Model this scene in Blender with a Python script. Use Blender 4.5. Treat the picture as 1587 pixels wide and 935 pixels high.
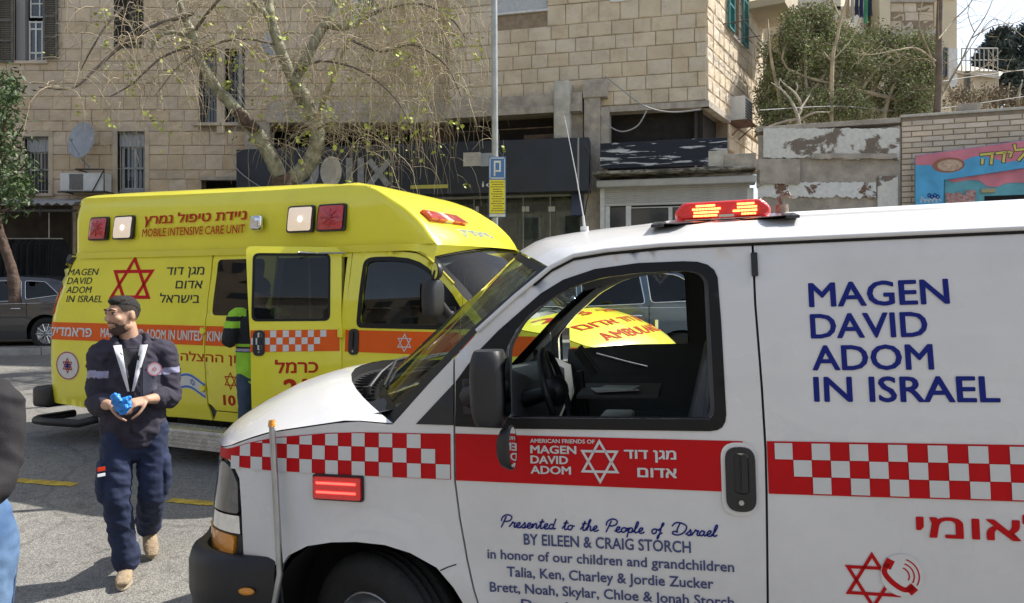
import bpy, bmesh, math, random
import numpy as np
from mathutils import Vector, Matrix
from mathutils.geometry import delaunay_2d_cdt
sc = bpy.context.scene
for o in list(bpy.data.objects):
    bpy.data.objects.remove(o)
R = math.radians
# ------------------------------------------------------------------ camera
FPX, CPX, HOR, EYE = 1200.0, 793.5, 450.0, 1.75
cd = bpy.data.cameras.new('camera')
cam = bpy.data.objects.new('camera', cd)
sc.collection.objects.link(cam)
cam.location = (0, 0, EYE)
cam.rotation_euler = (R(90), 0, 0)
cd.sensor_width = 36
cd.lens = FPX / 1587 * 36
cd.shift_y = -(467.5 - HOR) / 1587
cd.clip_start = .05
cd.clip_end = 3000
sc.camera = cam
# ------------------------------------------------------------------ sky and sun
SUN = Vector((.92, .37, 0)).normalized() * math.cos(R(50)) + Vector((0, 0, math.sin(R(50))))
w = bpy.data.worlds.new('World')
sc.world = w
w.use_nodes = True
nt = w.node_tree
sky = nt.nodes.new('ShaderNodeTexSky')
sky.sky_type = 'NISHITA'
sky.sun_disc = False
sky.sun_elevation = R(50)
sky.sun_rotation = math.atan2(SUN.x, SUN.y)
sky.air_density = 1.0
sky.dust_density = 1.1
sky.ozone_density = 1.0
bg = nt.nodes['Background']
hs = nt.nodes.new('ShaderNodeHueSaturation')
hs.inputs['Saturation'].default_value = .62
nt.links.new(sky.outputs[0], hs.inputs['Color'])
nt.links.new(hs.outputs[0], bg.inputs[0])
bg.inputs[1].default_value = .135
sl = bpy.data.lights.new('sun', 'SUN')
sl.energy = 4.3
sl.angle = R(.5)
sl.color = (1, .95, .87)
so = bpy.data.objects.new('sun', sl)
sc.collection.objects.link(so)
so.location = (20, 10, 40)
so.rotation_euler = SUN.to_track_quat('Z', 'Y').to_euler()
sc.view_settings.view_transform = 'Standard'
sc.view_settings.look = 'None'
sc.view_settings.exposure = .74
sc.view_settings.gamma = 1
try:
    sc.cycles.max_bounces = 8
    sc.cycles.transparent_max_bounces = 16
    sc.cycles.caustics_reflective = False
    sc.cycles.caustics_refractive = False
except Exception:
    pass
# ------------------------------------------------------------------ helpers
COL = sc.collection
rnd = random.Random(7)
V = Vector

def P(px, py, Y):
    """world point at depth Y seen at photo pixel (authoring aid)"""
    return V(((px - CPX) / FPX * Y, Y, EYE - (py - HOR) / FPX * Y))

def zg(x, y):
    y = min(max(y, 3.8), 15.5)
    x = min(max(x, -22), 16)
    return .02 * x + .065 * (y - 3.8) - .02

def tag(o, label=None, cat=None, group=None, kind=None):
    if label: o['label'] = label
    if cat: o['category'] = cat
    if group: o['group'] = group
    if kind: o['kind'] = kind
    return o

def empty(name, loc=(0, 0, 0), rz=0, label=None, cat=None, group=None, mat=None):
    o = bpy.data.objects.new(name, None)
    COL.objects.link(o)
    o.empty_display_size = .2
    if mat is not None:
        o.matrix_world = mat
    else:
        o.location = loc
        o.rotation_euler = (0, 0, rz)
    return tag(o, label, cat, group)

def copy_tree(o, parent=None):
    c = o.copy()
    COL.objects.link(c)
    if parent: c.parent = parent
    for ch in list(o.children):
        copy_tree(ch, c)
    return c

class MB:
    def __init__(s):
        s.v = []; s.f = []; s.sm = []; s.mi = []; s.tone = []; s.m = 0
    def add(s, vs, fs, smooth=False, tone=0):
        b = len(s.v)
        s.v += [tuple(p) for p in vs]
        for f in fs:
            s.f.append([i + b for i in f]); s.sm.append(smooth); s.mi.append(s.m); s.tone.append(tone)
        return s
    def box(s, c, d, rot=None, bev=0, tone=0):
        hx, hy, hz = d[0] / 2, d[1] / 2, d[2] / 2
        c = V(c)
        M = rot if rot is not None else Matrix.Identity(3)
        if bev:
            bm = bmesh.new()
            bmesh.ops.create_cube(bm, size=1)
            bmesh.ops.scale(bm, vec=d, verts=bm.verts)
            bmesh.ops.bevel(bm, geom=bm.edges[:], offset=bev, segments=2, affect='EDGES', profile=.5)
            vs = [M @ v.co + c for v in bm.verts]
            fs = [[v.index for v in f.verts] for f in bm.faces]
            bm.free()
            return s.add(vs, fs, True if bev > .01 else False, tone)
        vs = [M @ V((x * hx, y * hy, z * hz)) + c for x in (-1, 1) for y in (-1, 1) for z in (-1, 1)]
        return s.add(vs, [(0, 1, 3, 2), (4, 6, 7, 5), (0, 4, 5, 1), (2, 3, 7, 6), (0, 2, 6, 4), (1, 5, 7, 3)], False, tone)
    def tube(s, pts, r, n=8, cap=True, smooth=True, squash=None):
        pts = [V(p) for p in pts]
        if not hasattr(r, '__len__'): r = [r] * len(pts)
        vs = []; fs = []; prev = None
        for i, p in enumerate(pts):
            a = pts[max(i - 1, 0)]; b = pts[min(i + 1, len(pts) - 1)]
            t = (b - a)
            if t.length < 1e-9: t = V((0, 0, 1))
            t.normalize()
            if prev is None:
                u = t.cross(V((0, 0, 1)) if abs(t.z) < .9 else V((1, 0, 0))).normalized()
            else:
                u = (prev - t * prev.dot(t))
                u = u.normalized() if u.length > 1e-6 else t.orthogonal().normalized()
            prev = u
            w_ = t.cross(u)
            for k in range(n):
                an = 2 * math.pi * k / n
                q = u * math.cos(an) + w_ * math.sin(an)
                vs.append(p + q * r[i])
        for i in range(len(pts) - 1):
            for k in range(n):
                k2 = (k + 1) % n
                fs.append((i * n + k, i * n + k2, (i + 1) * n + k2, (i + 1) * n + k))
        s.add(vs, fs, smooth)
        if cap:
            s.add(vs[:n], [tuple(range(n))[::-1]]); s.add(vs[-n:], [tuple(range(n))])
        return s
    def cyl(s, a, b, r, n=16, r2=None, smooth=True):
        return s.tube([a, b], [r, r if r2 is None else r2], n, True, smooth)
    def lathe(s, prof, M=None, n=24, smooth=True):
        """profile of (radius, height) turned round z"""
        M = M or Matrix.Identity(4)
        vs = [M @ V((r * math.cos(2 * math.pi * k / n), r * math.sin(2 * math.pi * k / n), h)) for r, h in prof for k in range(n)]
        fs = [(i * n + k, i * n + (k + 1) % n, (i + 1) * n + (k + 1) % n, (i + 1) * n + k) for i in range(len(prof) - 1) for k in range(n)]
        return s.add(vs, fs, smooth)
    def prism(s, poly, d, M=None, smooth=False):
        """polygon in xy pushed from z=0 to z=d"""
        M = M or Matrix.Identity(4)
        n = len(poly)
        vs = [M @ V((x, y, 0)) for x, y in poly] + [M @ V((x, y, d)) for x, y in poly]
        fs = [tuple(range(n))[::-1], tuple(range(n, 2 * n))]
        s.add(vs, fs)
        s.add(vs, [(i, (i + 1) % n, (i + 1) % n + n, i + n) for i in range(n)], smooth)
        return s
    def ball(s, c, r, n=12, m=8):
        if not hasattr(r, '__len__'): r = (r, r, r)
        vs = [V(c) + V((r[0] * math.sin(math.pi * j / m) * math.cos(2 * math.pi * k / n), r[1] * math.sin(math.pi * j / m) * math.sin(2 * math.pi * k / n), r[2] * math.cos(math.pi * j / m))) for j in range(m + 1) for k in range(n)]
        fs = [(j * n + k, (j + 1) * n + k, (j + 1) * n + (k + 1) % n, j * n + (k + 1) % n) for j in range(m) for k in range(n)]
        return s.add(vs, fs, True)
    def grid(s, fn, us, vs_, smooth=True, flip=False):
        vv = [fn(u, v) for u in us for v in vs_]
        n = len(vs_)
        fs = []
        for i in range(len(us) - 1):
            for j in range(n - 1):
                f = (i * n + j, (i + 1) * n + j, (i + 1) * n + j + 1, i * n + j + 1)
                fs.append(f[::-1] if flip else f)
        return s.add(vv, fs, smooth)
    def build(s, name, mats, parent=None, weld=False):
        me = bpy.data.meshes.new(name)
        me.from_pydata(s.v, [], s.f)
        if not isinstance(mats, (list, tuple)): mats = [mats]
        for m in mats: me.materials.append(m)
        me.polygons.foreach_set('use_smooth', s.sm)
        me.polygons.foreach_set('material_index', s.mi)
        if any(s.tone):
            a = me.attributes.new('tone', 'FLOAT', 'FACE')
            a.data.foreach_set('value', s.tone)
        if weld:
            bm = bmesh.new(); bm.from_mesh(me)
            bmesh.ops.remove_doubles(bm, verts=bm.verts, dist=1e-4)
            bmesh.ops.recalc_face_normals(bm, faces=bm.faces)
            bm.to_mesh(me); bm.free()
        me.update()
        o = bpy.data.objects.new(name, me)
        COL.objects.link(o)
        if parent is not None: o.parent = parent
        return o

def lin(a, b, n): return [a + (b - a) * i / (n - 1) for i in range(n)]

def inpoly(x, y, poly):
    c = False; n = len(poly); j = n - 1
    for i in range(n):
        xi, yi = poly[i]; xj, yj = poly[j]
        if (yi > y) != (yj > y) and x < (xj - xi) * (y - yi) / (yj - yi) + xi: c = not c
        j = i
    return c

def densify(poly, step, closed=True):
    out = []
    n = len(poly)
    for i in range(n if closed else n - 1):
        a = poly[i]; b = poly[(i + 1) % n]
        d = math.hypot(b[0] - a[0], b[1] - a[1])
        k = max(1, int(math.ceil(d / step)))
        for j in range(k):
            out.append((a[0] + (b[0] - a[0]) * j / k, a[1] + (b[1] - a[1]) * j / k))
    if not closed: out.append(tuple(poly[-1]))
    return out

def rounded(poly, r, n=4):
    """polygon with its corners rounded"""
    out = []
    m = len(poly)
    rs = r if hasattr(r, '__len__') else [r] * m
    for i in range(m):
        p0 = V(poly[i - 1]); p1 = V(poly[i]); p2 = V(poly[(i + 1) % m])
        a = (p0 - p1); b = (p2 - p1)
        rr = min(rs[i], a.length * .45, b.length * .45)
        if rr < 1e-5:
            out.append(tuple(p1)); continue
        A = p1 + a.normalized() * rr; B = p1 + b.normalized() * rr
        for k in range(n + 1):
            t = k / n
            q = A * (1 - t) ** 2 + p1 * 2 * t * (1 - t) + B * t * t
            out.append(tuple(q))
    return out

def rect(x0, y0, x1, y1, r=0, n=4):
    p = [(x0, y0), (x1, y0), (x1, y1), (x0, y1)]
    return rounded(p, r, n) if r else p

def tri2d(outline, holes=(), step=.08, dens=None):
    o = densify(outline, dens or step)
    vs = [V(p) for p in o]
    ed = [(i, (i + 1) % len(o)) for i in range(len(o))]
    hs = []
    for h in holes:
        h = densify(h, dens or step)
        b = len(vs)
        vs += [V(p) for p in h]
        ed += [(b + i, b + (i + 1) % len(h)) for i in range(len(h))]
        hs.append(h)
    x0 = min(p[0] for p in o); x1 = max(p[0] for p in o); y0 = min(p[1] for p in o); y1 = max(p[1] for p in o)
    bnd = np.array([tuple(p) for p in vs])
    y = y0 + step / 2; row = 0
    while y < y1:
        x = x0 + (step / 2 if row % 2 else 0)
        while x < x1:
            if inpoly(x, y, o) and not any(inpoly(x, y, h) for h in hs):
                if np.min((bnd[:, 0] - x) ** 2 + (bnd[:, 1] - y) ** 2) > (step * .4) ** 2:
                    vs.append(V((x, y)))
            x += step
        y += step * .87; row += 1
    r = delaunay_2d_cdt(vs, ed, [], 0, 1e-6)
    vo, fo = r[0], r[2]
    F = []
    for f in fo:
        cx = sum(vo[i][0] for i in f) / 3; cy = sum(vo[i][1] for i in f) / 3
        if inpoly(cx, cy, o) and not any(inpoly(cx, cy, h) for h in hs):
            F.append(tuple(f))
    return [tuple(v) for v in vo], F, o, hs

def panel(mb, surf, outline, holes=(), step=.08, off=0.0, rim=0.0, flip=False, dens=None):
    """a skin cut from a curved surface: surf(u, v, off) -> point; rim > 0 turns its edges inward by that much"""
    vo, F, o, hs = tri2d(outline, holes, step, dens)
    vs = [surf(u, v, off) for u, v in vo]
    if flip: F = [f[::-1] for f in F]
    mb.add(vs, F, True)
    if rim:
        for loop in [o] + hs:
            n = len(loop)
            a = [surf(u, v, off) for u, v in loop]; b = [surf(u, v, off - rim) for u, v in loop]
            mb.add(a + b, [(i, (i + 1) % n, n + (i + 1) % n, n + i) for i in range(n)], False)
    return mb

_tc = {}
def _glyphs(s, shear=0.0, spacing=1.0):
    c = bpy.data.curves.new('lettering', 'FONT')
    c.body = s; c.shear = shear; c.space_character = spacing
    c.resolution_u = 3
    c.fill_mode = 'FRONT'
    o = bpy.data.objects.new('lettering', c)
    COL.objects.link(o)
    dg = bpy.context.evaluated_depsgraph_get()
    m = bpy.data.meshes.new_from_object(o.evaluated_get(dg))
    vs = [(v.co.x, v.co.y) for v in m.vertices]
    fs = [tuple(p.vertices) for p in m.polygons]
    bpy.data.objects.remove(o); bpy.data.curves.remove(c); bpy.data.meshes.remove(m)
    return vs, fs
def text2d(s, bold=0.0, shear=0.0, spacing=1.0):
    """triangles of a line of lettering; returns verts, faces, left and right edge"""
    k = (s, bold, shear, spacing)
    if k in _tc: return _tc[k]
    DAL = HEB['d']; TAV = HEB['T']
    if DAL in s or TAV in s:      # dalet and tav are put together from their two strokes
        vs = []; fs = []; x = 0
        for ch in s:
            base = min(v[0] for v in _glyphs('|')[0])
            adv = min(v[0] for v in _glyphs(ch + '|')[0] if True) if ch == ' ' else sorted(v[0] for v in _glyphs(ch + '|')[0])[-1] - max(v[0] for v in _glyphs('|')[0])
            if ch == ' ': adv = min(v[0] for v in _glyphs(' |')[0]) - base
            elif ch == DAL:
                b = len(vs)
                vs += [(x + p, q) for p, q in ((.317, 0), (.407, 0), (.407, .509), (.317, .509), (.01, .509), (.498, .509), (.498, .592), (.01, .592))]
                fs += [(b, b + 1, b + 2, b + 3), (b + 4, b + 5, b + 6, b + 7)]
            elif ch == TAV:
                from mathutils.geometry import tessellate_polygon
                for pl_ in ([(.497, 0), (.497, .385), (.49, .44), (.466, .482), (.43, .503), (.38, .509), (.226, .509), (.226, .592), (.386, .592), (.47, .583), (.538, .547), (.575, .49), (.587, .403), (.587, 0)],
                            [(.035, 0), (.035, .083), (.081, .083), (.122, .106), (.136, .175), (.136, .509), (.039, .509), (.039, .592), (.226, .592), (.226, .18), (.217, .10), (.191, .045), (.145, .01), (.076, 0)]):
                    b = len(vs); vs += [(x + p, q) for p, q in pl_]
                    fs += [tuple(i + b for i in t) for t in tessellate_polygon([[V((p, q, 0)) for p, q in pl_]])]
            else:
                gv, gf = _glyphs(ch); b = len(vs)
                vs += [(x + p, q) for p, q in gv]; fs += [tuple(i + b for i in f) for f in gf]
            x += adv
    else:
        vs, fs = _glyphs(s, shear, spacing)
    x0 = min(v[0] for v in vs); x1 = max(v[0] for v in vs)
    _tc[k] = (vs, fs, x0, x1)
    return _tc[k]

def lettering(mb, s, place, x, y, h, w=None, bold=0.0, shear=0.0, spacing=1.0, cap=.73, slope=0.0):
    """lettering laid on place(u, v); x, y = left end of the baseline, h = capital height, w = wanted width"""
    vs, fs, x0, x1 = text2d(s, 0.0, shear, spacing)
    ky = h / cap
    bx = bold * .9
    kx = ky if w is None else w / (x1 - x0 + 2 * bx)
    x += bx * kx
    sh = [(0, 0)] if bold <= 0 else [(-bx, 0), (bx, 0), (0, bx * .8), (0, -bx * .8), (-bx * .7, bx * .55), (bx * .7, -bx * .55), (bx * .7, bx * .55), (-bx * .7, -bx * .55)]
    for i, (dx, dy) in enumerate(sh):
        pts = []
        for a, b in vs:
            p = place(x + (a - x0 + dx) * kx, y + (b + dy) * ky + (a - x0) * kx * slope)
            pts.append(p)
        if i:
            q = place(x, y); n_ = (place(x + .01, y) - q).cross(place(x, y + .01) - q).normalized() * (.00008 * i)
            pts = [p + n_ for p in pts]
        mb.add(pts, fs, False)
    return mb
HEB = dict(zip('abgdhvzxtyKklMmNnsoFpCcqrST', '\u05d0\u05d1\u05d2\u05d3\u05d4\u05d5\u05d6\u05d7\u05d8\u05d9\u05da\u05db\u05dc\u05dd\u05de\u05df\u05e0\u05e1\u05e2\u05e3\u05e4\u05e5\u05e6\u05e7\u05e8\u05e9\u05ea'))
def heb(s):
    """Hebrew line, written in visual order (right-to-left text reversed)"""
    return ''.join(HEB.get(c, c) for c in s)[::-1]

# ------------------------------------------------------------------ materials
def mat(name, col=(.5, .5, .5), rough=.6, metal=0, coat=0, var=0, vscale=8, bump=0, bscale=60, spec=.5, emit=None, estr=0, dirt=0, trans=0, rvar=0, col2=None, tone=0, detail=4, world=False):
    m = bpy.data.materials.new(name)
    m.use_nodes = True
    nt = m.node_tree
    b = nt.nodes['Principled BSDF']
    b.inputs['Base Color'].default_value = (*col, 1)
    b.inputs['Roughness'].default_value = rough
    b.inputs['Metallic'].default_value = metal
    b.inputs['Coat Weight'].default_value = coat
    b.inputs['Coat Roughness'].default_value = .04
    b.inputs['Specular IOR Level'].default_value = spec
    b.inputs['Transmission Weight'].default_value = trans
    if emit:
        b.inputs['Emission Color'].default_value = (*emit, 1)
        b.inputs['Emission Strength'].default_value = estr
    L = nt.links.new
    if var or bump or dirt or tone or rvar:
        tc = nt.nodes.new('ShaderNodeTexCoord')
        if world:
            class _W: pass
            gw = nt.nodes.new('ShaderNodeNewGeometry'); tc = _W(); tc.outputs = {'Object': gw.outputs['Position']}
        if var or rvar:
            n = nt.nodes.new('ShaderNodeTexNoise'); n.inputs['Scale'].default_value = vscale; n.inputs['Detail'].default_value = detail
            L(tc.outputs['Object'], n.inputs['Vector'])
        src = None
        if var or tone:
            cr = nt.nodes.new('ShaderNodeMix'); cr.data_type = 'RGBA'
            c2 = col2 or tuple(min(1, c * (1 + var)) for c in col)
            c1 = col if col2 else tuple(c * (1 - var) for c in col)
            cr.inputs[6].default_value = (*c1, 1); cr.inputs[7].default_value = (*c2, 1)
            if var:
                mr = nt.nodes.new('ShaderNodeMapRange'); mr.inputs[1].default_value = .3; mr.inputs[2].default_value = .7
                L(n.outputs[0], mr.inputs[0]); L(mr.outputs[0], cr.inputs[0])
            src = cr.outputs[2]
        if tone:
            oi = nt.nodes.new('ShaderNodeObjectInfo'); at = nt.nodes.new('ShaderNodeAttribute'); at.attribute_name = 'tone'
            ad = nt.nodes.new('ShaderNodeMath'); ad.operation = 'ADD'
            L(oi.outputs['Random'], ad.inputs[0]); L(at.outputs['Fac'], ad.inputs[1])
            fr = nt.nodes.new('ShaderNodeMath'); fr.operation = 'FRACT'; L(ad.outputs[0], fr.inputs[0])
            hs = nt.nodes.new('ShaderNodeHueSaturation')
            mr2 = nt.nodes.new('ShaderNodeMapRange'); mr2.inputs[3].default_value = 1 - tone; mr2.inputs[4].default_value = 1 + tone
            L(fr.outputs[0], mr2.inputs[0]); L(mr2.outputs[0], hs.inputs['Value'])
            m3 = nt.nodes.new('ShaderNodeMath'); m3.operation = 'MULTIPLY'; m3.inputs[1].default_value = 7.31; L(fr.outputs[0], m3.inputs[0])
            f3 = nt.nodes.new('ShaderNodeMath'); f3.operation = 'FRACT'; L(m3.outputs[0], f3.inputs[0])
            mr3 = nt.nodes.new('ShaderNodeMapRange'); mr3.inputs[3].default_value = .86; mr3.inputs[4].default_value = 1.12
            L(f3.outputs[0], mr3.inputs[0]); L(mr3.outputs[0], hs.inputs['Saturation'])
            L(src, hs.inputs['Color']); src = hs.outputs[0]
        if dirt:
            nd = nt.nodes.new('ShaderNodeTexNoise'); nd.inputs['Scale'].default_value = 2.3; nd.inputs['Detail'].default_value = 9; nd.inputs['Roughness'].default_value = .7
            L(tc.outputs['Object'], nd.inputs['Vector'])
            mr = nt.nodes.new('ShaderNodeMapRange'); mr.inputs[1].default_value = .48; mr.inputs[2].default_value = .75; mr.inputs[4].default_value = dirt
            L(nd.outputs[0], mr.inputs[0])
            mx = nt.nodes.new('ShaderNodeMix'); mx.data_type = 'RGBA'
            L(mr.outputs[0], mx.inputs[0])
            if src: L(src, mx.inputs[6])
            else: mx.inputs[6].default_value = (*col, 1)
            mx.inputs[7].default_value = (*[c * .35 + .02 for c in col], 1)
            src = mx.outputs[2]
        if src: L(src, b.inputs['Base Color'])
        if rvar:
            mr = nt.nodes.new('ShaderNodeMapRange'); mr.inputs[3].default_value = max(.02, rough - rvar); mr.inputs[4].default_value = rough + rvar
            L(n.outputs[0], mr.inputs[0]); L(mr.outputs[0], b.inputs['Roughness'])
        if bump:
            nb = nt.nodes.new('ShaderNodeTexNoise'); nb.inputs['Scale'].default_value = bscale; nb.inputs['Detail'].default_value = 5
            L(tc.outputs['Object'], nb.inputs['Vector'])
            bp = nt.nodes.new('ShaderNodeBump'); bp.inputs['Strength'].default_value = bump; bp.inputs['Distance'].default_value = .02
            L(nb.outputs[0], bp.inputs['Height']); L(bp.outputs[0], b.inputs['Normal'])
    return m

def glass_mat(name, tint=(.8, .85, .83), ior=1.5, refl=1.0):
    m = bpy.data.materials.new(name)
    m.use_nodes = True
    nt = m.node_tree
    nt.nodes.remove(nt.nodes['Principled BSDF'])
    t = nt.nodes.new('ShaderNodeBsdfTransparent'); t.inputs[0].default_value = (*tint, 1)
    g = nt.nodes.new('ShaderNodeBsdfGlossy'); g.inputs['Roughness'].default_value = .015
    fr = nt.nodes.new('ShaderNodeFresnel'); fr.inputs[0].default_value = ior
    mx = nt.nodes.new('ShaderNodeMixShader')
    mm = nt.nodes.new('ShaderNodeMath'); mm.operation = 'MULTIPLY'; mm.inputs[1].default_value = refl
    geo = nt.nodes.new('ShaderNodeNewGeometry')
    L = nt.links.new
    mi = nt.nodes.new('ShaderNodeMapRange'); mi.inputs[3].default_value = ior; mi.inputs[4].default_value = 1 / ior; L(geo.outputs['Backfacing'], mi.inputs[0]); L(mi.outputs[0], fr.inputs[0])
    L(fr.outputs[0], mm.inputs[0]); L(mm.outputs[0], mx.inputs[0]); L(t.outputs[0], mx.inputs[1]); L(g.outputs[0], mx.inputs[2])
    L(mx.outputs[0], nt.nodes['Material Output'].inputs[0])
    return m

M = {}
M['white'] = mat('white_paint', (.75, .745, .735), .28, coat=.6, var=.03, vscale=1.6, rvar=.07, dirt=.16, bump=.035, bscale=2.2)
M['yellow'] = mat('yellow_paint', (.86, .79, .04), .3, coat=.6, var=.03, vscale=1.6, rvar=.07, dirt=.10, bump=.035, bscale=2.2)
M['red'] = mat('red_film', (.55, .004, .008), .45, spec=.2, var=.06, vscale=5)
M['orange'] = mat('orange_film', (.80, .12, .010), .45, spec=.25, var=.05, vscale=5)
M['film_white'] = mat('white_film', (.66, .67, .66), .35, var=.04, vscale=5)
M['navy_film'] = mat('navy_film', (.012, .022, .20), .5, spec=.15)
M['darkred_film'] = mat('dark_red_film', (.48, .035, .012), .5, spec=.15)
M['ink'] = mat('dark_lettering', (.025, .035, .05), .5, spec=.15)
M['bluefilm'] = mat('blue_film', (.04, .15, .5), .4)
M['black_plastic'] = mat('black_plastic', (.018, .018, .02), .42, bump=.15, bscale=400, var=.1, vscale=20)
M['black_trim'] = mat('black_trim', (.006, .006, .007), .4, spec=.3)
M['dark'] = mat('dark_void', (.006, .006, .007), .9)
M['interior'] = mat('dark_grey_interior', (.10, .102, .108), .7, bump=.2, bscale=200)
M['seat'] = mat('dark_seat_fabric', (.15, .155, .17), .9, bump=.3, bscale=300, var=.15, vscale=12)
M['tyre'] = mat('tyre_rubber', (.014, .014, .014), .75, bump=.3, bscale=120, var=.3, vscale=30)
M['chrome'] = mat('chrome', (.75, .76, .78), .08, metal=1)
M['steel'] = mat('steel', (.42, .43, .44), .35, metal=1, var=.15, vscale=12, rvar=.1)
M['alu'] = mat('checker_plate_aluminium', (.55, .55, .54), .38, metal=.85, var=.2, vscale=14)
M['redlens'] = mat('red_lens', (.55, .01, .015), .12, coat=1, var=.3, vscale=40, bump=.5, bscale=150)
M['redlit'] = mat('lit_red_lens', (.6, .01, .01), .12, coat=1, emit=(1, .02, .015), estr=.10, bump=.3, bscale=120)
M['ledrow'] = mat('lit_red_led', (1, .1, .05), .3, emit=(1, .20, .05), estr=4.5)
M['ledred'] = mat('lit_red_led_row', (1, .1, .1), .3, emit=(1, .06, .04), estr=2.2)
M['amberlens'] = mat('amber_lens', (.95, .36, .02), .15, coat=1, bump=.6, bscale=160)
M['clearlens'] = mat('white_lens', (.75, .66, .58), .2, coat=1, bump=.4, bscale=120)
M['clearlit'] = mat('lit_white_lens', (.8, .7, .6), .2, coat=1, emit=(1, .75, .5), estr=.25, bump=.4, bscale=120)
M['bulb'] = mat('warm_bulb', (1, .85, .6), .3, emit=(1, .8, .55), estr=2.5)
M['smoke'] = mat('smoked_headlight', (.05, .055, .06), .08, coat=1, spec=.8, var=.4, vscale=9)
M['glass'] = glass_mat('clear_glass', (.82, .88, .85), 1.5, 1.0)
M['tint'] = glass_mat('tinted_glass', (.12, .14, .15), 1.55, 1.1)
M['tint2'] = glass_mat('windshield_glass', (.60, .70, .64), 1.52, 1.0)
M['mirror'] = mat('mirror_glass', (.8, .82, .85), .03, metal=1)
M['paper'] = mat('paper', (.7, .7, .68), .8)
# ------------------------------------------------------------------ the two vans share one body shape
def ip(x, xs, ys): return float(np.interp(x, xs, ys))
def prof(z): return ip(z, [.3, .5, .7, .9, 1.1, 1.25, 1.5, 1.75, 1.9, 2.0], [.95, .98, .995, 1.0, .995, .985, .955, .91, .88, .85])
CR = .33          # plan radius of the front corner
def width_at(x, z):
    y = prof(z)
    if x > .9: y -= .07 * ((min(x, 2.02) - .9) / 1.2) ** 2
    return y
def side_xy(u, z, off=0.0):
    """plan position of the skin: u runs along the flank, then round the corners"""
    if u <= 2.02:
        if u > -3.72:
            y = width_at(u, z) + off
            # flare round the wheels
            for cx in (1.45, -2.60):
                d = math.hypot(u - cx, (z - .33) * (1.0 if z > .33 else .6))
                y += .022 * math.exp(-((d - .50) / .07) ** 2) if z < .95 else 0
            if u < -.13 and u > -3.5 and z > 1.28: y -= .009 * min(1, max(0, (-.13 - u) / .05)) * min(1, max(0, (z - 1.31) / .05)) * min(1, max(0, (1.84 - z) / .05)) * min(1, (u + 3.5) / .05)
            return u, y
        a = min((-3.72 - u) / .22, math.pi / 2)
        wy = width_at(u, z)
        x = -3.72 - (.22 + off) * math.sin(a)
        y = wy - .22 + (.22 + off) * math.cos(a)
        rest = (-3.72 - u) - .22 * math.pi / 2
        if rest > 0: y -= rest
        if z > 1.25: x += .0 + .42 * ((z - 1.25) / .77) ** 1.6 * min(1, (-3.60 - u) / .2) * .72
        return x, y
    w0 = width_at(2.02, z)
    a = min((u - 2.02) / CR, math.pi / 2)
    x = 2.02 + (CR + off) * math.sin(a)
    y = w0 - CR + (CR + off) * math.cos(a)
    rest = (u - 2.02) - CR * math.pi / 2
    if rest > 0:
        y -= rest
        x = 2.35 + off + .19 * (1 - (max(y, 0) / (w0 - CR)) ** 2)
    x -= .16 * max(0, z - .8) * min(1, (u - 2.02) / .3)
    return x, y
def side(sgn):
    def S(u, z, off=0.0):
        x, y = side_xy(u, z, off)
        return V((x, sgn * y, z))
    return S
WIN_FAR = rounded([(1.045, 1.30), (1.045, 1.50), (.93, 1.625), (.77, 1.758), (.64, 1.825), (.5, 1.862), (.32, 1.868), (.27, 1.85), (.262, 1.33), (.28, 1.302)], .03, 3)
GUT = ([-9, .2, .3, .503, .626, .713, .85, 1.0, 1.09], [1.925, 1.925, 1.924, 1.913, 1.898, 1.857, 1.75, 1.622, 1.53])
def gutz(x): return ip(x, *GUT)
ARCH_F = [(1.875, .40), (1.875, .60), (1.855, .685), (1.816, .735), (1.723, .782), (1.61, .806), (1.501, .815), (1.376, .811), (1.27, .787), (1.164, .738), (1.10, .665), (1.062, .6), (1.03, .5), (1.015, .36)]
WIN_OUT = [(1.258, 1.272), (1.087, 1.439), (.998, 1.546), (.915, 1.627), (.75, 1.764), (.665, 1.812), (.545, 1.848), (.384, 1.864), (.22, 1.864), (.17, 1.860), (.135, 1.848), (.112, 1.828), (.101, 1.80), (.094, 1.64), (.088, 1.32), (.092, 1.295), (.103, 1.276), (.12, 1.266), (.145, 1.262), (.85, 1.262), (1.086, 1.268)]
WIN_IN = rounded([(.885, 1.30), (.885, 1.56), (.83, 1.655), (.73, 1.735), (.645, 1.778), (.53, 1.812), (.38, 1.828), (.20, 1.828), (.155, 1.815), (.135, 1.79), (.127, 1.33), (.14, 1.302)], .03, 3)
FRONT_SEAM = [(1.09, 1.53), (1.088, 1.27), (1.088, 1.064), (1.073, .932), (1.048, .772), (1.022, .66), (.995, .57), (.985, .36)]
CREASE = ([1.33, 1.53, 1.9, 2.15, 2.4, 2.8], [1.272, 1.283, 1.228, 1.158, 1.13, 1.12])
def hood_pt(r, t, off=0.0):
    """r: 0 at the cowl, 1 at the nose; t: -1..1 across"""
    at = abs(t)
    # follow the flank's plan curve for the outer edge
    ue = 1.34 + r * (2.42 - 1.34)
    ze = ip(ue, *CREASE)
    xe, ye = side_xy(ue, ze)
    xc = (1.87 + r * (2.62 - 1.87))
    k = at ** 3.0
    x = xc * (1 - at ** 2.2) + xe * at ** 2.2
    zc = ip(xc, [1.87, 2.0, 2.16, 2.3, 2.44, 2.54, 2.62], [1.43, 1.408, 1.362, 1.295, 1.215, 1.13, 1.05])
    z = zc + (ze - zc) * at ** 2.4
    y = t * ye
    return V((x, y, z + off))
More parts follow.
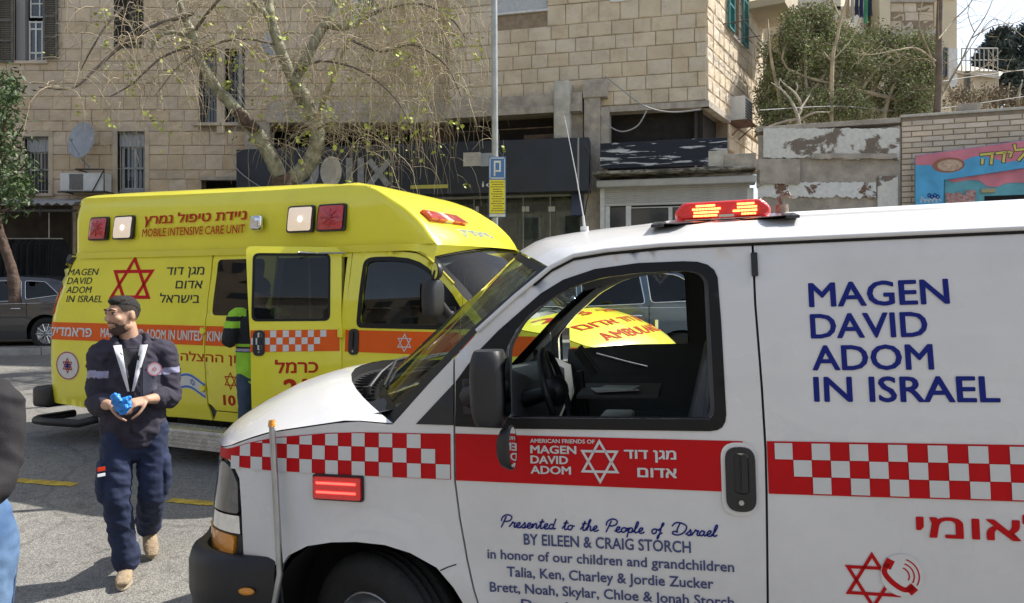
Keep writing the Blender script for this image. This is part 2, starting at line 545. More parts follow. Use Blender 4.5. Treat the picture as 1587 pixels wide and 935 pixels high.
def ws_pt(s, t, off=0.0):
    """windshield: s 0 bottom..1 top, t -1..1"""
    ex = ip(s, [0, .55, 1], [1.335, .998, .715]); ez = ip(s, [0, .55, 1], [1.280, 1.622, 1.853])
    ey = width_at(ex, ez) - .004
    cx = ip(s, [0, 1], [1.68, .995]); cz = ip(s, [0, 1], [1.39, 1.968])
    k = abs(t) ** 2.3
    n = V((.75, 0, .66)) * off
    return V((cx + (ex - cx) * k, t * ey, cz + (ez - cz) * k)) + n
def roof_pt(x, t, off=0.0):
    at = abs(t)
    xf = .713 + .285 * (1 - at ** 2.3)
    d = max(0, xf - x)
    zc = ip(d, [0, .06, .13, .28, .42, .73, 1.2, 6], [1.968, 2.003, 2.026, 2.044, 2.054, 2.066, 2.073, 2.077])
    ze = ip(d, [0, .09, .21, .41, .6, 6], [1.857, 1.898, 1.913, 1.924, 1.927, 1.927])
    yg = width_at(x, 1.92) + .004
    z = ze + (zc - ze) * max(0, 1 - at ** 2.9)
    rib = 0
    if d > .5:
        for q in (.22, .48, .74): rib += .011 * math.exp(-((at - q) / .022) ** 2) * min(1, (d - .5) / .15)
    return V((x, t * yg, z + rib + off))

def arc_pts(cx, cz, rx, rz, a0, a1, n): return [(cx + rx * math.cos(R(a0 + (a1 - a0) * i / n)), cz + rz * math.sin(R(a0 + (a1 - a0) * i / n))) for i in range(n + 1)]
ARCH_R = arc_pts(-2.60, .36, .47, .47, 0, 180, 14)

def wheel(root, x, y, z, sgn, name='wheel', r=.37, wd=.235, rim_m='steel'):
    w = empty(name, (x, y, z)); w.parent = root
    Mx = Matrix.Rotation(-sgn * math.pi / 2, 4, 'X')
    h = wd / 2
    t = MB()
    pr = [(r * .60, -h * .8), (r * .72, -h), (r * .90, -h * .98), (r * .975, -h * .78), (r, -h * .6)]
    for k in range(4):
        a = -h * .6 + (h * 1.2) * (k + .5) / 4
        pr += [(r, a - h * .11), (r - .012, a - h * .09), (r - .012, a + h * .09), (r, a + h * .11)] if k else [(r, a)]
    pr += [(r, h * .6), (r * .975, h * .78), (r * .90, h * .98), (r * .72, h), (r * .60, h * .8)]
    t.lathe(pr, Mx, 40)
    t.build('tyre', M['tyre'], w)
    q = MB()
    q.lathe([(r * .61, -h * .8), (r * .58, h * .2), (r * .60, h * .82), (r * .565, h * .78), (r * .52, h * .45), (r * .40, h * .3), (r * .34, h * .55), (r * .16, h * .6), (r * .14, h * .85), (0, h * .86)], Mx, 32)
    for k in range(8):
        a = 2 * math.pi * k / 8
        q.cyl(Mx @ V((r * .25 * math.cos(a), r * .25 * math.sin(a), h * .55)), Mx @ V((r * .25 * math.cos(a), r * .25 * math.sin(a), h * .72)), .012, 6)
    q.build('rim', M[rim_m], w)
    return w

def van_body(root, paint, near, white=True):
    """panels of the body; near = +1 when the left flank faces the photograph"""
    P_ = M[paint]
    out = {}
    yellow = not white
    # dark inner shell, just behind every seam
    ins = MB()
    for s in (1, -1):
        S = side(s)
        o = [(2.30, .45), (2.30, 1.08), (1.9, 1.2), (1.35, 1.24), (1.0, 1.56), (.70, 1.80), (.5, 1.86), (-3.6, 1.86), (-3.85, 1.25), (-3.85, .38), (-3.15, .38)]
        o += [(a, b + .012) for a, b in ARCH_R[::-1]] + [(-2.1, .38), (.97, .38)] + [(a, b + .012) for a, b in ARCH_F[::-1][1:]] + [(1.9, .42)]
        far = white and s != near
        holes = [list(WIN_FAR)] if far else [[(a * .96 + .02, b) for a, b in WIN_IN]]
        if yellow and s == near: holes.append(rect(-.80, .42, -.07, 1.86, .06))
        if yellow and s == near: holes.append(rect(-1.55, 1.36, -1.02, 1.84, .05))
        panel(ins, S, o, holes, .14, -.035, 0, flip=(s > 0))
    ins.build('inner_shell', M['interior'], root)
    fl = MB()
    fl.box((-1.2, 0, .42), (4.9, 1.86, .05)); fl.box((1.75, 0, .80), (.9, 1.0, .5))
    for s in (1, -1):
        for cx, r0 in ((1.45, .52), (-2.6, .48)):       # wheel housings
            fl.grid(lambda a, y: V((cx + (r0 if cx > 0 else r0) * math.cos(a) * .98, s * y, .35 + r0 * math.sin(a) * .98)), lin(0, math.pi, 13), [.60, .95], True, s > 0)
            fl.grid(lambda a, k: V((cx + k * r0 * .98 * math.cos(a), s * .62, .35 + k * r0 * .98 * math.sin(a))), lin(0, math.pi, 13), [0, 1], True)
    for s in (1, -1):
        fl.grid(lambda x, z: V((x, s * .60, z)), [.95, 2.1], [.1, 1.15]); fl.grid(lambda y, z: V((2.0, y * s, z)), [.5, .86], [.3, .75]); fl.grid(lambda y, z: V((.99, y * s, z)), [.5, .93], [.3, .75])
    fl.build('chassis', M['dark'], root)
    for s in (1, -1):
        S = side(s)
        fp = s < 0
        k = 3 if s == near else 1
        st = .07 if s == near else .16
        # fender with the lower screen pillar
        f = [(2.045, .69), (2.048, .9), (2.06, 1.03), (2.10, 1.085), (2.16, 1.108), (2.36, 1.115), (2.42, 1.125)] + \
            [(u, ip(u, *CREASE) - .004) for u in (2.40, 2.3, 2.2, 2.1, 2.0, 1.9, 1.8, 1.7, 1.6, 1.5, 1.42, 1.345)] + [(1.20, 1.42), (1.096, 1.523)]
        f += [(a + .004, b) for a, b in FRONT_SEAM[1:]] + ARCH_F[::-1][1:-2] + [(1.862, .69)]
        mb = MB(); panel(mb, S, f, [], st, 0, .025, fp, dens=.04)
        fend = mb.build('fender', P_, root); out['fender', s] = fend
        # door
        d = [(-.022, .36), (.98, .36)] + [(a - .004, b) for a, b in FRONT_SEAM[::-1][1:-1]] + [(1.088, 1.527), (1.0, 1.618), (.93, 1.68), (.85, 1.746), (.713, 1.847), (.626, 1.885), (.503, 1.902), (.3, 1.912), (-.02, 1.914),
             (-.02, 1.7), (-.03, 1.41), (-.034, 1.2), (-.032, 1.05), (-.024, .67)]
        WI = WIN_FAR if (white and s != near) else WIN_IN
        mb = MB(); panel(mb, S, d, [WI], st, 0, .045, fp, dens=.04)
        door = mb.build('door', P_, root); out['door', s] = door
        mb = MB(); o2 = [p for p in WIN_OUT if p[0] < 1.08] + [(1.084, 1.268), (1.084, 1.442)]
        if WI is WIN_FAR: panel(mb, S, rect(.12, 1.262, .262, 1.86), [], .1, .004, .01, fp)
        else: panel(mb, S, [(1.083, 1.268), (1.083, 1.436)] + [p for p in WIN_OUT[2:-1]], [WIN_IN], .07, .004, .03, fp, dens=.04)
        mb.build('window_frame', M['black_trim'], door)
        mb = MB(); panel(mb, S, [(1.245, 1.274), (1.092, 1.427), (1.092, 1.272)], [], .07, .004, .01, fp)
        mb.build('quarter_trim', M['black_plastic'], root)
        # inner door lining with its own window cut
        mb = MB()
        panel(mb, S, [(.02, .5), (.95, .5), (1.02, .9), (1.04, 1.24), (.02, 1.29)], [], .14, -.075, 0, not fp)
        panel(mb, S, [(.02, 1.27), (.99, 1.27), (.97, 1.30), (.02, 1.30)] if s == near or not white else [(.02, 1.27), (1.0, 1.27), (.98, 1.42), (.60, 1.445), (.02, 1.445)], [], .14, -.06, 0, not fp)
        mb.box((.45, s * .885, 1.02), (.62, .07, .06)); mb.box((.5, s * .90, .75), (.7, .06, .12))
        mb.build('door_lining', M['interior'], door)
        if not (s == near and white):
            mb = MB(); panel(mb, S, [(a, b) for a, b in WI], [], .1, -.012, 0, fp)
            mb.build('window', M['glass' if white else 'tint'], door)
        else:
            mb = MB(); panel(mb, S, rect(.13, 1.29, .885, 1.306), [], .1, -.02, 0, fp)
            mb.build('window_seal', M['black_trim'], door)
        # handle
        mb = MB(); hx = .048 if white else .072; hz = 1.10 if white else 1.143
        panel(mb, S, rect(hx - .05, hz - .11, hx + .05, hz + .11, .045, 6), [rect(hx - .028, hz - .05, hx + .022, hz + .09, .02, 5)], .04, .008, .012, fp)
        panel(mb, S, rect(hx - .028, hz - .05, hx + .022, hz + .09, .02, 5), [], .04, .001, 0, fp)
        panel(mb, S, rect(hx - .024, hz - .045, hx - .004, hz + .085, .009, 5), [], .04, .013, .012, fp)
        h = mb.build('door_handle', M['black_plastic'], door)
        mb = MB(); c = S(hx, hz - .078, .009); mb.cyl(c, c + V((0, s * .005, 0)), .009, 12); mb.build('keyhole', M['steel'], door)
        # rear flank
        if white or s != near:
            b = [(-3.94, .40), (-3.14, .36)] + [(a, b_) for a, b_ in ARCH_R[::-1]] + [(-2.05, .36), (-.03, .36), (-.032, .67), (-.04, 1.05), (-.042, 1.2), (-.038, 1.41), (-.028, 1.7), (-.028, 1.914), (-3.6, 1.914), (-3.80, 1.8), (-3.9, 1.37), (-3.94, 1.24)]
            mb = MB(); panel(mb, S, b, [], st * 1.3, 0, .02, fp, dens=.06)
            fk = mb.build('flank', P_, root); out['flank', s] = fk
        else:
            sx = -1.625
            b = [(-3.96, .40), (-3.14, .36)] + ARCH_R[::-1] + [(-2.05, .36), (-1.56, .36), (-1.575, .44), (-1.60, .50), (sx, 1.0), (sx - .01, 1.5), (sx - .02, 1.93), (-3.6, 1.93), (-3.80, 1.8), (-3.9, 1.37), (-3.96, 1.24)]
            mb = MB(); panel(mb, S, b, [], st, 0, .02, fp, dens=.05); out['flank', s] = mb.build('flank', P_, root)
            # narrow half of the side doors, shut
            q = [(-1.54, .50), (-1.50, .46), (-.86, .46), (-.86, 1.93), (sx, 1.93), (sx + .0, 1.5), (sx + .012, 1.0), (-1.585, .52)]
            mb = MB(); panel(mb, S, q, [rect(-1.56, 1.345, -.99, 1.93 - .06, .05)], st, 0, .03, fp, dens=.05)
            rd = mb.build('rear_side_door', P_, root); out['rdoor'] = rd
            mb = MB(); panel(mb, S, rect(-1.56, 1.345, -.99, 1.87, .05), [], .1, .002, 0, fp); mb.build('window', M['tint'], rd)
            mb = MB(); panel(mb, S, [(-1.545, .36), (-.86, .36), (-.86, .45), (-1.49, .45)], [], st, 0, .02, fp); mb.build('sill', P_, root)
            mb = MB()
            panel(mb, S, [(-.84, .36), (-.04, .36), (-.04, .46), (-.84, .46)], [], st, -.01, .03, fp)
            panel(mb, S, [(-.075, .46), (-.03, .46), (-.03, 1.914), (-.075, 1.914)], [], st, -.004, .05, fp)
            panel(mb, S, [(-.84, 1.87), (-.03, 1.87), (-.03, 1.93), (-.84, 1.93)], [], st, -.004, .03, fp)
            mb.build('door_surround', P_, root)
            mb = MB()
            for hz in (1.2, .66):
                c = S(sx - .02, hz, .012); mb.box(c, (.045, .025, .06), bev=.004); mb.box(c + V((.03, 0, .0)), (.02, .02, .035), bev=.003)
            mb.build('hinge', P_, root)
    # hood
    tt = [-1, -.97, -.93, -.86, -.78, -.68, -.56, -.42, -.28, -.14, 0, .14, .28, .42, .56, .68, .78, .86, .93, .97, 1]
    mb = MB(); mb.grid(lambda r, t: hood_pt(r, t), lin(0, 1, 16), [t * .995 for t in tt], True)
    ho = mb.build('hood', P_, root); out['hood'] = ho
    mb = MB()
    mb.grid(lambda r, t: hood_pt(r, t) - V((0.02 * r, 0, .05 * r)), [1, 1.001], tt, True)
    mb.grid(lambda k, t: hood_pt(0, t) - V((-.01 * k, 0, .10 * k + .004)), [0, 1], tt, True)
    mb.build('hood_edge', M['dark'], root)
    # cowl between hood and screen
    def cowl(k, t):
        a = hood_pt(0, t) + V((.03, 0, -.035)); b = ws_pt(0, t) + V((-.02, 0, -.02))
        p = a.lerp(b, k); p.z -= .02 * math.sin(math.pi * k); return p
    mb = MB(); mb.grid(cowl, lin(0, 1, 5), [t * .985 for t in tt], True)
    for i in range(26):
        t = -.8 + 1.6 * i / 25
        a = cowl(.2, t); b = cowl(.75, t); mb.box((a + b) / 2 + V((0, 0, .004)), ((a - b).length, .008, .012))
    for s in (1, -1):
        p = [cowl(.0, .97 * s) + V((0, 0, .012)), cowl(0, .80 * s) + V((0, 0, .014)), cowl(.9, .80 * s) + V((0, 0, .05)), cowl(1, .97 * s) + V((-.01, 0, .014))]
        q = p + [v - V((0, 0, .05)) for v in p]
        mb.add(q, [(0, 1, 2, 3), (0, 4, 5, 1), (1, 5, 6, 2), (2, 6, 7, 3), (3, 7, 4, 0)])
    mb.build('cowl', M['black_plastic'], root)
    for s, t0 in ((1, .60), (-1, -.22)):
        mb = MB()
        a = cowl(.55, t0) + V((0, 0, .03)); b = ws_pt(.10, t0 - .30, .03); c = ws_pt(.06, t0 - .62, .02); d_ = ws_pt(.30, t0 - .10, .015)
        mb.tube([a, ws_pt(.05, t0 - .1, .04), b], [.012, .009, .006], 6)
        mb.tube([ws_pt(.05, t0 + .08, .014), b, ws_pt(.12, t0 - .60, .014)], [.006, .009, .006], 5)
        mb.cyl(a - V((0, 0, .04)), a + V((0, 0, .02)), .018, 10)
        mb.build('wiper', M['black_plastic'], root)
    # windshield
    def W2(u, v, off=0.0): return ws_pt(v, u, off)
    mb = MB(); mb.grid(lambda s_, t: ws_pt(s_, t), lin(.0, 1, 10), [t * .965 for t in tt], True)
    mb.build('windshield', M['tint2'], root)
    mb = MB()
    for t0, t1 in ((-1, -.94), (.94, 1)): mb.grid(lambda s_, t: ws_pt(s_, t, .003), lin(0, 1, 12), [t0, (t0 + t1) / 2, t1], True)
    mb.grid(lambda s_, t: ws_pt(s_, t, .003), [0, .05], tt, True); mb.grid(lambda s_, t: ws_pt(s_, t, .003), [.96, 1.0], tt, True)
    mb.build('windshield_border', M['black_trim'], root)
    # roof
    if white:
        xs = [-3.75, -3.7, -3.4, -3.0, -2.5, -2, -1.5, -1.2, -1, -.8, -.6, -.4, -.2, 0, .1, .2, .3, .4, .46, .52, .57, .62, .66, .713]
        ts = sorted(set([round(v, 3) for q in (.22, .48, .74) for v in (q - .05, q - .025, q, q + .025, q + .05)] + [0, .1, .33, .37, .6, .65, .82, .87, .91, .945, .97, .985, 1.0]))
        ts = [-t for t in ts[::-1] if t > 0] + ts
        def rp(x, t):
            xf = .713 + .285 * (1 - abs(t) ** 2.3)
            xx = x if x < 0 else x * xf / .713
            return roof_pt(xx, t)
        mb = MB(); mb.grid(rp, xs, ts, True); out['roof'] = mb.build('roof', P_, root)
        for s in (1, -1):
            pts = [side(s)(x, gutz(x) + .004, .008) for x in [-3.6, -2, -1, 0, .2, .3, .4, .503, .56, .626, .67, .713, .78, .85, .93, 1.0]]
            mb = MB(); mb.tube(pts, .010, 6); mb.build('drip_rail', P_, root)
            mb = MB(); mb.tube([p - V((0, s * .002, .013)) for p in pts[:-3]], .007, 6); mb.build('roof_seal', M['black_trim'], root)
    # rear face
    mb = MB()
    mb.grid(lambda z, y: V((side_xy(-3.72 - .22 * math.pi / 2, z)[0], y * (width_at(-3.7, z) - .2), z)), lin(.40, 1.90, 10), [-1, -.5, 0, .5, 1], True)
    mb.build('rear_door', P_, root)
    for s in (1, -1):
        mb = MB(); panel(mb, side(s), [(-4.03, 1.33), (-3.80, 1.33), (-3.80, 1.71), (-3.9, 1.71), (-4.0, 1.60)], [], .07, .012, .02, s < 0)
        mb.m = 1; panel(mb, side(s), [(-4.0, 1.47), (-3.83, 1.47), (-3.83, 1.53), (-4.0, 1.53)], [], .07, .016, .01, s < 0)
        mb.build('tail_light', [M['redlens'], M['clearlens']], root)
        mb = MB(); panel(mb, side(s), [(-3.95, 1.72), (-3.80, 1.72), (-3.73, 1.85), (-3.60, 1.93), (-3.64, 1.96), (-3.78, 1.96), (-3.95, 1.9)], [], .05, .012, .02, s < 0)
        mb.build('rear_trim', M['black_plastic'], root)
    # front corner lamps, grille, bumper
    for s in (1, -1):
        S = side(s); fp = s < 0
        def Sx(u, z, off=0.0):
            return S(u, z, off)
        mb = MB(); panel(mb, Sx, [(2.052, .695), (2.054, .9), (2.066, 1.025), (2.106, 1.078), (2.16, 1.10), (2.36, 1.106), (2.75, 1.09), (2.75, .72), (2.3, .70)], [], .05, -.03, 0, fp)
        mb.build('lamp_housing', M['black_trim'], root)
        hl = MB(); panel(hl, Sx, rounded([(2.062, .885), (2.068, 1.01), (2.11, 1.07), (2.17, 1.092), (2.62, 1.085), (2.62, .885)], .015), [], .05, .004, .03, fp)
        h = hl.build('headlight', M['smoke'], root)
        mb = MB(); panel(mb, Sx, [(2.061, .875), (2.62, .875), (2.62, .815), (2.058, .800)], [], .05, .002, .025, fp)
        mb.build('chrome_strip', M['chrome'], root)
        mb = MB(); panel(mb, Sx, rounded([(2.085, .79), (2.16, .795), (2.6, .80), (2.6, .725), (2.16, .70), (2.10, .70)], .02), [], .05, .006, .02, fp)
        mb.build('turn_signal', M['amberlens'], root)
        mb = MB(); panel(mb, Sx, [(2.047, .685), (2.49, .70), (2.49, .725), (2.16, .697), (2.09, .696), (2.072, .79), (2.6, .795), (2.6, .812), (2.05, .795)], [], .05, -.002, .02, fp)
        mb.build('lamp_bezel', M['black_plastic'], root)
    mb = MB()
    for i, z in enumerate(lin(.74, 1.06, 7)):
        mb.grid(lambda y, q: V((2.47 + .03 - .12 * (y / .6) ** 2, y, z + q)), lin(-.5, .5, 9), [-.012, .012])
    mb.grid(lambda y, z: V((2.44 - .12 * (y / .6) ** 2, y, z)), lin(-.52, .52, 9), [.70, 1.08])
    mb.build('grille', M['black_trim'], root)
    # bumper: sweep round the plan curve
    def bpt(a, k):
        # a: 0..1 along half plan; k: profile index
        pr = [(-.02, .713), (.015, .716), (.042, .70), (.058, .65), (.06, .53), (.05, .50), (.05, .44), (.03, .38), (-.02, .35), (-.05, .35)]
        off, z = pr[k]
        if a < .25: u = 1.885 + a / .25 * .20
        else: u = 2.085 + (a - .25) / .75 * (CR * math.pi / 2 + .665)
        w0 = .935
        if u <= 2.10: x, y = u, w0 + off * min(1, .5 + (u - 1.86) * 2.2)
        else:
            aa = min((u - 2.10) / .28, math.pi / 2)
            x = 2.10 + (.28 + off) * math.sin(aa); y = w0 - .28 + (.28 + off) * math.cos(aa)
            rest = u - 2.10 - .28 * math.pi / 2
            if rest > 0: y -= rest; x += .2 * (1 - (max(y, 0) / .655) ** 2)
        return V((x, y, z))
    mb = MB()
    for s in (1, -1):
        mb.grid(lambda a, k: V((bpt(a, k).x, s * bpt(a, k).y, bpt(a, k).z)), lin(0, 1, 24), list(range(10)), True, s < 0)
        mb.add([V((bpt(0, k).x, s * bpt(0, k).y, bpt(0, k).z)) for k in range(10)], [tuple(range(10))])
        mb.box((2.02, s * .83, .700), (.24, .16, .02))
    bu = mb.build('bumper', M['black_plastic'], root)
    for s in (1, -1):
        mb = MB(); c = bpt(.22, 3); c = V((2.0, s * (c.y + .0), .585))
        mb.ball(c, (.038, .014, .016), 14, 8); mb.build('side_marker', M['amberlens'], bu)
    # wheels
    for s in (1, -1):
        wf = wheel(root, 1.45, s * .83, .365 if white else .34, s); wf.rotation_euler = (0, 0, R(-24) if white else 0); wheel(root, -2.60, s * .84, .36 if white else .33, s)
    # cab
    cab = MB()
    def dash(k, y):
        pr = [(1.50, 1.29), (1.25, 1.345), (1.06, 1.37), (.96, 1.33), (.93, 1.17), (1.0, 1.0), (1.05, .75)]
        x, z = pr[k]
        hump = .075 * math.exp(-((y - .42) / .22) ** 2) if 1 <= k <= 3 else 0
        return V((x, y, z + hump))
    cab.grid(dash, range(7), lin(-.90, .90, 19), True)
    cab.box((1.02, 0, .62), (.35, .55, .42), bev=.03)
    cab.box((.6, 0, .50), (1.4, .5, .25), bev=.03)
    cab.build('dashboard', M['interior'], root)
    sw = MB(); c = V((.80, .44, 1.335)); ax = V((-.96, 0, .27)).normalized(); u = V((0, 1, 0)); w_ = ax.cross(u)
    ring = [c + (u * math.cos(a) + w_ * math.sin(a)) * .185 for a in lin(0, 2 * math.pi, 29)]
    sw.tube(ring, .015, 8, False); sw.tube([c - ax * .02, c - ax * .2], [.03, .04], 8)
    for a in (0, math.pi, -math.pi / 2): sw.tube([c - ax * .01, c + (u * math.cos(a) + w_ * math.sin(a)) * .18], [.03, .014], 6)
    sw.ball(c, (.06, .07, .07), 12, 8)
    sw.build('steering_wheel', M['black_plastic'], root)
    for s in (1, -1):
        st = MB(); Rt = Matrix.Rotation(R(-14), 3, 'Y')
        st.box((.36, s * .47, .86), (.50, .50, .15), bev=.05)
        st.box((.16, s * .47, 1.20), (.14, .48, .62), Rt, bev=.05)
        st.box((.05, s * .47, 1.56), (.10, .26, .18), Rt, bev=.04)
        st.box((.36, s * .47, .62), (.40, .42, .36))
        st.box((.30, s * .20, 1.06), (.34, .07, .05), bev=.02)
        st.build('seat', M['seat'], root)
    bk = MB()
    bk.grid(lambda z, y: V((-.10 - .0 * z, y * (width_at(-.1, z) - .05), z)), lin(.45, 1.88, 6), lin(-1, 1, 5))
    bk.build('bulkhead', M['interior'], root)
    for s in (1, -1):
        bp = MB(); bp.tube([V((.045, s * (width_at(0, z) - .07), z)) for z in (.6, 1.2, 1.5, 1.8, 1.88)], .045, 6)
        bp.build('belt_pillar', M['interior'], root)
        bp = MB(); bp.tube([V((.10, s * .80, 1.80)), V((.13, s * .76, 1.5)), V((.16, s * .70, 1.2)), V((.2, s * .68, .95))], .018, 4); bp.build('seat_belt', M['seat'], root)
    hd = MB(); hd.grid(lambda x, t: V((x, t * (width_at(x, 1.85) - .06), 1.865 + .13 * (1 - t * t) - (max(0, x - .3) ** 2) * .30)), lin(-.1, .85, 6), lin(-1, 1, 9))
    hd.build('headliner', M['interior'], root)
    return out

def mirror(root, s, white, dx=0.0):
    """big door mirror with its small round wide-angle one"""
    b = V((.97 + dx, s * .985 , 1.36))
    m = MB()
    c = b + V((-.075, s * .15, .075)) if white else b + V((-.02, s * .20, .16))
    h = .262 if white else .28; wd_ = .19; dp = .10
    Rt = Matrix.Rotation(s * R(8), 3, 'Z')
    def sec(z, k):
        a = 2 * math.pi * k / 24
        f = 1 - .25 * abs(z) ** 4
        ex = 2 / 3.2
        X = math.copysign(abs(math.cos(a)) ** ex, math.cos(a)) * dp * f * .62; Y = math.copysign(abs(math.sin(a)) ** ex, math.sin(a)) * wd_ / 2 * f
        if X > 0: X *= 1.15
        return Rt @ V((X, Y, z * h / 2)) + c
    zs = [-1, -.97, -.9, -.75, -.4, 0, .4, .75, .9, .97, 1]
    m.grid(sec, zs, range(25), True)
    for z in (-1, 1): m.add([sec(z, k) for k in range(24)], [tuple(range(24))])
    m.tube([b + V((.05, -s * .02, .02)), b + V((.04, s * .06, .03)), c + V((.01, -s * .05, .0))], [.05, .035, .03], 8)
    m.box(b + V((.0, -s * .0, .02)), (.16, .02, .14), bev=.01)
    o = m.build('side_mirror', M['black_plastic'], root)
    g = MB(); g.add([Rt @ V((-dp * .625, y * wd_ * .40, z * h * .40)) + c for y, z in ((-1, -1), (1, -1), (1, 1), (-1, 1))], [(0, 1, 2, 3)])
    g.build('mirror_glass', M['mirror'], o)
    r = MB()
    if white:
        cc = c + V((-.075, s * .045, -.205)); r.tube([c + V((0, 0, -h / 2)), c + V((-.05, 0, -h / 2 - .015)), c + V((-.055, .02 * s, -.25))], .005, 5)
        ax = V((-.98, s * .2, .1)).normalized(); rx, rz = .035, .078
    else:
        cc = c + V((.05, s * .03, h / 2 + .07)); r.tube([c + V((0, 0, h / 2 - .03)), cc], .022, 6)
        ax = V((-.6, s * .8, 0)).normalized(); rx, rz = .068, .068
    uu = V((0, 0, 1)); vv = ax.cross(uu).normalized()
    for i, (f1, d1) in enumerate([(1, 0), (1, .02)]): pass
    vs = []; n = 20
    for f1, d1 in ((.0, -.05), (.5, -.045), (.85, -.03), (1, 0), (1.0, .012), (.93, .014)):
        for k in range(n):
            a = 2 * math.pi * k / n
            vs.append(cc + ax * d1 + uu * math.sin(a) * rz * f1 + vv * math.cos(a) * rx * f1)
    r.add(vs, [(i * n + k, i * n + (k + 1) % n, (i + 1) * n + (k + 1) % n, (i + 1) * n + k) for i in range(5) for k in range(n)], True)
    rr = r.build('wide_angle_mirror', M['black_plastic'], root)
    g = MB(); g.add([cc + ax * .013 + uu * math.sin(2 * math.pi * k / n) * rz * .93 + vv * math.cos(2 * math.pi * k / n) * rx * .93 for k in range(n)], [tuple(range(n))]); g.build('mirror_glass', M['mirror'], rr)

def star(mb, place, cx, cy, r, wd, sx=1.0):
    """six-pointed star outline as twelve thick bars"""
    for ph in (90, 270):
        p = [(cx + r * math.cos(R(ph + k * 120)), cy + r * math.sin(R(ph + k * 120))) for k in range(3)]
        q = [(cx + (r - 2 * wd) * math.cos(R(ph + k * 120)), cy + (r - 2 * wd) * math.sin(R(ph + k * 120))) for k in range(3)]
        for k in range(3):
            a, b, c, d = p[k], p[(k + 1) % 3], q[(k + 1) % 3], q[k]
            nn = 8 if r > .15 else 2
            for j in range(nn):
                f0, f1 = j / nn, (j + 1) / nn
                L2 = lambda p_, q_, f: (cx + ((p_[0] + (q_[0] - p_[0]) * f) - cx) * sx, p_[1] + (q_[1] - p_[1]) * f)
                mb.add([place(*v) for v in (L2(a, b, f0), L2(a, b, f1), L2(d, c, f1), L2(d, c, f0))], [(0, 1, 2, 3)])
def disc(mb, place, cx, cy, rx, ry, n=28, r0=0):
    o = [place(cx + rx * math.cos(2 * math.pi * k / n), cy + ry * math.sin(2 * math.pi * k / n)) for k in range(n)]
    if r0:
        i_ = [place(cx + rx * r0 * math.cos(2 * math.pi * k / n), cy + ry * r0 * math.sin(2 * math.pi * k / n)) for k in range(n)]
        mb.add(o + i_, [(k, (k + 1) % n, n + (k + 1) % n, n + k) for k in range(n)])
    else: mb.add(o, [tuple(range(n))])
def quad(mb, place, x0, y0, x1, y1, n=1):
    for i in range(n):
        a = x0 + (x1 - x0) * i / n; b = x0 + (x1 - x0) * (i + 1) / n
        mb.add([place(a, y0), place(b, y0), place(b, y1), place(a, y1)], [(0, 1, 2, 3)])
def poly(mb, place, pts): mb.add([place(*p) for p in pts], [tuple(range(len(pts)))])
def stroke(mb, place, pts, wd, n=1):
    """thick pen line through the points"""
    L_, R_ = [], []
    for i, p in enumerate(pts):
        a = V(pts[max(0, i - 1)]); b = V(pts[min(len(pts) - 1, i + 1)])
        t = (b - a).normalized() if (b - a).length > 1e-9 else V((1, 0)); nn = V((-t.y, t.x)) * wd / 2
        L_.append(V(p) + nn); R_.append(V(p) - nn)
    for i in range(len(pts) - 1):
        mb.add([place(*L_[i]), place(*R_[i]), place(*R_[i + 1]), place(*L_[i + 1])], [(0, 1, 2, 3)])
def spline(pts, n=6):
    out = []
    for i in range(len(pts) - 1):
        p0 = V(pts[max(0, i - 1)]); p1 = V(pts[i]); p2 = V(pts[i + 1]); p3 = V(pts[min(len(pts) - 1, i + 2)])
        for k in range(n):
            t = k / n
            out.append(tuple(.5 * ((2 * p1) + (-p0 + p2) * t + (2 * p0 - 5 * p1 + 4 * p2 - p3) * t * t + (-p0 + 3 * p1 - 3 * p2 + p3) * t ** 3)))
    out.append(tuple(pts[-1]))
    return out
def van_matrix(px, Y, fx, fy, pitch, sgn, z):
    """frame whose near flank passes through the given point; x forward, z up"""
    hd = math.atan2(fy, fx)
    f = V((math.cos(hd) * math.cos(pitch), math.sin(hd) * math.cos(pitch), math.sin(pitch)))
    l = V((-math.sin(hd), math.cos(hd), 0)); u = f.cross(l)
    O = V(((px - CPX) / FPX * Y, Y, z)) - l * sgn
    return Matrix(((f.x, l.x, u.x, O.x), (f.y, l.y, u.y, O.y), (f.z, l.z, u.z, O.z), (0, 0, 0, 1)))

# ================================================================== white ambulance
WM = van_matrix(1187, 2.65, -.969, .247, -R(1.83), 1, 0)
wa = empty('ambulance', mat=WM, label='white ambulance van with red and white checker band and blue lettering, nose to the left', cat='ambulance')
wp = van_body(wa, 'white', 1, True)
wn = side(1)
door = wp['door', 1]; flank = wp['flank', 1]; fender = wp['fender', 1]
def pl(u, v): return wn(-u, v, .003)       # u grows to the right in the photograph
def pl2(u, v): return wn(-u, v, .0055)
def cells(place, x0, x1, z0, z1, n=1):
    mb_ = cells.mb
    quad(mb_, place, x0, z0, x1, z1, n)
# door band
mb = MB()
for i in range(24):
    a = -1.083 + (1.083 - .037) * i / 24; b = -1.083 + (1.083 - .037) * (i + 1) / 24
    za = lambda u: 1.229 + .012 * (-u) / 1.08; zb = lambda u: 1.054 + .012 * (-u) / 1.08
    if b < -.11 or True:
        mb.add([pl(a, zb(a)), pl(b, zb(b)), pl(b, za(b)), pl(a, za(a))], [(0, 1, 2, 3)])
mb.build('stripe', M['red'], door)
mb = MB(); o = rounded([(-.112, 0.975), (.008, .975), (.008, 1.225), (-.112, 1.225)], .055, 6)
poly(mb, pl2, [p for p in o]); mb.build('handle_patch', M['white'], door)
for c in door.children:
    if c.name.startswith('door_handle') or c.name.startswith('keyhole'): c.location.y += .004
mb = MB(); panel(mb, wn, rect(-.038, 1.80, -.016, 1.885, .004), [], .05, .010, .012); mb.build('hinge_cover', M['black_plastic'], door)
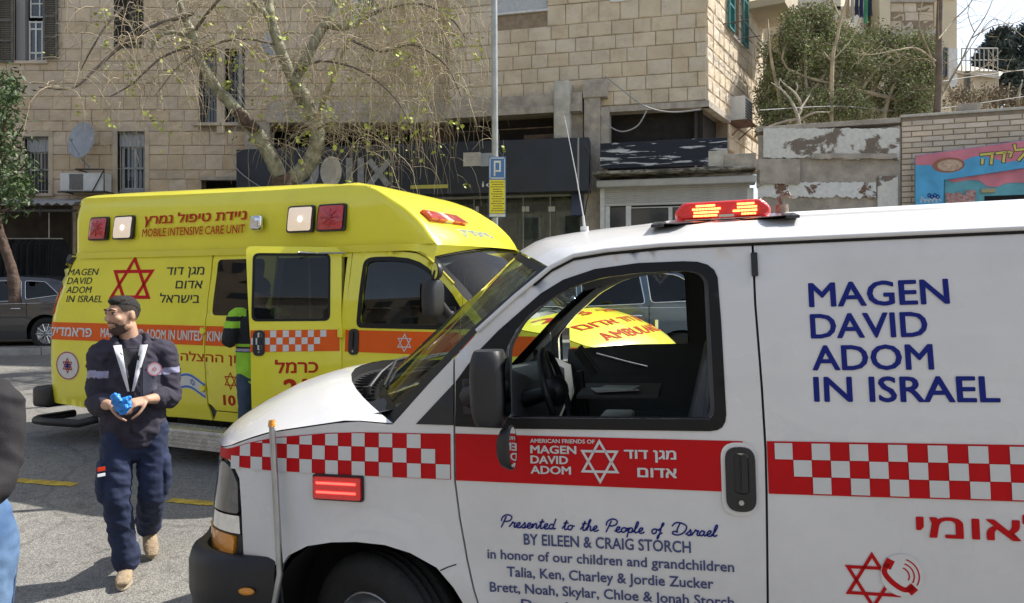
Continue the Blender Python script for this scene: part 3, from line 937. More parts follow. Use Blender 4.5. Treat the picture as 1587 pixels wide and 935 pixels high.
mb = MB(); mb.tube([wn(1.088, .752, .001), wn(1.12, .742, .001), wn(1.15, .728, .001)], .0022, 4); mb.build('fender_seam', M['dark'], fender)
# fender checks
def ftop(x): return ip(x, [1.10, 1.48, 1.62, 1.87, 2.02, 2.10, 2.16, 2.5], [1.240, 1.238, 1.232, 1.208, 1.178, 1.158, 1.148, 1.135])
mb = MB(); n = 60
us = [1.103 + (2.44 - 1.103) * i / n for i in range(n + 1)]
def fbot(u): return ip(u, [1.1, 1.9, 2.05, 2.09, 2.13, 2.5], [1.068, 1.072, 1.078, 1.088, 1.106, 1.112])
mb.add([pl(-u, z) for u in us for z in (fbot(u), ftop(u))], [(2 * i, 2 * i + 1, 2 * i + 3, 2 * i + 2) for i in range(n)])
mb.build('stripe', M['red'], fender)
mb = MB(); cw = .0595
def clipcell(x0, x1, z0, z1):
    k = 3
    for j in range(k):
        a = x0 + (x1 - x0) * j / k; b = x0 + (x1 - x0) * (j + 1) / k
        ta = min(z1, ftop(a) - .003); tb = min(z1, ftop(b) - .003)
        if ta > z0 + .002 or tb > z0 + .002:
            mb.add([pl2(-a, z0), pl2(-b, z0), pl2(-b, max(z0, tb)), pl2(-a, max(z0, ta))], [(0, 1, 2, 3)])
for k in range(17):
    x0 = 1.104 + cw * k
    for row in range(4):
        z0 = 1.0695 + .0565 * row
        whitec = (row == 0 and k % 2 == 0) or (row == 1 and k % 2 == 1) or (row == 2 and k % 2 == 0 and k >= 2) or (row == 3 and k % 2 == 1 and k > 1)
        if row >= 3: whitec = False
        if whitec: clipcell(x0 + .0012, x0 + cw - .0012, z0 + .0012, z0 + .0553)
mb.build('checker', M['film_white'], fender)
# flank checks
mb = MB(); quad(mb, pl, .043, 1.053, 3.7, 1.231, 90); mb.build('stripe', M['red'], flank)
mb = MB()
for k in range(60):
    x0 = .0665 + .0595 * k
    for row in range(3):
        z0 = 1.2265 - .0565 * (row + 1)
        if (k - row) % 2 == 0 and k >= row: quad(mb, pl2, x0 + .001, z0 + .001, x0 + .0585, z0 + .0555, 2)
mb.build('checker', M['film_white'], flank)
# lettering
mb = MB()
for s, x0, x1, b in (('MAGEN', .203, .646, 1.687), ('DAVID', .203, .572, 1.579), ('ADOM', .203, .582, 1.471), ('IN ISRAEL', .203, .770, 1.365)):
    lettering(mb, s, pl, x0, b, .086, x1 - x0, .022)
mb.build('lettering', M['navy_film'], flank)
mb = MB()
lettering(mb, 'BY EILEEN & CRAIG STORCH', pl, -.825, .838, .042, .602, .022)
lettering(mb, 'in honor of our children and grandchildren', pl, -.967, .779, .037, .888, .02)
lettering(mb, 'Talia, Ken, Charley & Jordie Zucker', pl, -.894, .716, .038, .744, .02)
lettering(mb, 'Brett, Noah, Skylar, Chloe & Jonah Storch', pl, -.962, .655, .038, .879, .02)
lettering(mb, 'Dana, Jason &', pl, -.845, .596, .038, .36, .02)
mb.build('lettering', mat('slate_blue_lettering', (.05, .07, .20), .4), door)
# script line: hand-drawn letters, unit x-height 1
SC = {
 'P': ([[(.1, -.1), (.35, 1.0), (.62, 2.2)], [(.0, 1.2), (.1, 2.0), (.7, 2.5), (1.35, 2.2), (1.3, 1.5), (.8, 1.15), (.4, 1.2)]], 1.3),
 'r': ([[(-.1, .1), (.2, .7), (.35, 1.1), (.45, .9), (.7, .95), (.6, .3), (.75, .05), (1.0, .25)]], .85),
 'e': ([[(-.1, .15), (.4, .5), (.55, .95), (.3, 1.0), (.1, .5), (.25, .05), (.6, .05), (.85, .3)]], .75),
 's': ([[(-.1, .15), (.3, .7), (.42, 1.1), (.55, .6), (.45, .1), (.15, .08), (.4, .0), (.85, .25)]], .75),
 'n': ([[(-.1, .2), (.12, .9), (.15, .05)], [(.15, .3), (.4, .95), (.6, .85), (.62, .15), (.8, .05), (1.0, .3)]], .95),
 't': ([[(-.1, .2), (.2, .9), (.4, 1.9)], [(.4, 1.9), (.25, .4), (.4, .05), (.75, .3)], [(.02, 1.3), (.7, 1.4)]], .65),
 'd': ([[(.6, .85), (.3, .95), (.05, .45), (.3, .02), (.6, .4)], [(.85, 2.1), (.62, .5), (.7, .05), (1.0, .25)]], .95),
 'o': ([[(.5, .95), (.15, .8), (.05, .35), (.3, .02), (.6, .3), (.6, .8), (.45, .95), (.7, .8), (.95, .85)]], .85),
 'h': ([[(-.05, .2), (.3, 1.2), (.5, 2.1), (.3, 2.0), (.15, .05)], [(.17, .4), (.4, .95), (.6, .8), (.6, .2), (.75, .05), (.95, .3)]], .9),
 'p': ([[(-.1, .2), (.2, .95), (.05, -.9)], [(.15, .5), (.4, .95), (.65, .7), (.5, .1), (.2, .1)], [(.5, .08), (.85, .3)]], .8),
 'l': ([[(-.1, .15), (.35, 1.1), (.5, 2.0), (.3, 2.05), (.15, .8), (.25, .05), (.65, .3)]], .6),
 'f': ([[(.0, .6), (.5, 1.6), (.6, 2.05), (.4, 2.0), (.3, .8), (.15, -.7), (.0, -.8), (.1, -.2), (.6, .3)]], .65),
 'I': ([[(.0, 1.6), (.5, 2.3), (1.3, 2.2), (1.9, 1.6), (1.7, .6), (1.0, .0), (.3, .15), (.3, .6), (.8, .6)], [(1.0, 2.2), (.75, 1.0), (.85, .4)]], 2.0),
 'a': ([[(.6, .85), (.3, .95), (.05, .45), (.3, .02), (.58, .4), (.62, .95)], [(.62, .95), (.6, .3), (.75, .05), (1.0, .3)]], .9),
}
def script(mb_, s, place, x, y, xh, width):
    tot = sum(SC[c][1] if c != ' ' else 1.0 for c in s)
    kx = width / tot
    for c in s:
        if c == ' ': x += kx * 1.0; continue
        st_, adv = SC[c]
        for q in st_:
            pts = [(x + (px_ + py_ * .12) * kx, y + py_ * xh) for px_, py_ in q]
            stroke(mb_, place, spline(pts, 5), .0052)
        x += adv * kx
mb = MB(); script(mb, 'Presented to the People of Israel', pl, -.912, .899, .0185, .778); mb.build('script_lettering', M['navy_film'], door)
mb = MB()
lettering(mb, 'AMERICAN FRIENDS OF', pl2, -.791, 1.213, .0145, .240, .03)
lettering(mb, 'MAGEN', pl2, -.791, 1.175, .029, .172, .035)
lettering(mb, 'DAVID', pl2, -.791, 1.138, .029, .141, .035)
lettering(mb, 'ADOM', pl2, -.791, 1.101, .029, .151, .035)
star(mb, pl2, -.5345, 1.1495, .0805, .0085)
lettering(mb, heb('mgN dvd'), pl2, -.447, 1.163, .036, .184, .03)
lettering(mb, heb('advM'), pl2, -.401, 1.099, .038, .138, .03)
mb.build('lettering', M['film_white'], door)
mb = MB()
lettering(mb, heb('harg') [:0] + heb('lavmy'), pl, .499, .929, .078, .40, .02)
star(mb, pl, .362, .775, .098, .011)
mb.build('lettering', M['red'], flank)
mb = MB(); disc(mb, lambda u, v: wn(-u, v, .0045), .452, .80, .066, .070)
mb.build('phone_patch', M['white'], flank)
mb = MB()
ph = spline([(.408, .838), (.398, .81), (.412, .785), (.438, .762), (.462, .752), (.485, .762)], 5)
stroke(mb, pl2, ph, .017); stroke(mb, pl2, [(.400, .842), (.424, .830)], .032); stroke(mb, pl2, [(.468, .745), (.488, .765)], .030)
for r_ in (.028, .043, .058): stroke(mb, pl2, [(.445 + r_ * math.cos(R(a)), .798 + r_ * math.sin(R(a))) for a in range(-30, 71, 10)], .0045)
mb.build('phone_emblem', M['red'], flank)
# red flashing lamp on the fender
mb = MB()
def lampbox(parent, S, x0, x1, z0, z1, m, name, d=.02, frame=True, r=.012):
    if frame:
        f_ = MB(); panel(f_, S, rect(x0 - .008, z0 - .008, x1 + .008, z1 + .008, r), [], .05, d * .5, d * .6); fr = f_.build('lamp_frame', M['black_plastic'], parent)
    l_ = MB(); panel(l_, S, rect(x0, z0, x1, z1, r * .8), [], .04, d, d); return l_.build(name, m, parent)
lo = lampbox(wa, wn, 1.476, 1.686, .976, 1.062, M['redlit'], 'warning_lamp', .022)
mb = MB()
for zz in (1.002, 1.038): quad(mb, lambda u, v: wn(-u, v, .024), -1.672, zz - .004, -1.495, zz + .005, 2)
mb.build('led_row', M['ledred'], lo)
mirror(wa, 1, True); mirror(wa, -1, True, .20)
# corner poles on the bumper
for s, ox in ((1, -.10), (-1, .0)):
    mb = MB(); yb = 1.0 if s > 0 else .93
    mb.tube([V((1.955 + ox, s * yb, .38)), V((1.955 + ox, s * (yb + .02), .55)), V((1.925 + ox, s * (yb + .02), .68)), V((1.945 + ox, s * yb, .95)), V((1.96 + ox, s * (yb - .01), 1.26 if s > 0 else 1.32))], .0135, 8)
    po = mb.build('corner_pole', M['steel'] if s > 0 else M['film_white'], wa)
    mb = MB(); t_ = V((1.96 + ox, s * (yb - .01), 1.26 if s > 0 else 1.32)); mb.cyl(t_, t_ + V((0, 0, .025)), .017, 12, .013); mb.build('cap', M['amberlens'], po)
# light bar on the roof
lb = empty('light_bar', (0, 0, 0)); lb.parent = wa
mb = MB()
LBZ = 2.084
def bar(u, v):   # superellipse sleeve along y
    pass

sec = rounded([(-.185, -.042), (.185, -.042), (.197, -.005), (.16, .038), (-.16, .038), (-.197, -.005)], .02, 4)
ys = [-.52, -.515, -.49, -.42, -.2, .2, .42, .49, .515, .52]
sc_ = [.7, .86, .96, 1, 1, 1, 1, .96, .86, .7]
vs = []
for y, k in zip(ys, sc_):
    for p in sec: vs.append(V((.070 + p[0] * (k * .3 + .7), y, LBZ + p[1] * k)))
n = len(sec)
mb.add(vs, [(i * n + k, i * n + (k + 1) % n, (i + 1) * n + (k + 1) % n, (i + 1) * n + k) for i in range(len(ys) - 1) for k in range(n)], True)
mb.add(vs[:n], [tuple(range(n))]); mb.add(vs[-n:], [tuple(range(n))])
mb.build('lens', M['redlit'], lb)
mb = MB(); rr = random.Random(3)
for x0, x1 in ((-.075, .015), (.075, .19)):
    for row in range(4):
        a = x0 + rr.uniform(0, .012) + (.012 if row in (0, 3) else 0); b = x1 - rr.uniform(0, .012) - (.012 if row in (0, 3) else 0); x = a
        while x < b:
            wd_ = rr.uniform(.018, .04) if row % 2 else rr.uniform(.008, .014)
            mb.box((x + wd_ / 2, .521, LBZ - .024 + row * .0135), (wd_, .004, .0085), bev=.001); x += wd_ + .0015
mb.build('led_row', M['ledrow'], lb)
mb = MB(); mb.box((.07, 0, LBZ - .036), (.30, 1.02, .012), bev=.003); mb.box((.055, .522, LBZ - .028), (.06, .006, .010)); mb.build('base_rail', M['chrome'], lb)
for s in (1, -1):
  mb = MB()
  for sx in (1, -1):
    a = V((.07 + sx * .09, s * .40, LBZ - .04)); b = roof_pt(.07 + sx * .25, s * .68, .006)
    b = V((.07 + sx * .25, s * .64, b.z))
    mb.add([a + V((0, -s * .05, 0)), a + V((0, s * .10, 0)), b + V((0, s * .07, 0)), b + V((0, -s * .12, 0)), a + V((-sx * .06, -s * .05, -.006)), a + V((-sx * .06, s * .10, -.006)), b + V((-sx * .07, s * .07, -.004)), b + V((-sx * .07, -s * .12, -.004))],
               [(0, 1, 2, 3), (4, 5, 6, 7), (0, 3, 7, 4), (1, 2, 6, 5), (0, 1, 5, 4), (2, 3, 7, 6)])
    mb.box(b + V((0, -s * .02, .004)), (.05, .20, .012), Matrix.Rotation(-s * R(8), 3, 'X'), bev=.003)
  mb.box((.07, s * .45, LBZ - .052), (.26, .12, .02), bev=.004)
  mb.box((.055, s * .62, 2.008), (.10, .15, .010), Matrix.Rotation(-s * R(19), 3, 'X'), bev=.003)
  mb.build('foot', M['black_plastic'], lb)
mb = MB(); mb.cyl(V((-.17, .40, 2.045)), V((-.17, .40, 2.10)), .026, 16); mb.cyl(V((-.17, .40, 2.045)), V((-.17, .40, 2.060)), .036, 16)
for i in range(7):
    a = i * .9; mb.tube([V((-.17, .40, 2.09)), V((-.165 + .012 * math.cos(a), .40 + .015 * math.sin(a), 2.13)), V((-.185 - .02 * math.cos(a), .40, 2.145 + .012 * math.sin(a * 2))), V((-.21 + .01 * math.cos(a), .40 + .02 * math.sin(a), 2.13))], .004, 5)
mb.build('cable_gland', mat('bare_cable', (.25, .2, .15), .6, var=.4, vscale=60), wa)
# whip aerial
mb = MB(); a = roof_pt(.66, .42); mb.cyl(a, a + V((0, 0, .02)), .018, 12); mb.tube([a, a + V((.004, .0, .07))], [.007, .005], 6)
mb.tube([a + V((.004, 0, .07)), a + V((.03, .0, .25)), a + V((.075, 0, .52))], [.003, .0022, .0015], 5); mb.build('aerial', M['film_white'], wa)
# cab clutter
mb = MB(); Rt = Matrix.Rotation(R(35), 3, 'Y') @ Matrix.Rotation(R(20), 3, 'Z')
mb.box((.72, .05, 1.43), (.02, .22, .15), Rt, bev=.006); mb.tube([V((.76, .02, 1.38)), V((.74, 0, 1.2)), V((.7, 0, .7))], .018, 6)
mb.build('tablet_mount', M['black_plastic'], wa)
mb = MB(); mb.box((.56, .05, 1.285), (.38, .30, .02), Matrix.Rotation(R(-4), 3, 'X'), bev=.005); mb.build('tray', M['interior'], wa)
mb = MB(); mb.box((.58, .12, 1.302), (.20, .14, .006), Matrix.Rotation(R(20), 3, 'Z')); mb.box((.56, .10, 1.308), (.17, .12, .005), Matrix.Rotation(R(-10), 3, 'Z')); mb.build('paper', M['paper'], wa)
mb = MB(); mb.box((.60, -.12, 1.13), (.16, .24, .05), bev=.02); mb.build('sunlit_seat_patch', M['paper'], wa)  # white box standing in for the sunlit patch on the seat
mb = MB(); mb.box((.60, -.08, .86), (.40, .36, .50), bev=.03); mb.build('console', M['interior'], wa)
mb = MB()
for s in (-1,): mb.tube([V((.80, s * .84, 1.395)), V((.62, s * .83, 1.345)), V((.50, s * .83, 1.315))], .008, 5)
mb.build('grab_rail', M['steel'], wa)
# hood decal slivers and ring of the previous badge on the glass
mb = MB()
def hp(r, t): return hood_pt(r, t, .004)
for r0, r1, t0, t1 in ((.62, .84, -.10, -.04), (.60, .80, .02, .06), (.55, .72, .16, .20), (.66, .86, .28, .32), (.5, .66, .36, .40)):
    mb.grid(lambda r, t: hp(r, t), lin(r0, r1, 4), [t0, t1], True)
mb.build('hood_lettering', M['red'], wp['hood'])

# ================================================================== yellow ambulance
YM = van_matrix(537, 6.58, .91, -.414, 0, -1, .17)
ya = empty('ambulance', mat=YM, label='yellow high-roofed ambulance van with orange band and its side door open, behind the paramedic', cat='ambulance')
yp = van_body(ya, 'yellow', -1, False)
yn = side(-1)
yfl = yp['flank', -1]; ydo = yp['door', -1]; yrd = yp['rdoor']
def ql(u, v): return yn(u, v, .003)
def ql2(u, v): return yn(u, v, .0055)
mb = MB(); quad(mb, ql, -3.93, 1.063, -1.64, 1.245, 40); mb.build('stripe', M['orange'], yfl)
mb = MB(); quad(mb, ql, -1.612, 1.063, -.862, 1.245, 14); mb.build('stripe', M['orange'], yrd)
mb = MB(); quad(mb, ql, -.02, 1.058, 1.08, 1.243, 16); mb.build('stripe', M['orange'], ydo)
mb = MB(); quad(mb, ql, 1.095, 1.07, 2.4, 1.15, 20); quad(mb, ql, 1.095, 1.15, 1.9, 1.225, 10); mb.build('stripe', M['orange'], yp['fender', -1])
for c in ydo.children:
    if c.name.startswith('door_handle') or c.name.startswith('keyhole'): c.location.y -= .004
mb = MB()
lettering(mb, heb('pramdyq'), ql2, -3.81, 1.105, .105, .65, .03)
lettering(mb, 'MAGEN DAVID ADOM IN UNITED', ql2, -3.03, 1.108, .094, 1.385, .03)
mb.build('lettering', M['film_white'], yfl)
mb = MB(); lettering(mb, 'KINGDOM', ql2, -1.59, 1.108, .094, .47, .03); mb.build('lettering', M['film_white'], yrd)
mb = MB(); star(mb, ql2, .575, 1.149, .078, .008); mb.build('star', M['film_white'], ydo)
mb = MB()
for s, x0, x1, b in (('MAGEN', -3.64, -3.19, 1.737), ('DAVID', -3.63, -3.265, 1.645), ('ADOM', -3.62, -3.25, 1.551), ('IN ISRAEL', -3.60, -3.07, 1.457)):
    lettering(mb, s, ql, x0, b, .072, x1 - x0, .004, .12)
for s, x0, x1, b in (('mgN dvd', -2.22, -1.725, 1.73), ('advM', -2.07, -1.725, 1.598), ('bySral', -2.26, -1.735, 1.460)):
    lettering(mb, heb(s), ql, x0, b, .09, x1 - x0, .008)
mb.build('lettering', M['ink'], yfl)
mb = MB(); star(mb, ql, -2.68, 1.64, .292, .034, 1.17); mb.build('star', M['red'], yfl)
mb = MB(); star(mb, ql, -1.30, .745, .085, .009); lettering(mb, '101', ql, -1.40, .52, .095, .21, .04); mb.build('emblem', M['darkred_film'], yrd)
mb = MB()
lettering(mb, heb('argvN hhclh havmy').replace('', ''), ql, -2.42, .912, .085, 1.47, .012)
mb.build('lettering', M['darkred_film'], yfl)
# round badge
mb = MB(); bx, bz = -3.525, .797
disc(mb, ql, bx, bz, .178, .150); mb.build('badge', M['film_white'], yfl)
mb = MB(); disc(mb, ql2, bx, bz, .172, .145, 36, .93); star(mb, ql2, bx, bz, .085, .010); mb.build('badge_ring', M['darkred_film'], yfl)
mb = MB()
for a in (0, 60, 120): stroke(mb, ql2, [(bx - .04 * math.cos(R(a + 90)), bz - .04 * math.sin(R(a + 90))), (bx + .04 * math.cos(R(a + 90)), bz + .04 * math.sin(R(a + 90)))], .017)
mb.build('badge_cross', M['navy_film'], yfl)
# flag print
def fl_(u, v): return (u, v - .16 * u + .028 * math.sin(u * 14))
def fplace(off):
    def q(u, v):
        a, b = fl_(u, v); return yn(-1.925 + a, .70 + b, off)
    return q
mb = MB(); quad(mb, fplace(.003), 0, -.062, .31, .085, 10); mb.build('flag_print', M['film_white'], yfl)
mb = MB(); quad(mb, fplace(.005), 0, .058, .31, .078, 10); quad(mb, fplace(.005), 0, -.055, .31, -.035, 10); star(mb, fplace(.005), .155, .012, .036, .005)
mb.build('flag_bands', M['bluefilm'], yfl)
mb = MB(); stroke(mb, ql, [(-1.925, .84), (-1.96, .56)], .008); mb.build('flag_staff', M['ink'], yfl)
# open half of the side doors
A = R(35); Hx, Hy = -.05, -1.005
def D(u, z, off=0.0):
    o_ = (prof(z) - 1.0) + off; u = u * .955
    return V((Hx - math.cos(A) * u + math.sin(A) * o_, Hy - math.sin(A) * u - math.cos(A) * o_, z))
def Dt(u, v, off=.0035): return D(.83 - u, v, off)
dn = MB(); panel(dn, D, rounded([(.0, .44), (.765, .44), (.775, 1.1), (.835, 1.955), (0, 1.955)], [.02, .06, .0, .05, .03]), [rect(.105, 1.325, .765, 1.89, .05)], .08, 0, .05, dens=.05)
panel(dn, D, rounded([(.0, .44), (.765, .44), (.775, 1.1), (.835, 1.955), (0, 1.955)], [.02, .06, .0, .05, .03]), [rect(.09, 1.31, .78, 1.905, .05)], .12, -.05, 0, True)
sd = dn.build('side_door', M['yellow'], ya)
mb = MB(); panel(mb, D, rect(.105, 1.325, .765, 1.89, .05), [], .1, -.006, 0, dens=.08); mb.build('window', M['tint'], sd)
mb = MB(); panel(mb, D, rect(.098, 1.318, .772, 1.897, .055), [rect(.118, 1.338, .752, 1.877, .04)], .06, .003, .012, dens=.05); mb.build('window_seal', M['black_trim'], sd)
mb = MB(); quad(mb, Dt, .052, 1.063, .815, 1.245, 8); mb.build('stripe', M['orange'], sd)
mb = MB()
for k in range(1, 15):
    for row in range(3):
        u0 = .004 + k * .0535; z0 = 1.243 - .060 * (row + 1)
        if (k + row) % 2 == 0 and u0 + .0535 < .79 - row * .055: quad(mb, lambda u, v: Dt(u, v, .0055), u0 + .001, z0 + .002, u0 + .0525, z0 + .058, 1)
mb.build('checker', M['film_white'], sd)
mb = MB()
lettering(mb, heb('krml'), Dt, .26, .885, .105, .37, .03)
lettering(mb, '215', Dt, .33, .68, .155, .36, .05)
mb.build('lettering', M['darkred_film'], sd)
mb = MB(); cu, cz = .125, 1.14
o = rect(cu - .05, cz - .11, cu + .05, cz + .105, .045, 6)
panel(mb, lambda u, v, off=0: Dt(u, v, off), o, [rect(cu - .028, cz - .06, cu + .024, cz + .085, .02, 5)], .04, .010, .012)
panel(mb, lambda u, v, off=0: Dt(u, v, off), rect(cu - .028, cz - .06, cu + .024, cz + .085, .02, 5), [], .04, .004)
panel(mb, lambda u, v, off=0: Dt(u, v, off), rect(cu + .004, cz - .055, cu + .02, cz + .08, .007, 5), [], .04, .015, .012)
dh = mb.build('door_handle', M['black_plastic'], sd)
mb = MB(); c = Dt(cu, cz - .078, .011); mb.ball(c, .009, 8, 6); mb.build('keyhole', M['steel'], dh)
mb = MB()
for hz in (1.22, .62): mb.box(D(.0, hz, .012), (.05, .05, .085), bev=.004)
mb.build('hinge', M['yellow'], sd)
mb = MB(); mb.tube([V((-.06, -.94, 1.9)), V((-.3, -1.02, 1.9)), V((-.35, -1.2, 1.9))], .008, 5); mb.build('door_stay', M['steel'], sd)
# inside the patient cell
mb = MB()
mb.grid(lambda x, z: V((x, .55, z)), lin(-3.6, -.1, 4), lin(.45, 2.4, 4)); mb.grid(lambda y, z: V((-3.6, y, z)), lin(-.85, .85, 4), lin(.45, 2.4, 4))
mb.box((-1.3, .35, .75), (1.8, .4, .5), bev=.03); mb.box((-2.6, .3, 1.5), (1.6, .35, 1.0), bev=.02)
mb.build('cell_lining', M['interior'], ya)
mb = MB(); mb.tube([V((-.16, -.84, .55)), V((-.16, -.84, 1.9))], .02, 6); mb.tube([V((-.62, -.70, 1.0)), V((-.62, -.72, 1.88))], .012, 6); mb.build('grab_rail', mat('yellow_rail', (.7, .65, .1), .4), ya)
# raised roof
CL = ([-9, -3.0, -1.2, -.6, -.2, .1, .3, .5, .7, .85, .96, 1.04], [2.665, 2.655, 2.625, 2.612, 2.575, 2.50, 2.405, 2.285, 2.165, 2.075, 2.005, 1.955])
def fy(z): return ip(z, [1.93, 2.0, 2.2, 2.4, 2.5], [.925, .92, .90, .868, .835])
def Fz(x, y):
    k = abs(y) / .83
    return ip(x + ip(x, [.0, .52, .66, .73, .80], [.0, .0, .06, .14, .27]) * k ** 2.3, *CL)
def top_z(x, y):
    k = min(1, abs(y) / .835)
    base = 2.50 + .0 * x + (ip(x, [-3.4, -1.2], [.05, 0])) 
    sec_ = base + (ip(x, *CL) - base if x < -.2 else 2.61 - base) * (1 - k ** 3.2)
    f = Fz(x, y)
    d = sec_ - f
    return f if d > .05 else (sec_ if d < -.05 else min(sec_, f) - .012 * (1 - (d / .05) ** 2))
def ft(r, k):
    y = k * .835
    xm = 1.035 - .245 * abs(k) ** 2.3
    x = -3.50 + r * (xm + 3.50)
    return V((x, y, top_z(x, y)))
rs = [0, .1, .25, .4, .55, .65] + lin(.70, 1, 26)
ks = [-1, -.98, -.95, -.9, -.84, -.75, -.62, -.45, -.25, 0, .25, .45, .62, .75, .84, .9, .95, .98, 1]
fm = MB(); fm.grid(ft, rs, ks, True)
def fs(sg):
    def q(r, v, off=0.0):
        x = -3.50 + r * 4.29
        zt = top_z(x, .835)
        z = 1.965 + (zt - 1.965) * v
        return V((x, sg * ((fy(z) if v < 1 else .835) + off), z))
    return q
vsl = [0, .02, .2, .4, .6, .78, .86, .92, .96, .985, 1]
def fyy(z, zt):
    d = zt - z
    return min(fy(z), .835 + math.sqrt(max(0, 1 - (1 - min(1, d / .09)) ** 2)) * .045)
for sg in (1, -1):
    def wall(r, v):
        x = -3.50 + r * 4.29; zt = top_z(x, .835); z = 1.965 + (zt - 1.965) * v
        return V((x, sg * (fyy(z, zt) if v < 1 else .835), z))
    fm.grid(wall, [0, .2, .4, .6, .7] + lin(.74, 1, 20), vsl, True, sg > 0)
    # rounded rear corner
    def rc(a, v):
        zt = top_z(-3.5, .835); z = 1.965 + (zt - 1.965) * v; y = fyy(z, zt) if v < 1 else .835
        zz = z - (.06 * math.sin(a) * (v ** 3))
        return V((-3.50 - .14 * math.sin(a), sg * (y - .14 + .14 * math.cos(a)), zz))
    fm.grid(rc, lin(0, math.pi / 2, 7), vsl, True, sg < 0)
    fm.grid(lambda x, k: V((x, sg * ((.925 - .02 * k) + ((.84 + .045 * k) - (.925 - .02 * k)) * min(1, max(0, (x - .50) / .27))), 1.966 - (1.966 - min(1.91, gutz(x) + .006)) * k)), [-3.5, -2, -1, 0, .3, .42, .5, .56, .62, .67, .713, .75, .79], [0, .5, 1], True)
fm.grid(lambda k, v: V((-3.64 + (.14 * v if v > .8 else 0) * 0, k * .72, 1.965 + (2.50 - 1.965) * v)), lin(-1, 1, 5), lin(0, 1, 6), True)
fm.grid(lambda k, q: V((-3.64 + .14 * q, k * .78, 2.49 + (top_z(-3.5, k * .78) - 2.49) * q ** .5)), lin(-1, 1, 9), [0, .1, .3, .6, 1], True)
fm.build('raised_roof', M['yellow'], ya, weld=True)
mb = MB()
for s in (1, -1):
    pts = [side(s)(x, gutz(x) + .01, .004) for x in [-3.62, -2, -1, 0, .2, .3, .4, .503, .56, .626, .67, .713, .78, .85, .93, 1.0]]
    mb.tube(pts, .012, 6)
mb.build('roof_seam', mat('dark_yellow_paint', (.5, .45, .03), .4), ya)
mb = MB(); mb.grid(lambda k, q: V((1.035 - .245 * abs(k) ** 2.3, k * .84, 1.957)).lerp(ws_pt(.975, k, .012), q), ks, [0, .5, 1], True); mb.build('visor_edge', M['yellow'], ya)
def FS(x, z, off=0.0): return V((x, -(fy(z) + off), z))
def FSi(u, v, off=0.0): return FS(u, v, off)
for (x0, x1, mm, nm) in ((-3.30, -3.05, 'redlens', 'warning_lamp'), (-2.94, -2.68, 'clearlit', 'scene_lamp'), (-.70, -.43, 'clearlit', 'scene_lamp'), (-.365, -.09, 'redlens', 'warning_lamp')):
    f_ = MB(); panel(f_, FSi, rect(x0 - .012, 2.092, x1 + .012, 2.335, .03), [], .1, .02, .03); fr = f_.build('lamp_frame', M['black_plastic'], ya)
    l_ = MB(); panel(l_, lambda u, v, off=0: FS(u, v, off + .018 * (1 - (2 * (u - x0) / (x1 - x0) - 1) ** 4) * (1 - (2 * (v - 2.213) / .22) ** 4)), rect(x0 + .006, 2.108, x1 - .006, 2.32, .025), [], .04, .026, .0); lm = l_.build(nm, M[mm], fr)
    if mm == 'clearlit': b_ = MB(); b_.ball(FS((x0 + x1) / 2 + .02, 2.21, .045), (.022, .012, .026), 10, 8); b_.build('bulb', M['bulb'], lm)
    else:
        b_ = MB()
        for a in range(0, 360, 45): b_.tube([FS((x0 + x1) / 2, 2.215, .046), FS((x0 + x1) / 2 + .10 * math.cos(R(a)), 2.215 + .085 * math.sin(R(a)), .044)], [.012, .003], 4)
        b_.build('reflector', mat('deep_red_lens', (.38, .008, .012), .15, coat=1), lm)
mb = MB(); mb.box(FS(-1.05, 2.195, .03), (.13, .07, .14), bev=.03); mb.build('side_lamp', M['chrome'], ya)
mb = MB(); quad(mb, lambda u, v: FS(u, v, .068), -1.095, 2.15, -1.01, 2.22); mb.build('side_lamp_lens', M['clearlens'], ya)
def FSt(u, v): return FS(u, v, .003)
mb = MB(); lettering(mb, 'MOBILE INTENSIVE CARE UNIT', FSt, -2.545, 2.112, .083, 1.33, .015); lettering(mb, heb('nyydT typvl nmrC'), FSt, -2.54, 2.238, .095, 1.33, .025)
mb.build('lettering', M['darkred_film'], ya)
# lamps and lettering over the windshield
def fr_pt(y, z, off=0.0):
    lo_, hi_ = -.4, 1.04
    for _ in range(30):
        m_ = (lo_ + hi_) / 2
        if Fz(m_, y) > z: lo_ = m_
        else: hi_ = m_
    x = (lo_ + hi_) / 2
    return V((x + off * .8, y * (1 + .15 * off), z + off * .5))
for i in range(5):
    y0 = -.73 + i * .118; y1 = y0 + .104
    mb = MB(); mb.add([fr_pt(y, z, o_) for o_ in (-.01, .045) for y, z in ((y0, 2.168), (y1, 2.168), (y1, 2.245), (y0, 2.245))], [(0, 1, 5, 4), (1, 2, 6, 5), (2, 3, 7, 6), (3, 0, 4, 7), (4, 5, 6, 7)])
    mb.build('front_lamp', M['clearlens'] if i == 2 else M['redlens'], ya)
mb = MB(); lettering(mb, heb('pramdyq'), lambda u, v: fr_pt(u, v, .004), -.42, 2.06, .065, .50, .0); mb.build('lettering', M['bluefilm'], ya)
mirror(ya, -1, False); mirror(ya, 1, False)
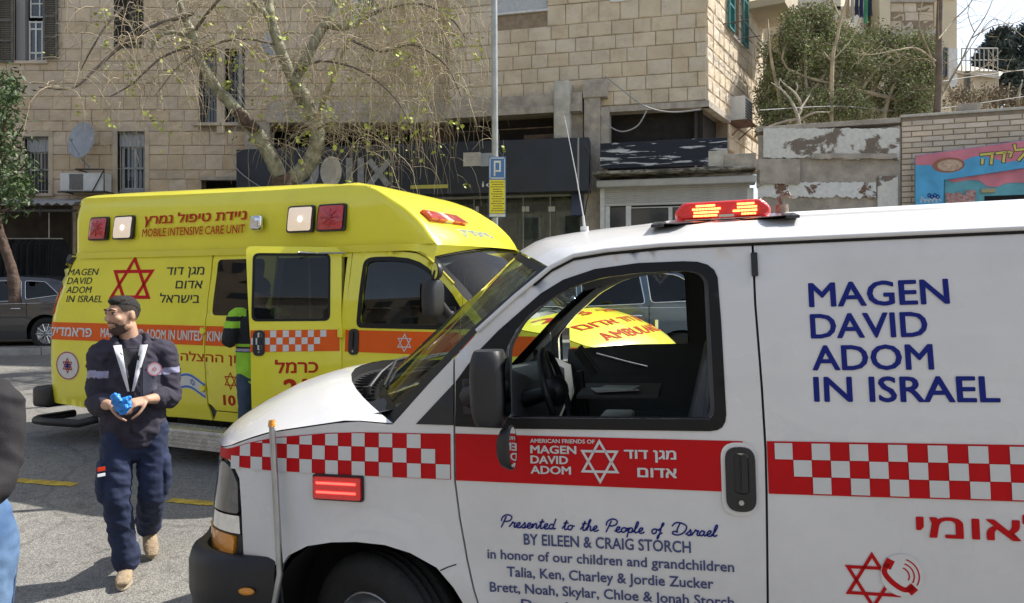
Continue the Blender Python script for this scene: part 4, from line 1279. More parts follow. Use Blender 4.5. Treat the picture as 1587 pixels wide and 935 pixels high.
# checker-plate side step
mb = MB(); mb.box((-1.30, -1.06, .285), (1.75, .24, .03), bev=.006); mb.box((-1.30, -1.175, .215), (1.75, .02, .15), bev=.006)
mb.box((-1.30, -1.18, .14), (1.75, .025, .015))
for x in (-2.1, -.6): mb.box((x, -1.0, .22), (.03, .2, .12))
stp = mb.build('side_step', M['alu'], ya)
mb = MB()
for i in range(58):
    for j in range(4):
        x = -2.16 + i * .030 + (j % 2) * .015; sg = 1 if (i + j) % 2 else -1
        mb.box((x, -1.188, .165 + j * .034), (.024, .005, .006), Matrix.Rotation(sg * R(40), 3, 'Y'))
        mb.box((x, -.965 - j * .05, .302), (.024, .006, .004), Matrix.Rotation(sg * R(40), 3, 'Z'))
tr = mb.build('tread', M['alu'], stp); tr['kind'] = 'stuff'
mb = MB(); mb.tube([V((-4.04, -.55, .205)), V((-4.05, -.95, .205)), V((-3.98, -1.03, .205)), V((-3.8, -1.05, .205)), V((-3.28, -1.05, .22)), V((-3.2, -.9, .25))], .042, 10); mb.build('rear_step', M['black_plastic'], ya)
mb = MB()
for s in (1, -1): mb.box((-3.93, s * .86, .45), (.26, .34, .22), bev=.04)
mb.box((-4.0, 0, .44), (.12, 1.6, .12), bev=.02); mb.build('rear_bumper', M['black_plastic'], ya)
mb = MB(); mb.box((-3.10, -.975, .40), (.10, .05, .22), bev=.01); mb.build('mud_flap', M['black_plastic'], ya)
# hood lettering
mb = MB()
def yh_(a, b, off=.004):   # a along the hood 0..1, b across
    return hood_pt(a, b, off)
lettering(mb, 'AMBULANCE', lambda u, v: yh_(.70 - v, u), -.80, -.02, .13, 1.15, .02)
lettering(mb, heb('mgN dvd advM'), lambda u, v: yh_(.70 - v, u), -.80, .20, .12, 1.15, .02)
lettering(mb, '215', lambda u, v: yh_(.62 - v, u), -.85, .40, .12, .5, .03)
lettering(mb, heb('krml'), lambda u, v: yh_(.62 - v, u), -.2, .40, .10, .6, .02)
mb.build('hood_lettering', M['darkred_film'], yp['hood'])
mb = MB(); a = hood_pt(.75, .80); mb.cyl(a, a + V((0, 0, .12)), .014, 8); mb.build('corner_pole', M['film_white'], ya)
# ================================================================== setting: ground
def road_material():
    m = bpy.data.materials.new('asphalt'); m.use_nodes = True
    nt = m.node_tree; L = nt.links.new; b = nt.nodes['Principled BSDF']
    tc = nt.nodes.new('ShaderNodeTexCoord')
    def noise(s, d=4, r=.5):
        n = nt.nodes.new('ShaderNodeTexNoise'); n.inputs['Scale'].default_value = s; n.inputs['Detail'].default_value = d; n.inputs['Roughness'].default_value = r
        L(tc.outputs['Object'], n.inputs['Vector']); return n
    def ramp(src, a, b_, c0, c1):
        r = nt.nodes.new('ShaderNodeValToRGB'); L(src, r.inputs[0]); e = r.color_ramp.elements
        e[0].position = a; e[1].position = b_; e[0].color = (*c0, 1); e[1].color = (*c1, 1); return r
    vo = nt.nodes.new('ShaderNodeTexVoronoi'); vo.inputs['Scale'].default_value = 130; L(tc.outputs['Object'], vo.inputs['Vector'])
    stones = ramp(vo.outputs['Color'], .2, .85, (.15, .147, .138), (.35, .34, .315))
    big = noise(.9, 8, .65); patch = ramp(big.outputs[0], .38, .66, (.72, .72, .73), (1.12, 1.1, 1.06))
    mx = nt.nodes.new('ShaderNodeMix'); mx.data_type = 'RGBA'; mx.blend_type = 'MULTIPLY'; mx.inputs[0].default_value = 1
    L(stones.outputs[0], mx.inputs[6]); L(patch.outputs[0], mx.inputs[7])
    fine = noise(9, 6, .7); sp = ramp(fine.outputs[0], .56, .72, (1, 1, 1), (.45, .44, .43))
    m2 = nt.nodes.new('ShaderNodeMix'); m2.data_type = 'RGBA'; m2.blend_type = 'MULTIPLY'; m2.inputs[0].default_value = 1
    L(mx.outputs[2], m2.inputs[6]); L(sp.outputs[0], m2.inputs[7]); L(m2.outputs[2], b.inputs['Base Color'])
    wv = nt.nodes.new('ShaderNodeTexVoronoi'); wv.feature = 'DISTANCE_TO_EDGE'; wv.inputs['Scale'].default_value = .55
    dn = noise(2.2, 6, .7); ad = nt.nodes.new('ShaderNodeMix'); ad.data_type = 'RGBA'; ad.inputs[0].default_value = .22; L(tc.outputs['Object'], ad.inputs[6]); L(dn.outputs['Color'], ad.inputs[7]); L(ad.outputs[2], wv.inputs['Vector'])
    ck = ramp(wv.outputs['Distance'], .003, .010, (.74, .74, .74), (1, 1, 1))
    st2 = noise(.45, 3, .6); oil = ramp(st2.outputs[0], .55, .7, (1, 1, 1), (.62, .61, .6))
    m4 = nt.nodes.new('ShaderNodeMix'); m4.data_type = 'RGBA'; m4.blend_type = 'MULTIPLY'; m4.inputs[0].default_value = 1; L(m2.outputs[2], m4.inputs[6]); L(ck.outputs[0], m4.inputs[7])
    m5 = nt.nodes.new('ShaderNodeMix'); m5.data_type = 'RGBA'; m5.blend_type = 'MULTIPLY'; m5.inputs[0].default_value = 1; L(m4.outputs[2], m5.inputs[6]); L(oil.outputs[0], m5.inputs[7]); L(m5.outputs[2], b.inputs['Base Color'])
    b.inputs['Roughness'].default_value = .85
    bp = nt.nodes.new('ShaderNodeBump'); bp.inputs['Strength'].default_value = .6; bp.inputs['Distance'].default_value = .005
    L(vo.outputs['Distance'], bp.inputs['Height']); L(bp.outputs[0], b.inputs['Normal'])
    return m
g = MB()
xs = [-400, -60, -22, -18, -15, -12, -10, -8, -6, -4, -2, 0, 2, 4, 7, 10, 14, 16, 30, 60, 400]
ys = [-400, -60, -14, -6, -3, 0, 2, 3, 3.4, 3.8, 4.2, 5, 6, 7, 8, 9, 10, 11, 12, 13, 14, 14.8]
g.grid(lambda x, y: V((x, y, zg(x, y) - (0 if y > -6 else .3))), xs, ys, False)
g.build('road', road_material())['kind'] = 'structure'
M['paving'] = mat('concrete_paving', (.30, .28, .25), .85, var=.15, vscale=3, bump=.3, bscale=60, dirt=.4)
g = MB(); g.grid(lambda x, y: V((x, y, zg(x, 14.8) + .13)), xs, [14.96, 16, 18.5, 30, 400], False)
g.grid(lambda x, y: V((x, y, zg(x, -4) + .05)), xs, [-400, -60, -8], False)
g.build('pavement', M['paving'])['kind'] = 'structure'
kr = MB(); kerb_m = mat('kerb_stone', (.36, .35, .33), .8, var=.15, vscale=6, bump=.3, bscale=80, dirt=.4)
kb = empty('kerb'); kb['kind'] = 'structure'
x = -16; k0 = MB(); k0.box((.5, 0, 0), (.985, .16, .30), bev=.015); first = k0.build('kerb_stone', kerb_m, kb)
first.location = (x, 14.87, zg(x + .5, 14.8) - .02)
while x < 12:
    x += 1; c = first.copy(); COL.objects.link(c); c.location = (x, 14.87, zg(x + .5, 14.8) - .02)
# worn yellow road paint
M['roadyellow'] = mat('worn_yellow_paint', (.52, .36, .05), .8, var=.3, vscale=14, dirt=.8)
rr = random.Random(5)
def gp(px, py):
    """ground point seen at a pixel"""
    d = V(((px - CPX) / FPX, 1, -(py - HOR) / FPX)); t = 4.0
    for _ in range(40): t += ((EYE + d.z * t) - zg(d.x * t, t)) / (-d.z + .055) * .6
    return V((d.x * t, t, 0))
for (a, b, wd_) in ((gp(8, 744), gp(118, 752), .11), (gp(262, 776), gp(345, 782), .10)):
    mb = MB(); d = (b - a); n_ = V((-d.y, d.x, 0)).normalized() * wd_ / 2; N = 24
    vs = []
    for i in range(N + 1):
        p = a + d * i / N; j1 = 1 + rr.uniform(-.25, .15); j2 = 1 + rr.uniform(-.25, .15)
        for q in (p + n_ * j1, p - n_ * j2): vs.append(V((q.x, q.y, zg(q.x, q.y) + .005)))
    mb.add(vs, [(2 * i, 2 * i + 1, 2 * i + 3, 2 * i + 2) for i in range(N)])
    mb.build('road_marking', M['roadyellow'])['kind'] = 'structure'

# ================================================================== wall planes
class Plane:
    def __init__(s, o, rx, ry):
        s.o = V(o); s.r = V((rx, ry, 0)).normalized(); s.n = V((s.r.y, -s.r.x, 0)); s.ang = math.atan2(s.r.y, s.r.x)
    def uv(s, px, py, d=0.0):
        ray = V(((px - CPX) / FPX, 1, -(py - HOR) / FPX)); C = V((0, 0, EYE))
        o = s.o + s.n * d
        t = (o - C).dot(s.n) / ray.dot(s.n); q = C + ray * t - o
        return q.dot(s.r), (C + ray * t).z
    def p(s, u, v, d=0.0):
        q = s.o + s.r * u + s.n * d; return V((q.x, q.y, v))
    def box(s, mb, u0, v0, u1, v1, d0, d1, bev=0, tone=0):
        c = s.p((u0 + u1) / 2, (v0 + v1) / 2, (d0 + d1) / 2)
        mb.box(c, (abs(u1 - u0), abs(d1 - d0), abs(v1 - v0)), Matrix.Rotation(s.ang, 3, 'Z'), bev, tone)
    def pbox(s, mb, px0, py0, px1, py1, d0, d1, bev=0):
        """box whose front face covers the pixel rectangle"""
        u0, v0 = s.uv(px0, py1, d1); u1, v1 = s.uv(px1, py0, d1)
        s.box(mb, u0, v0, u1, v1, d0, d1, bev)
PA = Plane((0, 18.2, 0), 1, 0)
PB = Plane((-1.43, 17.6, 0), .967, -.254)
ub, _ = PB.uv(1095, 200)
cor = PB.p(ub, 0)
PS = Plane((cor.x, cor.y, 0), .50, .866)
PC = Plane((4.84, 15.34, 0), .943, -.333)

STONE = mat('limestone', (.52, .405, .275), .9, var=.14, vscale=3, bump=.5, bscale=22, dirt=.45, tone=.07, col2=(.60, .48, .345), world=True)
STONE2 = mat('pale_limestone', (.56, .455, .32), .9, var=.12, vscale=3, bump=.6, bscale=20, dirt=.40, tone=.06, col2=(.64, .54, .405), world=True)
MORTAR = mat('mortar', (.27, .205, .14), .95, var=.2, vscale=9, bump=.4, bscale=50)
def stone_meshes(prefix, material, rough, inset, n=6, seed=1):
    out = []; r_ = random.Random(seed)
    for q in range(n):
        ks = [-.5, -.5 + inset, -.17, .17, .5 - inset, .5]
        vs = []
        for j, v in enumerate(ks):
            for i, u in enumerate(ks):
                edge = i in (0, 5) or j in (0, 5)
                vs.append((u, -(.35 if edge else .62 + r_.uniform(-rough, rough)), v))
        fs = [(j * 6 + i, j * 6 + i + 1, (j + 1) * 6 + i + 1, (j + 1) * 6 + i) for j in range(5) for i in range(5)]
        b = len(vs); vs += [(-.5, 0, -.5), (.5, 0, -.5), (.5, 0, .5), (-.5, 0, .5)]
        fs += [(b, b + 1, 5, 0), (b + 1, b + 2, 35, 5), (b + 2, b + 3, 30, 35), (b + 3, b, 0, 30)]
        me = bpy.data.meshes.new(prefix); me.from_pydata(vs, [], fs); me.materials.append(material); me.update()
        out.append(me)
    return out
SM1 = stone_meshes('stone', STONE, .22, .05); SM2 = stone_meshes('stone', STONE2, .16, .05, seed=2)

def stone_wall(root, pl_, u0, v0, u1, v1, holes, ch, wr, meshes, material, depth=.035, gap=.009, limit=300, see=None, seed=1, name='stone', bond=None, stuffname='stonework'):
    """courses of single stones between the openings; the largest in view become parts"""
    r_ = random.Random(seed)
    ed = [v0]; v = v0
    while v < v1 - ch * .6:
        v += ch * r_.uniform(.94, 1.07) if bond is None else ch
        ed.append(v)
    for h in holes:
        for e in (h[1], h[3]):
            if v0 < e < v1:
                i = min(range(len(ed)), key=lambda k: abs(ed[k] - e))
                ed[i] = e
    ed = sorted(set(ed))
    cells_ = []
    for ci, (a, b) in enumerate(zip(ed[:-1], ed[1:])):
        if b - a < .03: continue
        segs = [(u0, u1)]
        for h in holes:
            if h[1] < b - .02 and h[3] > a + .02:
                ns = []
                for s0, s1 in segs:
                    if h[2] <= s0 or h[0] >= s1: ns.append((s0, s1))
                    else:
                        if h[0] > s0: ns.append((s0, h[0]))
                        if h[2] < s1: ns.append((h[2], s1))
                segs = ns
        for s0, s1 in segs:
            x = s0; first_ = True
            while x < s1 - .01:
                if bond is None: wd_ = r_.uniform(*wr)
                else: wd_ = bond * (.5 if first_ and ci % 2 else 1) * r_.uniform(.97, 1.03)
                first_ = False
                if s1 - (x + wd_) < wr[0] * .5: wd_ = s1 - x
                cells_.append((x, a, min(s1, x + wd_), b)); x += wd_
    def vis(c):
        p = pl_.p((c[0] + c[2]) / 2, (c[1] + c[3]) / 2)
        if p.y <= 1: return 0
        px = CPX + FPX * p.x / p.y; py = HOR - FPX * (p.z - EYE) / p.y
        ok = -20 < px < 1607 and -20 < py < 955
        if see and ok: ok = see(px, py)
        return (c[2] - c[0]) * (c[3] - c[1]) / p.y ** 2 if ok else 0
    cells_.sort(key=vis, reverse=True)
    st = MB()
    for i, c in enumerate(cells_):
        wd_ = c[2] - c[0] - gap; hh = c[3] - c[1] - gap
        me = meshes[r_.randrange(len(meshes))]
        if i < limit and vis(c) > 0:
            o = bpy.data.objects.new(name, me); COL.objects.link(o); o.parent = root
            o.location = pl_.p((c[0] + c[2]) / 2, (c[1] + c[3]) / 2, -.02 + r_.uniform(-.004, .006)); o.rotation_euler = (r_.uniform(-.012, .012), 0, pl_.ang); o.scale = (wd_, depth, hh)
        else:
            cc = pl_.p((c[0] + c[2]) / 2, (c[1] + c[3]) / 2, -.02); Rz = Matrix.Rotation(pl_.ang, 3, 'Z')
            st.add([Rz @ V((q.co.x * wd_, q.co.y * depth, q.co.z * hh)) + cc for q in me.vertices], [tuple(p.vertices) for p in me.polygons], False, r_.random() * .999 + .0005)
    if st.v:
        o = st.build(stuffname, material, root); o['kind'] = 'stuff'
    return len(cells_)
def backing(root, pl_, u0, v0, u1, v1, holes, d=-.02, rim=.28, m=None, name='wall'):
    mb = MB()
    panel(mb, lambda u, v, off=0.0: pl_.p(u, v, d + off), rect(u0, v0, u1, v1), [rect(*h) for h in holes], 1.5, 0, rim)
    for p in range(len(mb.sm)): mb.sm[p] = False
    return mb.build(name, m or MORTAR, root)

M['wood_old'] = mat('weathered_shutter', (.12, .115, .10), .85, var=.35, vscale=25, bump=.4, bscale=60)
M['conc'] = mat('weathered_concrete', (.42, .37, .31), .9, var=.2, vscale=5, bump=.7, bscale=35, dirt=.75)
M['concpale'] = mat('pale_concrete', (.50, .47, .41), .9, var=.15, vscale=6, bump=.5, bscale=40, dirt=.5)
M['whitepaint'] = mat('old_white_paint', (.62, .62, .60), .6, var=.1, vscale=10, dirt=.25)
M['iron'] = mat('dark_iron', (.05, .045, .04), .6, var=.3, vscale=30)
M['irongrey'] = mat('grey_iron_bars', (.30, .30, .29), .6, var=.2, vscale=30)
M['winglass'] = mat('window_pane', (.03, .035, .04), .08, spec=.8)
M['curtain'] = mat('pale_blind', (.45, .46, .47), .7, var=.1, vscale=20)
M['signblack'] = mat('black_sign_board', (.012, .016, .026), .45, var=.25, vscale=3, spec=.5)
M['signgrey'] = mat('grey_sign_letters', (.25, .26, .26), .6, var=.2, vscale=10)
M['darkboard'] = mat('dark_brown_board', (.018, .013, .011), .85, var=.4, vscale=10, dirt=.4)  # near-black brown for the recess, frieze and shop backing
M['roller'] = mat('roller_shutter', (.42, .41, .39), .55, var=.08, vscale=5, dirt=.35)
M['stucco'] = mat('stucco', (.45, .38, .28), .9, var=.1, vscale=3, bump=.3, bscale=40)

# ------------------------------------------------------------------ building A (left, parallel to the street)
A_ = empty('stone_building', (-6, 14, 0), label='old limestone apartment building on the left, with shuttered and barred windows', cat='building')
A_.location = (0, 0, 0)
def ua(px): return PA.uv(px, 0)[0]
def va(py): return PA.uv(0, py)[1]
hA = [(ua(22), va(95), ua(70), va(-40)), (ua(176), va(74), ua(222), va(-40)), (ua(308), va(191), ua(337), va(78)), (ua(349), va(191), ua(379), va(76)),
      (ua(38), va(300), ua(76), va(212)), (ua(182), va(303), ua(225), va(204)), (ua(545), va(34), ua(582), va(-40)), (ua(312), va(440), ua(366), va(278)), (ua(-200), va(420), ua(112), va(318)),
      (ua(415), va(240), ua(705), va(188))]
backing(A_, PA, -30, .3, -1.41, 12.0, hA)
nA = stone_wall(A_, PA, -14.5, va(455), -1.41, 9.3, hA, .292, (.32, .56), SM1, STONE, gap=.009, seed=4, see=lambda x, y: y < 330 and x < 700 and not (x > 380 and y > 225))
ww = MB(); ww.box((-22.3, 18.2, 6), (15.5, .06, 11)); ww.box((-15.7, 18.18, 10.7), (28.4, .1, 2.7)); ww.box((-16, 26, 6), (28, .1, 12)); ww.box((-16, 22, 12.0), (28.5, 8.5, .2)); ww.box((-30, 22, 6), (.1, 8, 12)); ww.build('upper_wall', M['stucco'], A_)
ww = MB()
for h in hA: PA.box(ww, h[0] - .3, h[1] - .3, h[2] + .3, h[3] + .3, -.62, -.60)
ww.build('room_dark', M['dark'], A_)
# storey seams and window surrounds
M['trim_stone'] = mat('trim_stone', (.50, .41, .30), .9, var=.15, vscale=3, bump=.4, bscale=30, dirt=.4, world=True)
def surround(h, root, pl_, wd_=.10, top=True, d=.03, m='trim_stone', sides=True):
    mb = MB()
    if sides:
        pl_.box(mb, h[0] - wd_, h[1], h[0], h[3], -.1, d); pl_.box(mb, h[2], h[1], h[2] + wd_, h[3], -.1, d)
    pl_.box(mb, h[0] - wd_ * 1.3, h[1] - .07, h[2] + wd_ * 1.3, h[1] - .002, -.1, d + .05)
    if top: pl_.box(mb, h[0] - wd_, h[3] + .002, h[2] + wd_, h[3] + .12, -.1, d)
    return mb.build('window_surround', M[m], root)
# upper left window with open shutters
def frame_window(root, pl_, h, d, cols, rows, m, panes='winglass', bar=.035, name='window'):
    w_ = MB(); W, H = h[2] - h[0], h[3] - h[1]
    for c in range(cols + 1): x = h[0] + bar / 2 + (W - bar) * c / cols; pl_.box(w_, x - bar / 2, h[1], x + bar / 2, h[3], d, d + .04)
    for r_ in rows: y = h[1] + H * r_; pl_.box(w_, h[0], y - bar / 2, h[2], y + bar / 2, d + .002, d + .038)
    wo = w_.build(name, m, root)
    g_ = MB(); pl_.box(g_, h[0], h[1], h[2], h[3], d + .01, d + .018); g_.build('pane', M[panes], wo)
    return wo
h = hA[0]
mb = MB(); PA.box(mb, h[0], h[1], h[0] + .22, h[3], -.2, -.06); mb.build('reveal_panel', mat('grey_reveal', (.26, .25, .24), .8), A_)
frame_window(A_, PA, (ua(38), va(93), ua(70), va(29)), -.2, 3, (0.03, .22, .80, .97), M['whitepaint'], bar=.04)
frame_window(A_, PA, (ua(40), va(24), ua(70), va(-20)), -.2, 2, (0.03, .5, .97), M['whitepaint'], bar=.03)
def louvre_leaf(root, pl_, x0, y0, x1, y1, d, m, skew=0, panels=3, slats=True):
    leaf = MB(); bar = .045
    W, H = x1 - x0, y1 - y0
    for c in (x0, x1 - bar): pl_.box(leaf, c, y0, c + bar, y1, d, d + .045)
    for k in range(panels + 1): y = y0 + (H - bar) * k / panels; pl_.box(leaf, x0, y, x1, y + bar, d + .003, d + .042)
    lf = leaf.build('shutter', m, root)
    mesh = None; n_ = int(H / .055)
    sl_ = MB()
    Rr = Matrix.Rotation(pl_.ang, 3, 'Z') @ Matrix.Rotation(R(-35), 3, 'X')
    for k in range(n_):
        y = y0 + bar + (H - 2 * bar) * (k + .5) / n_
        if mesh is None:
            sl_.box((0, 0, 0), (W - 2 * bar, .045, .008), Rr); o = sl_.build('slat', m, lf); mesh = o
        else:
            o = mesh.copy(); COL.objects.link(o)
        o.location = pl_.p((x0 + x1) / 2, y, d + .022)
    return lf
louvre_leaf(A_, PA, ua(0), va(98), ua(24), va(0), .05, M['wood_old'])
louvre_leaf(A_, PA, ua(70), va(92), ua(92), va(-6), .05, M['wood_old'])
louvre_leaf(A_, PA, ua(-26), va(98), ua(-2), va(0), .05, M['wood_old'])
M['wood_dark'] = mat('dark_shutter', (.045, .043, .04), .8, var=.3, vscale=20)
h = hA[1]; mid = (h[0] + h[2]) / 2 + .05
louvre_leaf(A_, PA, h[0], h[1], mid, h[3] - .4, -.06, M['wood_dark'], panels=2); louvre_leaf(A_, PA, mid + .02, h[1], h[2], h[3] - .4, -.06, M['wood_dark'], panels=2)
h = hA[6]; louvre_leaf(A_, PA, h[0] + .1, h[1] + .08, h[2], h[3] - .3, -.1, M['curtain'], panels=1)
mb = MB(); PA.box(mb, h[0], h[1], h[0] + .1, h[3], -.15, -.05); mb.build('window_frame', M['whitepaint'], A_)
surround(hA[6], A_, PA, .08, False)
surround(hA[0], A_, PA, .06, False, .01)
# tall pair with ornamental bars
mb = MB(); PA.box(mb, hA[2][2] + .0, hA[2][1] - .25, hA[3][0], hA[2][3] + .05, -.2, .05); mb.build('mullion', M['trim_stone'], A_)
def bars(root, pl_, h, d, n, m='irongrey', r_=.010, rails=(.03, .5, .97), orn=False):
    mb = MB()
    for k in range(n):
        x = h[0] + (h[2] - h[0]) * (k + .5) / n
        mb.tube([pl_.p(x, h[1], d), pl_.p(x, h[3] - .0, d)], r_, 4)
    for q in rails: y = h[1] + (h[3] - h[1]) * q; mb.tube([pl_.p(h[0], y, d + .012), pl_.p(h[2], y, d + .012)], r_, 4)
    if orn:
        x = (h[0] + h[2]) / 2; y = h[1] + (h[3] - h[1]) * .55
        for q in (.16, .09):
            mb.tube([pl_.p(x, y + q * 1.6, d + .02), pl_.p(x + q * .7, y, d + .02), pl_.p(x, y - q * 1.6, d + .02), pl_.p(x - q * .7, y, d + .02), pl_.p(x, y + q * 1.6, d + .02)], r_ * .8, 4)
    return mb.build('window_bars', M[m], root)
for k in (2, 3):
    h = hA[k]; surround(h, A_, PA, .09 if k == 2 else .06, False, .035, sides=False)
    bars(A_, PA, (h[0], h[1], h[2], h[3] - .35), -.12, 6, orn=True)
    frame_window(A_, PA, h, -.3, 1, (.02, .45, .97), M['wood_old'])
# lower barred windows
for k in (4, 5):
    h = hA[k]; surround(h, A_, PA, .10, True, .03)
    hh = (h[0] + .02, h[1] + .15, h[2] - .02, h[3] - .32)
    frame_window(A_, PA, hh, -.22, 2, (.03, .5, .97), M['whitepaint'], 'winglass')
    mb = MB(); PA.box(mb, h[0], h[3] - .34, h[2], h[3], -.24, -.10); PA.box(mb, h[0], h[1], h[2], h[1] + .16, -.24, -.12); mb.build('shutter_box', M['curtain'], A_)
    bars(A_, PA, h, -.05, 7, 'irongrey', .011, (.05, .42, .98))
# vertical seam / drainpipe and concrete ledge
mb = MB(); u = ua(344); mb.tube([PA.p(u + .45, va(60), .06), PA.p(u + .45, va(165), .06)], .035, 8); mb.build('drainpipe', M['irongrey'], A_)
mb = MB(); PA.pbox(mb, 414, 158, 708, 178, -.1, .32, .01); PA.pbox(mb, 414, 178, 712, 190, -.1, .45, .01); PA.pbox(mb, 380, 190, 418, 232, -.1, .25, .01)
mb.build('ledge', M['conc'], A_)
mb = MB(); PA.pbox(mb, 416, 192, 700, 204, .05, .10); PA.pbox(mb, 640, 200, 706, 222, .0, .06)
mb.build('awning_box', mat('rusty_shutter_box', (.12, .075, .045), .8, var=.4, vscale=12, dirt=.5), A_)
mb = MB(); PA.pbox(mb, 310, 274, 368, 279, -.1, .06); mb.build('door_lintel', M['conc'], A_)

# satellite dish, air conditioner, cables
def dish(px, py, d, rx, rz, label, face=(.15, -1, .15)):
    root = empty('satellite_dish', PA.p(*PA.uv(px, py, d), d), label=label, cat='satellite dish')
    n_ = V(face).normalized(); q = n_.to_track_quat('Z', 'Y').to_matrix().to_4x4()
    mb = MB(); mb.lathe([(0, -.05), (rx * .35, -.044), (rx * .7, -.028), (rx * .95, -.004), (rx, .006), (rx * 1.01, 0), (rx * .95, -.014), (rx * .7, -.04), (0, -.062)], q @ Matrix.Diagonal((1, rz / rx, 1, 1)), 32)
    mb.build('reflector', M['dishgrey'], root)
    mb = MB(); c = n_ * .34 + V((0, 0, -.10)); mb.tube([V((0, 0, -rz * .98)), c], .010, 5); mb.tube([n_ * -.02 + V((0, 0, -rz)), n_ * -.25 + V((0, 0, -rz - .12)), n_ * -.25 + V((0, 0, -rz - .34))], .022, 6)
    mb.cyl(c, c - n_ * .06, .03, 10); mb.build('feed_arm', M['irongrey'], root)
    return root
M['dishgrey'] = mat('grey_dish_enamel', (.33, .35, .38), .5, var=.15, vscale=6, dirt=.35)
dish(126, 217, .45, .36, .43, 'grey satellite dish on the stone wall above the air conditioner', (-.25, -1, .2))
dish(421, 68, .15, .20, .31, 'small grey satellite dish on the stone wall behind the bare tree branches', (.5, -1, .2))
ac = empty('air_conditioner', PA.p(*PA.uv(127, 282, .45), .45), label='white air conditioner on an iron bracket below the satellite dish', cat='air conditioner')
ac.scale = (1.3, 1.2, 1.3)
mb = MB(); mb.box((0, .14, 0), (.78, .28, .32), bev=.01); mb.build('case', M['whitepaint'], ac)
mb = MB(); mb.box((-.10, -.004, 0), (.24, .008, .28)); mb.build('vent', mat('grey_vent', (.16, .15, .14), .8, var=.3, vscale=60), ac)
mb = MB()
for x in (-.35, .40): mb.tube([V((x, -.02, -.17)), V((x, .44, -.17))], .014, 4)
mb.tube([V((.40, -.02, -.17)), V((.40, -.02, .22)), V((-.1, -.02, .22)), V((-.1, .44, .22))], .013, 4); mb.tube([V((.40, -.03, .20)), V((.20, -.03, -.17))], .012, 4); mb.tube([V((-.42, -.02, -.18)), V((.42, -.02, -.18))], .014, 4)
mb.build('bracket', M['iron'], ac)
def cable(name, pts, r_, label, m='iron', n=8):
    mb = MB(); sp_ = []
    for i in range(len(pts) - 1):
        p0, p1 = V(pts[max(0, i - 1)]), V(pts[i]); p2, p3 = V(pts[i + 1]), V(pts[min(len(pts) - 1, i + 2)])
        for k in range(n):
            t = k / n; sp_.append(.5 * ((2 * p1) + (-p0 + p2) * t + (2 * p0 - 5 * p1 + 4 * p2 - p3) * t * t + (-p0 + 3 * p1 - 3 * p2 + p3) * t ** 3))
    sp_.append(V(pts[-1])); mb.tube(sp_, r_, 5); return tag(mb.build(name, M[m]), label, 'cable')

# awning and rack of dark clothes at the far left
aw = empty('awning', label='grey corrugated awning over the dark shop at the far left', cat='awning')
mb = MB()
cpx = 0; z0 = P(56, 315, 16.4).z
xa, xb = P(-190, 0, 16.4).x, P(116, 0, 16.4).x
nn = 96
us_ = lin(xa, xb, nn)
mb.grid(lambda x, y: V((x, 16.4 + 1.8 * y, z0 + .28 * y + .028 * math.cos((x - xa) * 2 * math.pi / .20))), us_, [0, .5, 1], True)
mb.grid(lambda x, y: V((x, 16.4 + 1.8 * y, z0 - .02 + .28 * y + .028 * math.cos((x - xa) * 2 * math.pi / .20))), us_, [0, 1], True)
for i in range(nn - 1):
    pass
mb.grid(lambda x, y: V((x, 16.4, z0 - .02 * y + .028 * math.cos((x - xa) * 2 * math.pi / .20))), us_, [0, 1], True)
mb.build('sheet', mat('corrugated_sheet', (.38, .39, .40), .5, metal=.3, var=.15, vscale=6, dirt=.3), aw)
mb = MB()
for px in (12, 38, 62, 112): a = P(px, 320, 16.46); mb.tube([a, V((a.x, 16.46, a.z - (.9 if px == 112 else .22)))], .014, 4)
mb.box((xa * .5 + xb * .5, 16.48, z0 - .15), (xb - xa, .04, .05)); mb.build('frame', M['iron'], aw)
ra = empty('clothes_rack', label='rail of dark clothes hanging under the awning at the far left', cat='clothes rack')
mb = MB(); a, b = P(8, 370, 16.8), P(97, 370, 16.8); mb.tube([a, b], .012, 6); mb.tube([P(76, 330, 16.8), P(76, 370, 16.8)], .012, 5); mb.build('rail', M['concpale'], ra)
rc_ = random.Random(8); DK = mat('dark_cloth', (.008, .009, .011), .95, var=.5, vscale=4)
x = a.x + .05
while x < b.x - .03:
    mb = MB(); L_ = rc_.uniform(.85, 1.15); wd_ = rc_.uniform(.3, .5); zt = a.z - .03
    pts = [(-wd_ * .25, 0), (-wd_ * .5, -.12), (-wd_ * .55, -L_), (wd_ * .5, -L_ - rc_.uniform(-.05, .05)), (wd_ * .5, -.12), (wd_ * .22, 0)]
    Mx = Matrix.Translation((x, 16.8, zt)) @ Matrix.Rotation(R(rc_.uniform(40, 85)), 4, 'Z') @ Matrix.Rotation(math.pi / 2, 4, 'X') @ Matrix.Translation((0, 0, -.03))
    mb.prism(pts, .06, Mx); mb.build('garment', DK, ra); x += rc_.uniform(.05, .09)
sw_ = MB(); sw_.box((-13.0, 18.35, 2.3), (7, .1, 4.2)); sw_.build('shop_back', mat('brown_shopfront', (.05, .04, .032), .8, var=.4, vscale=3, dirt=.5), A_)

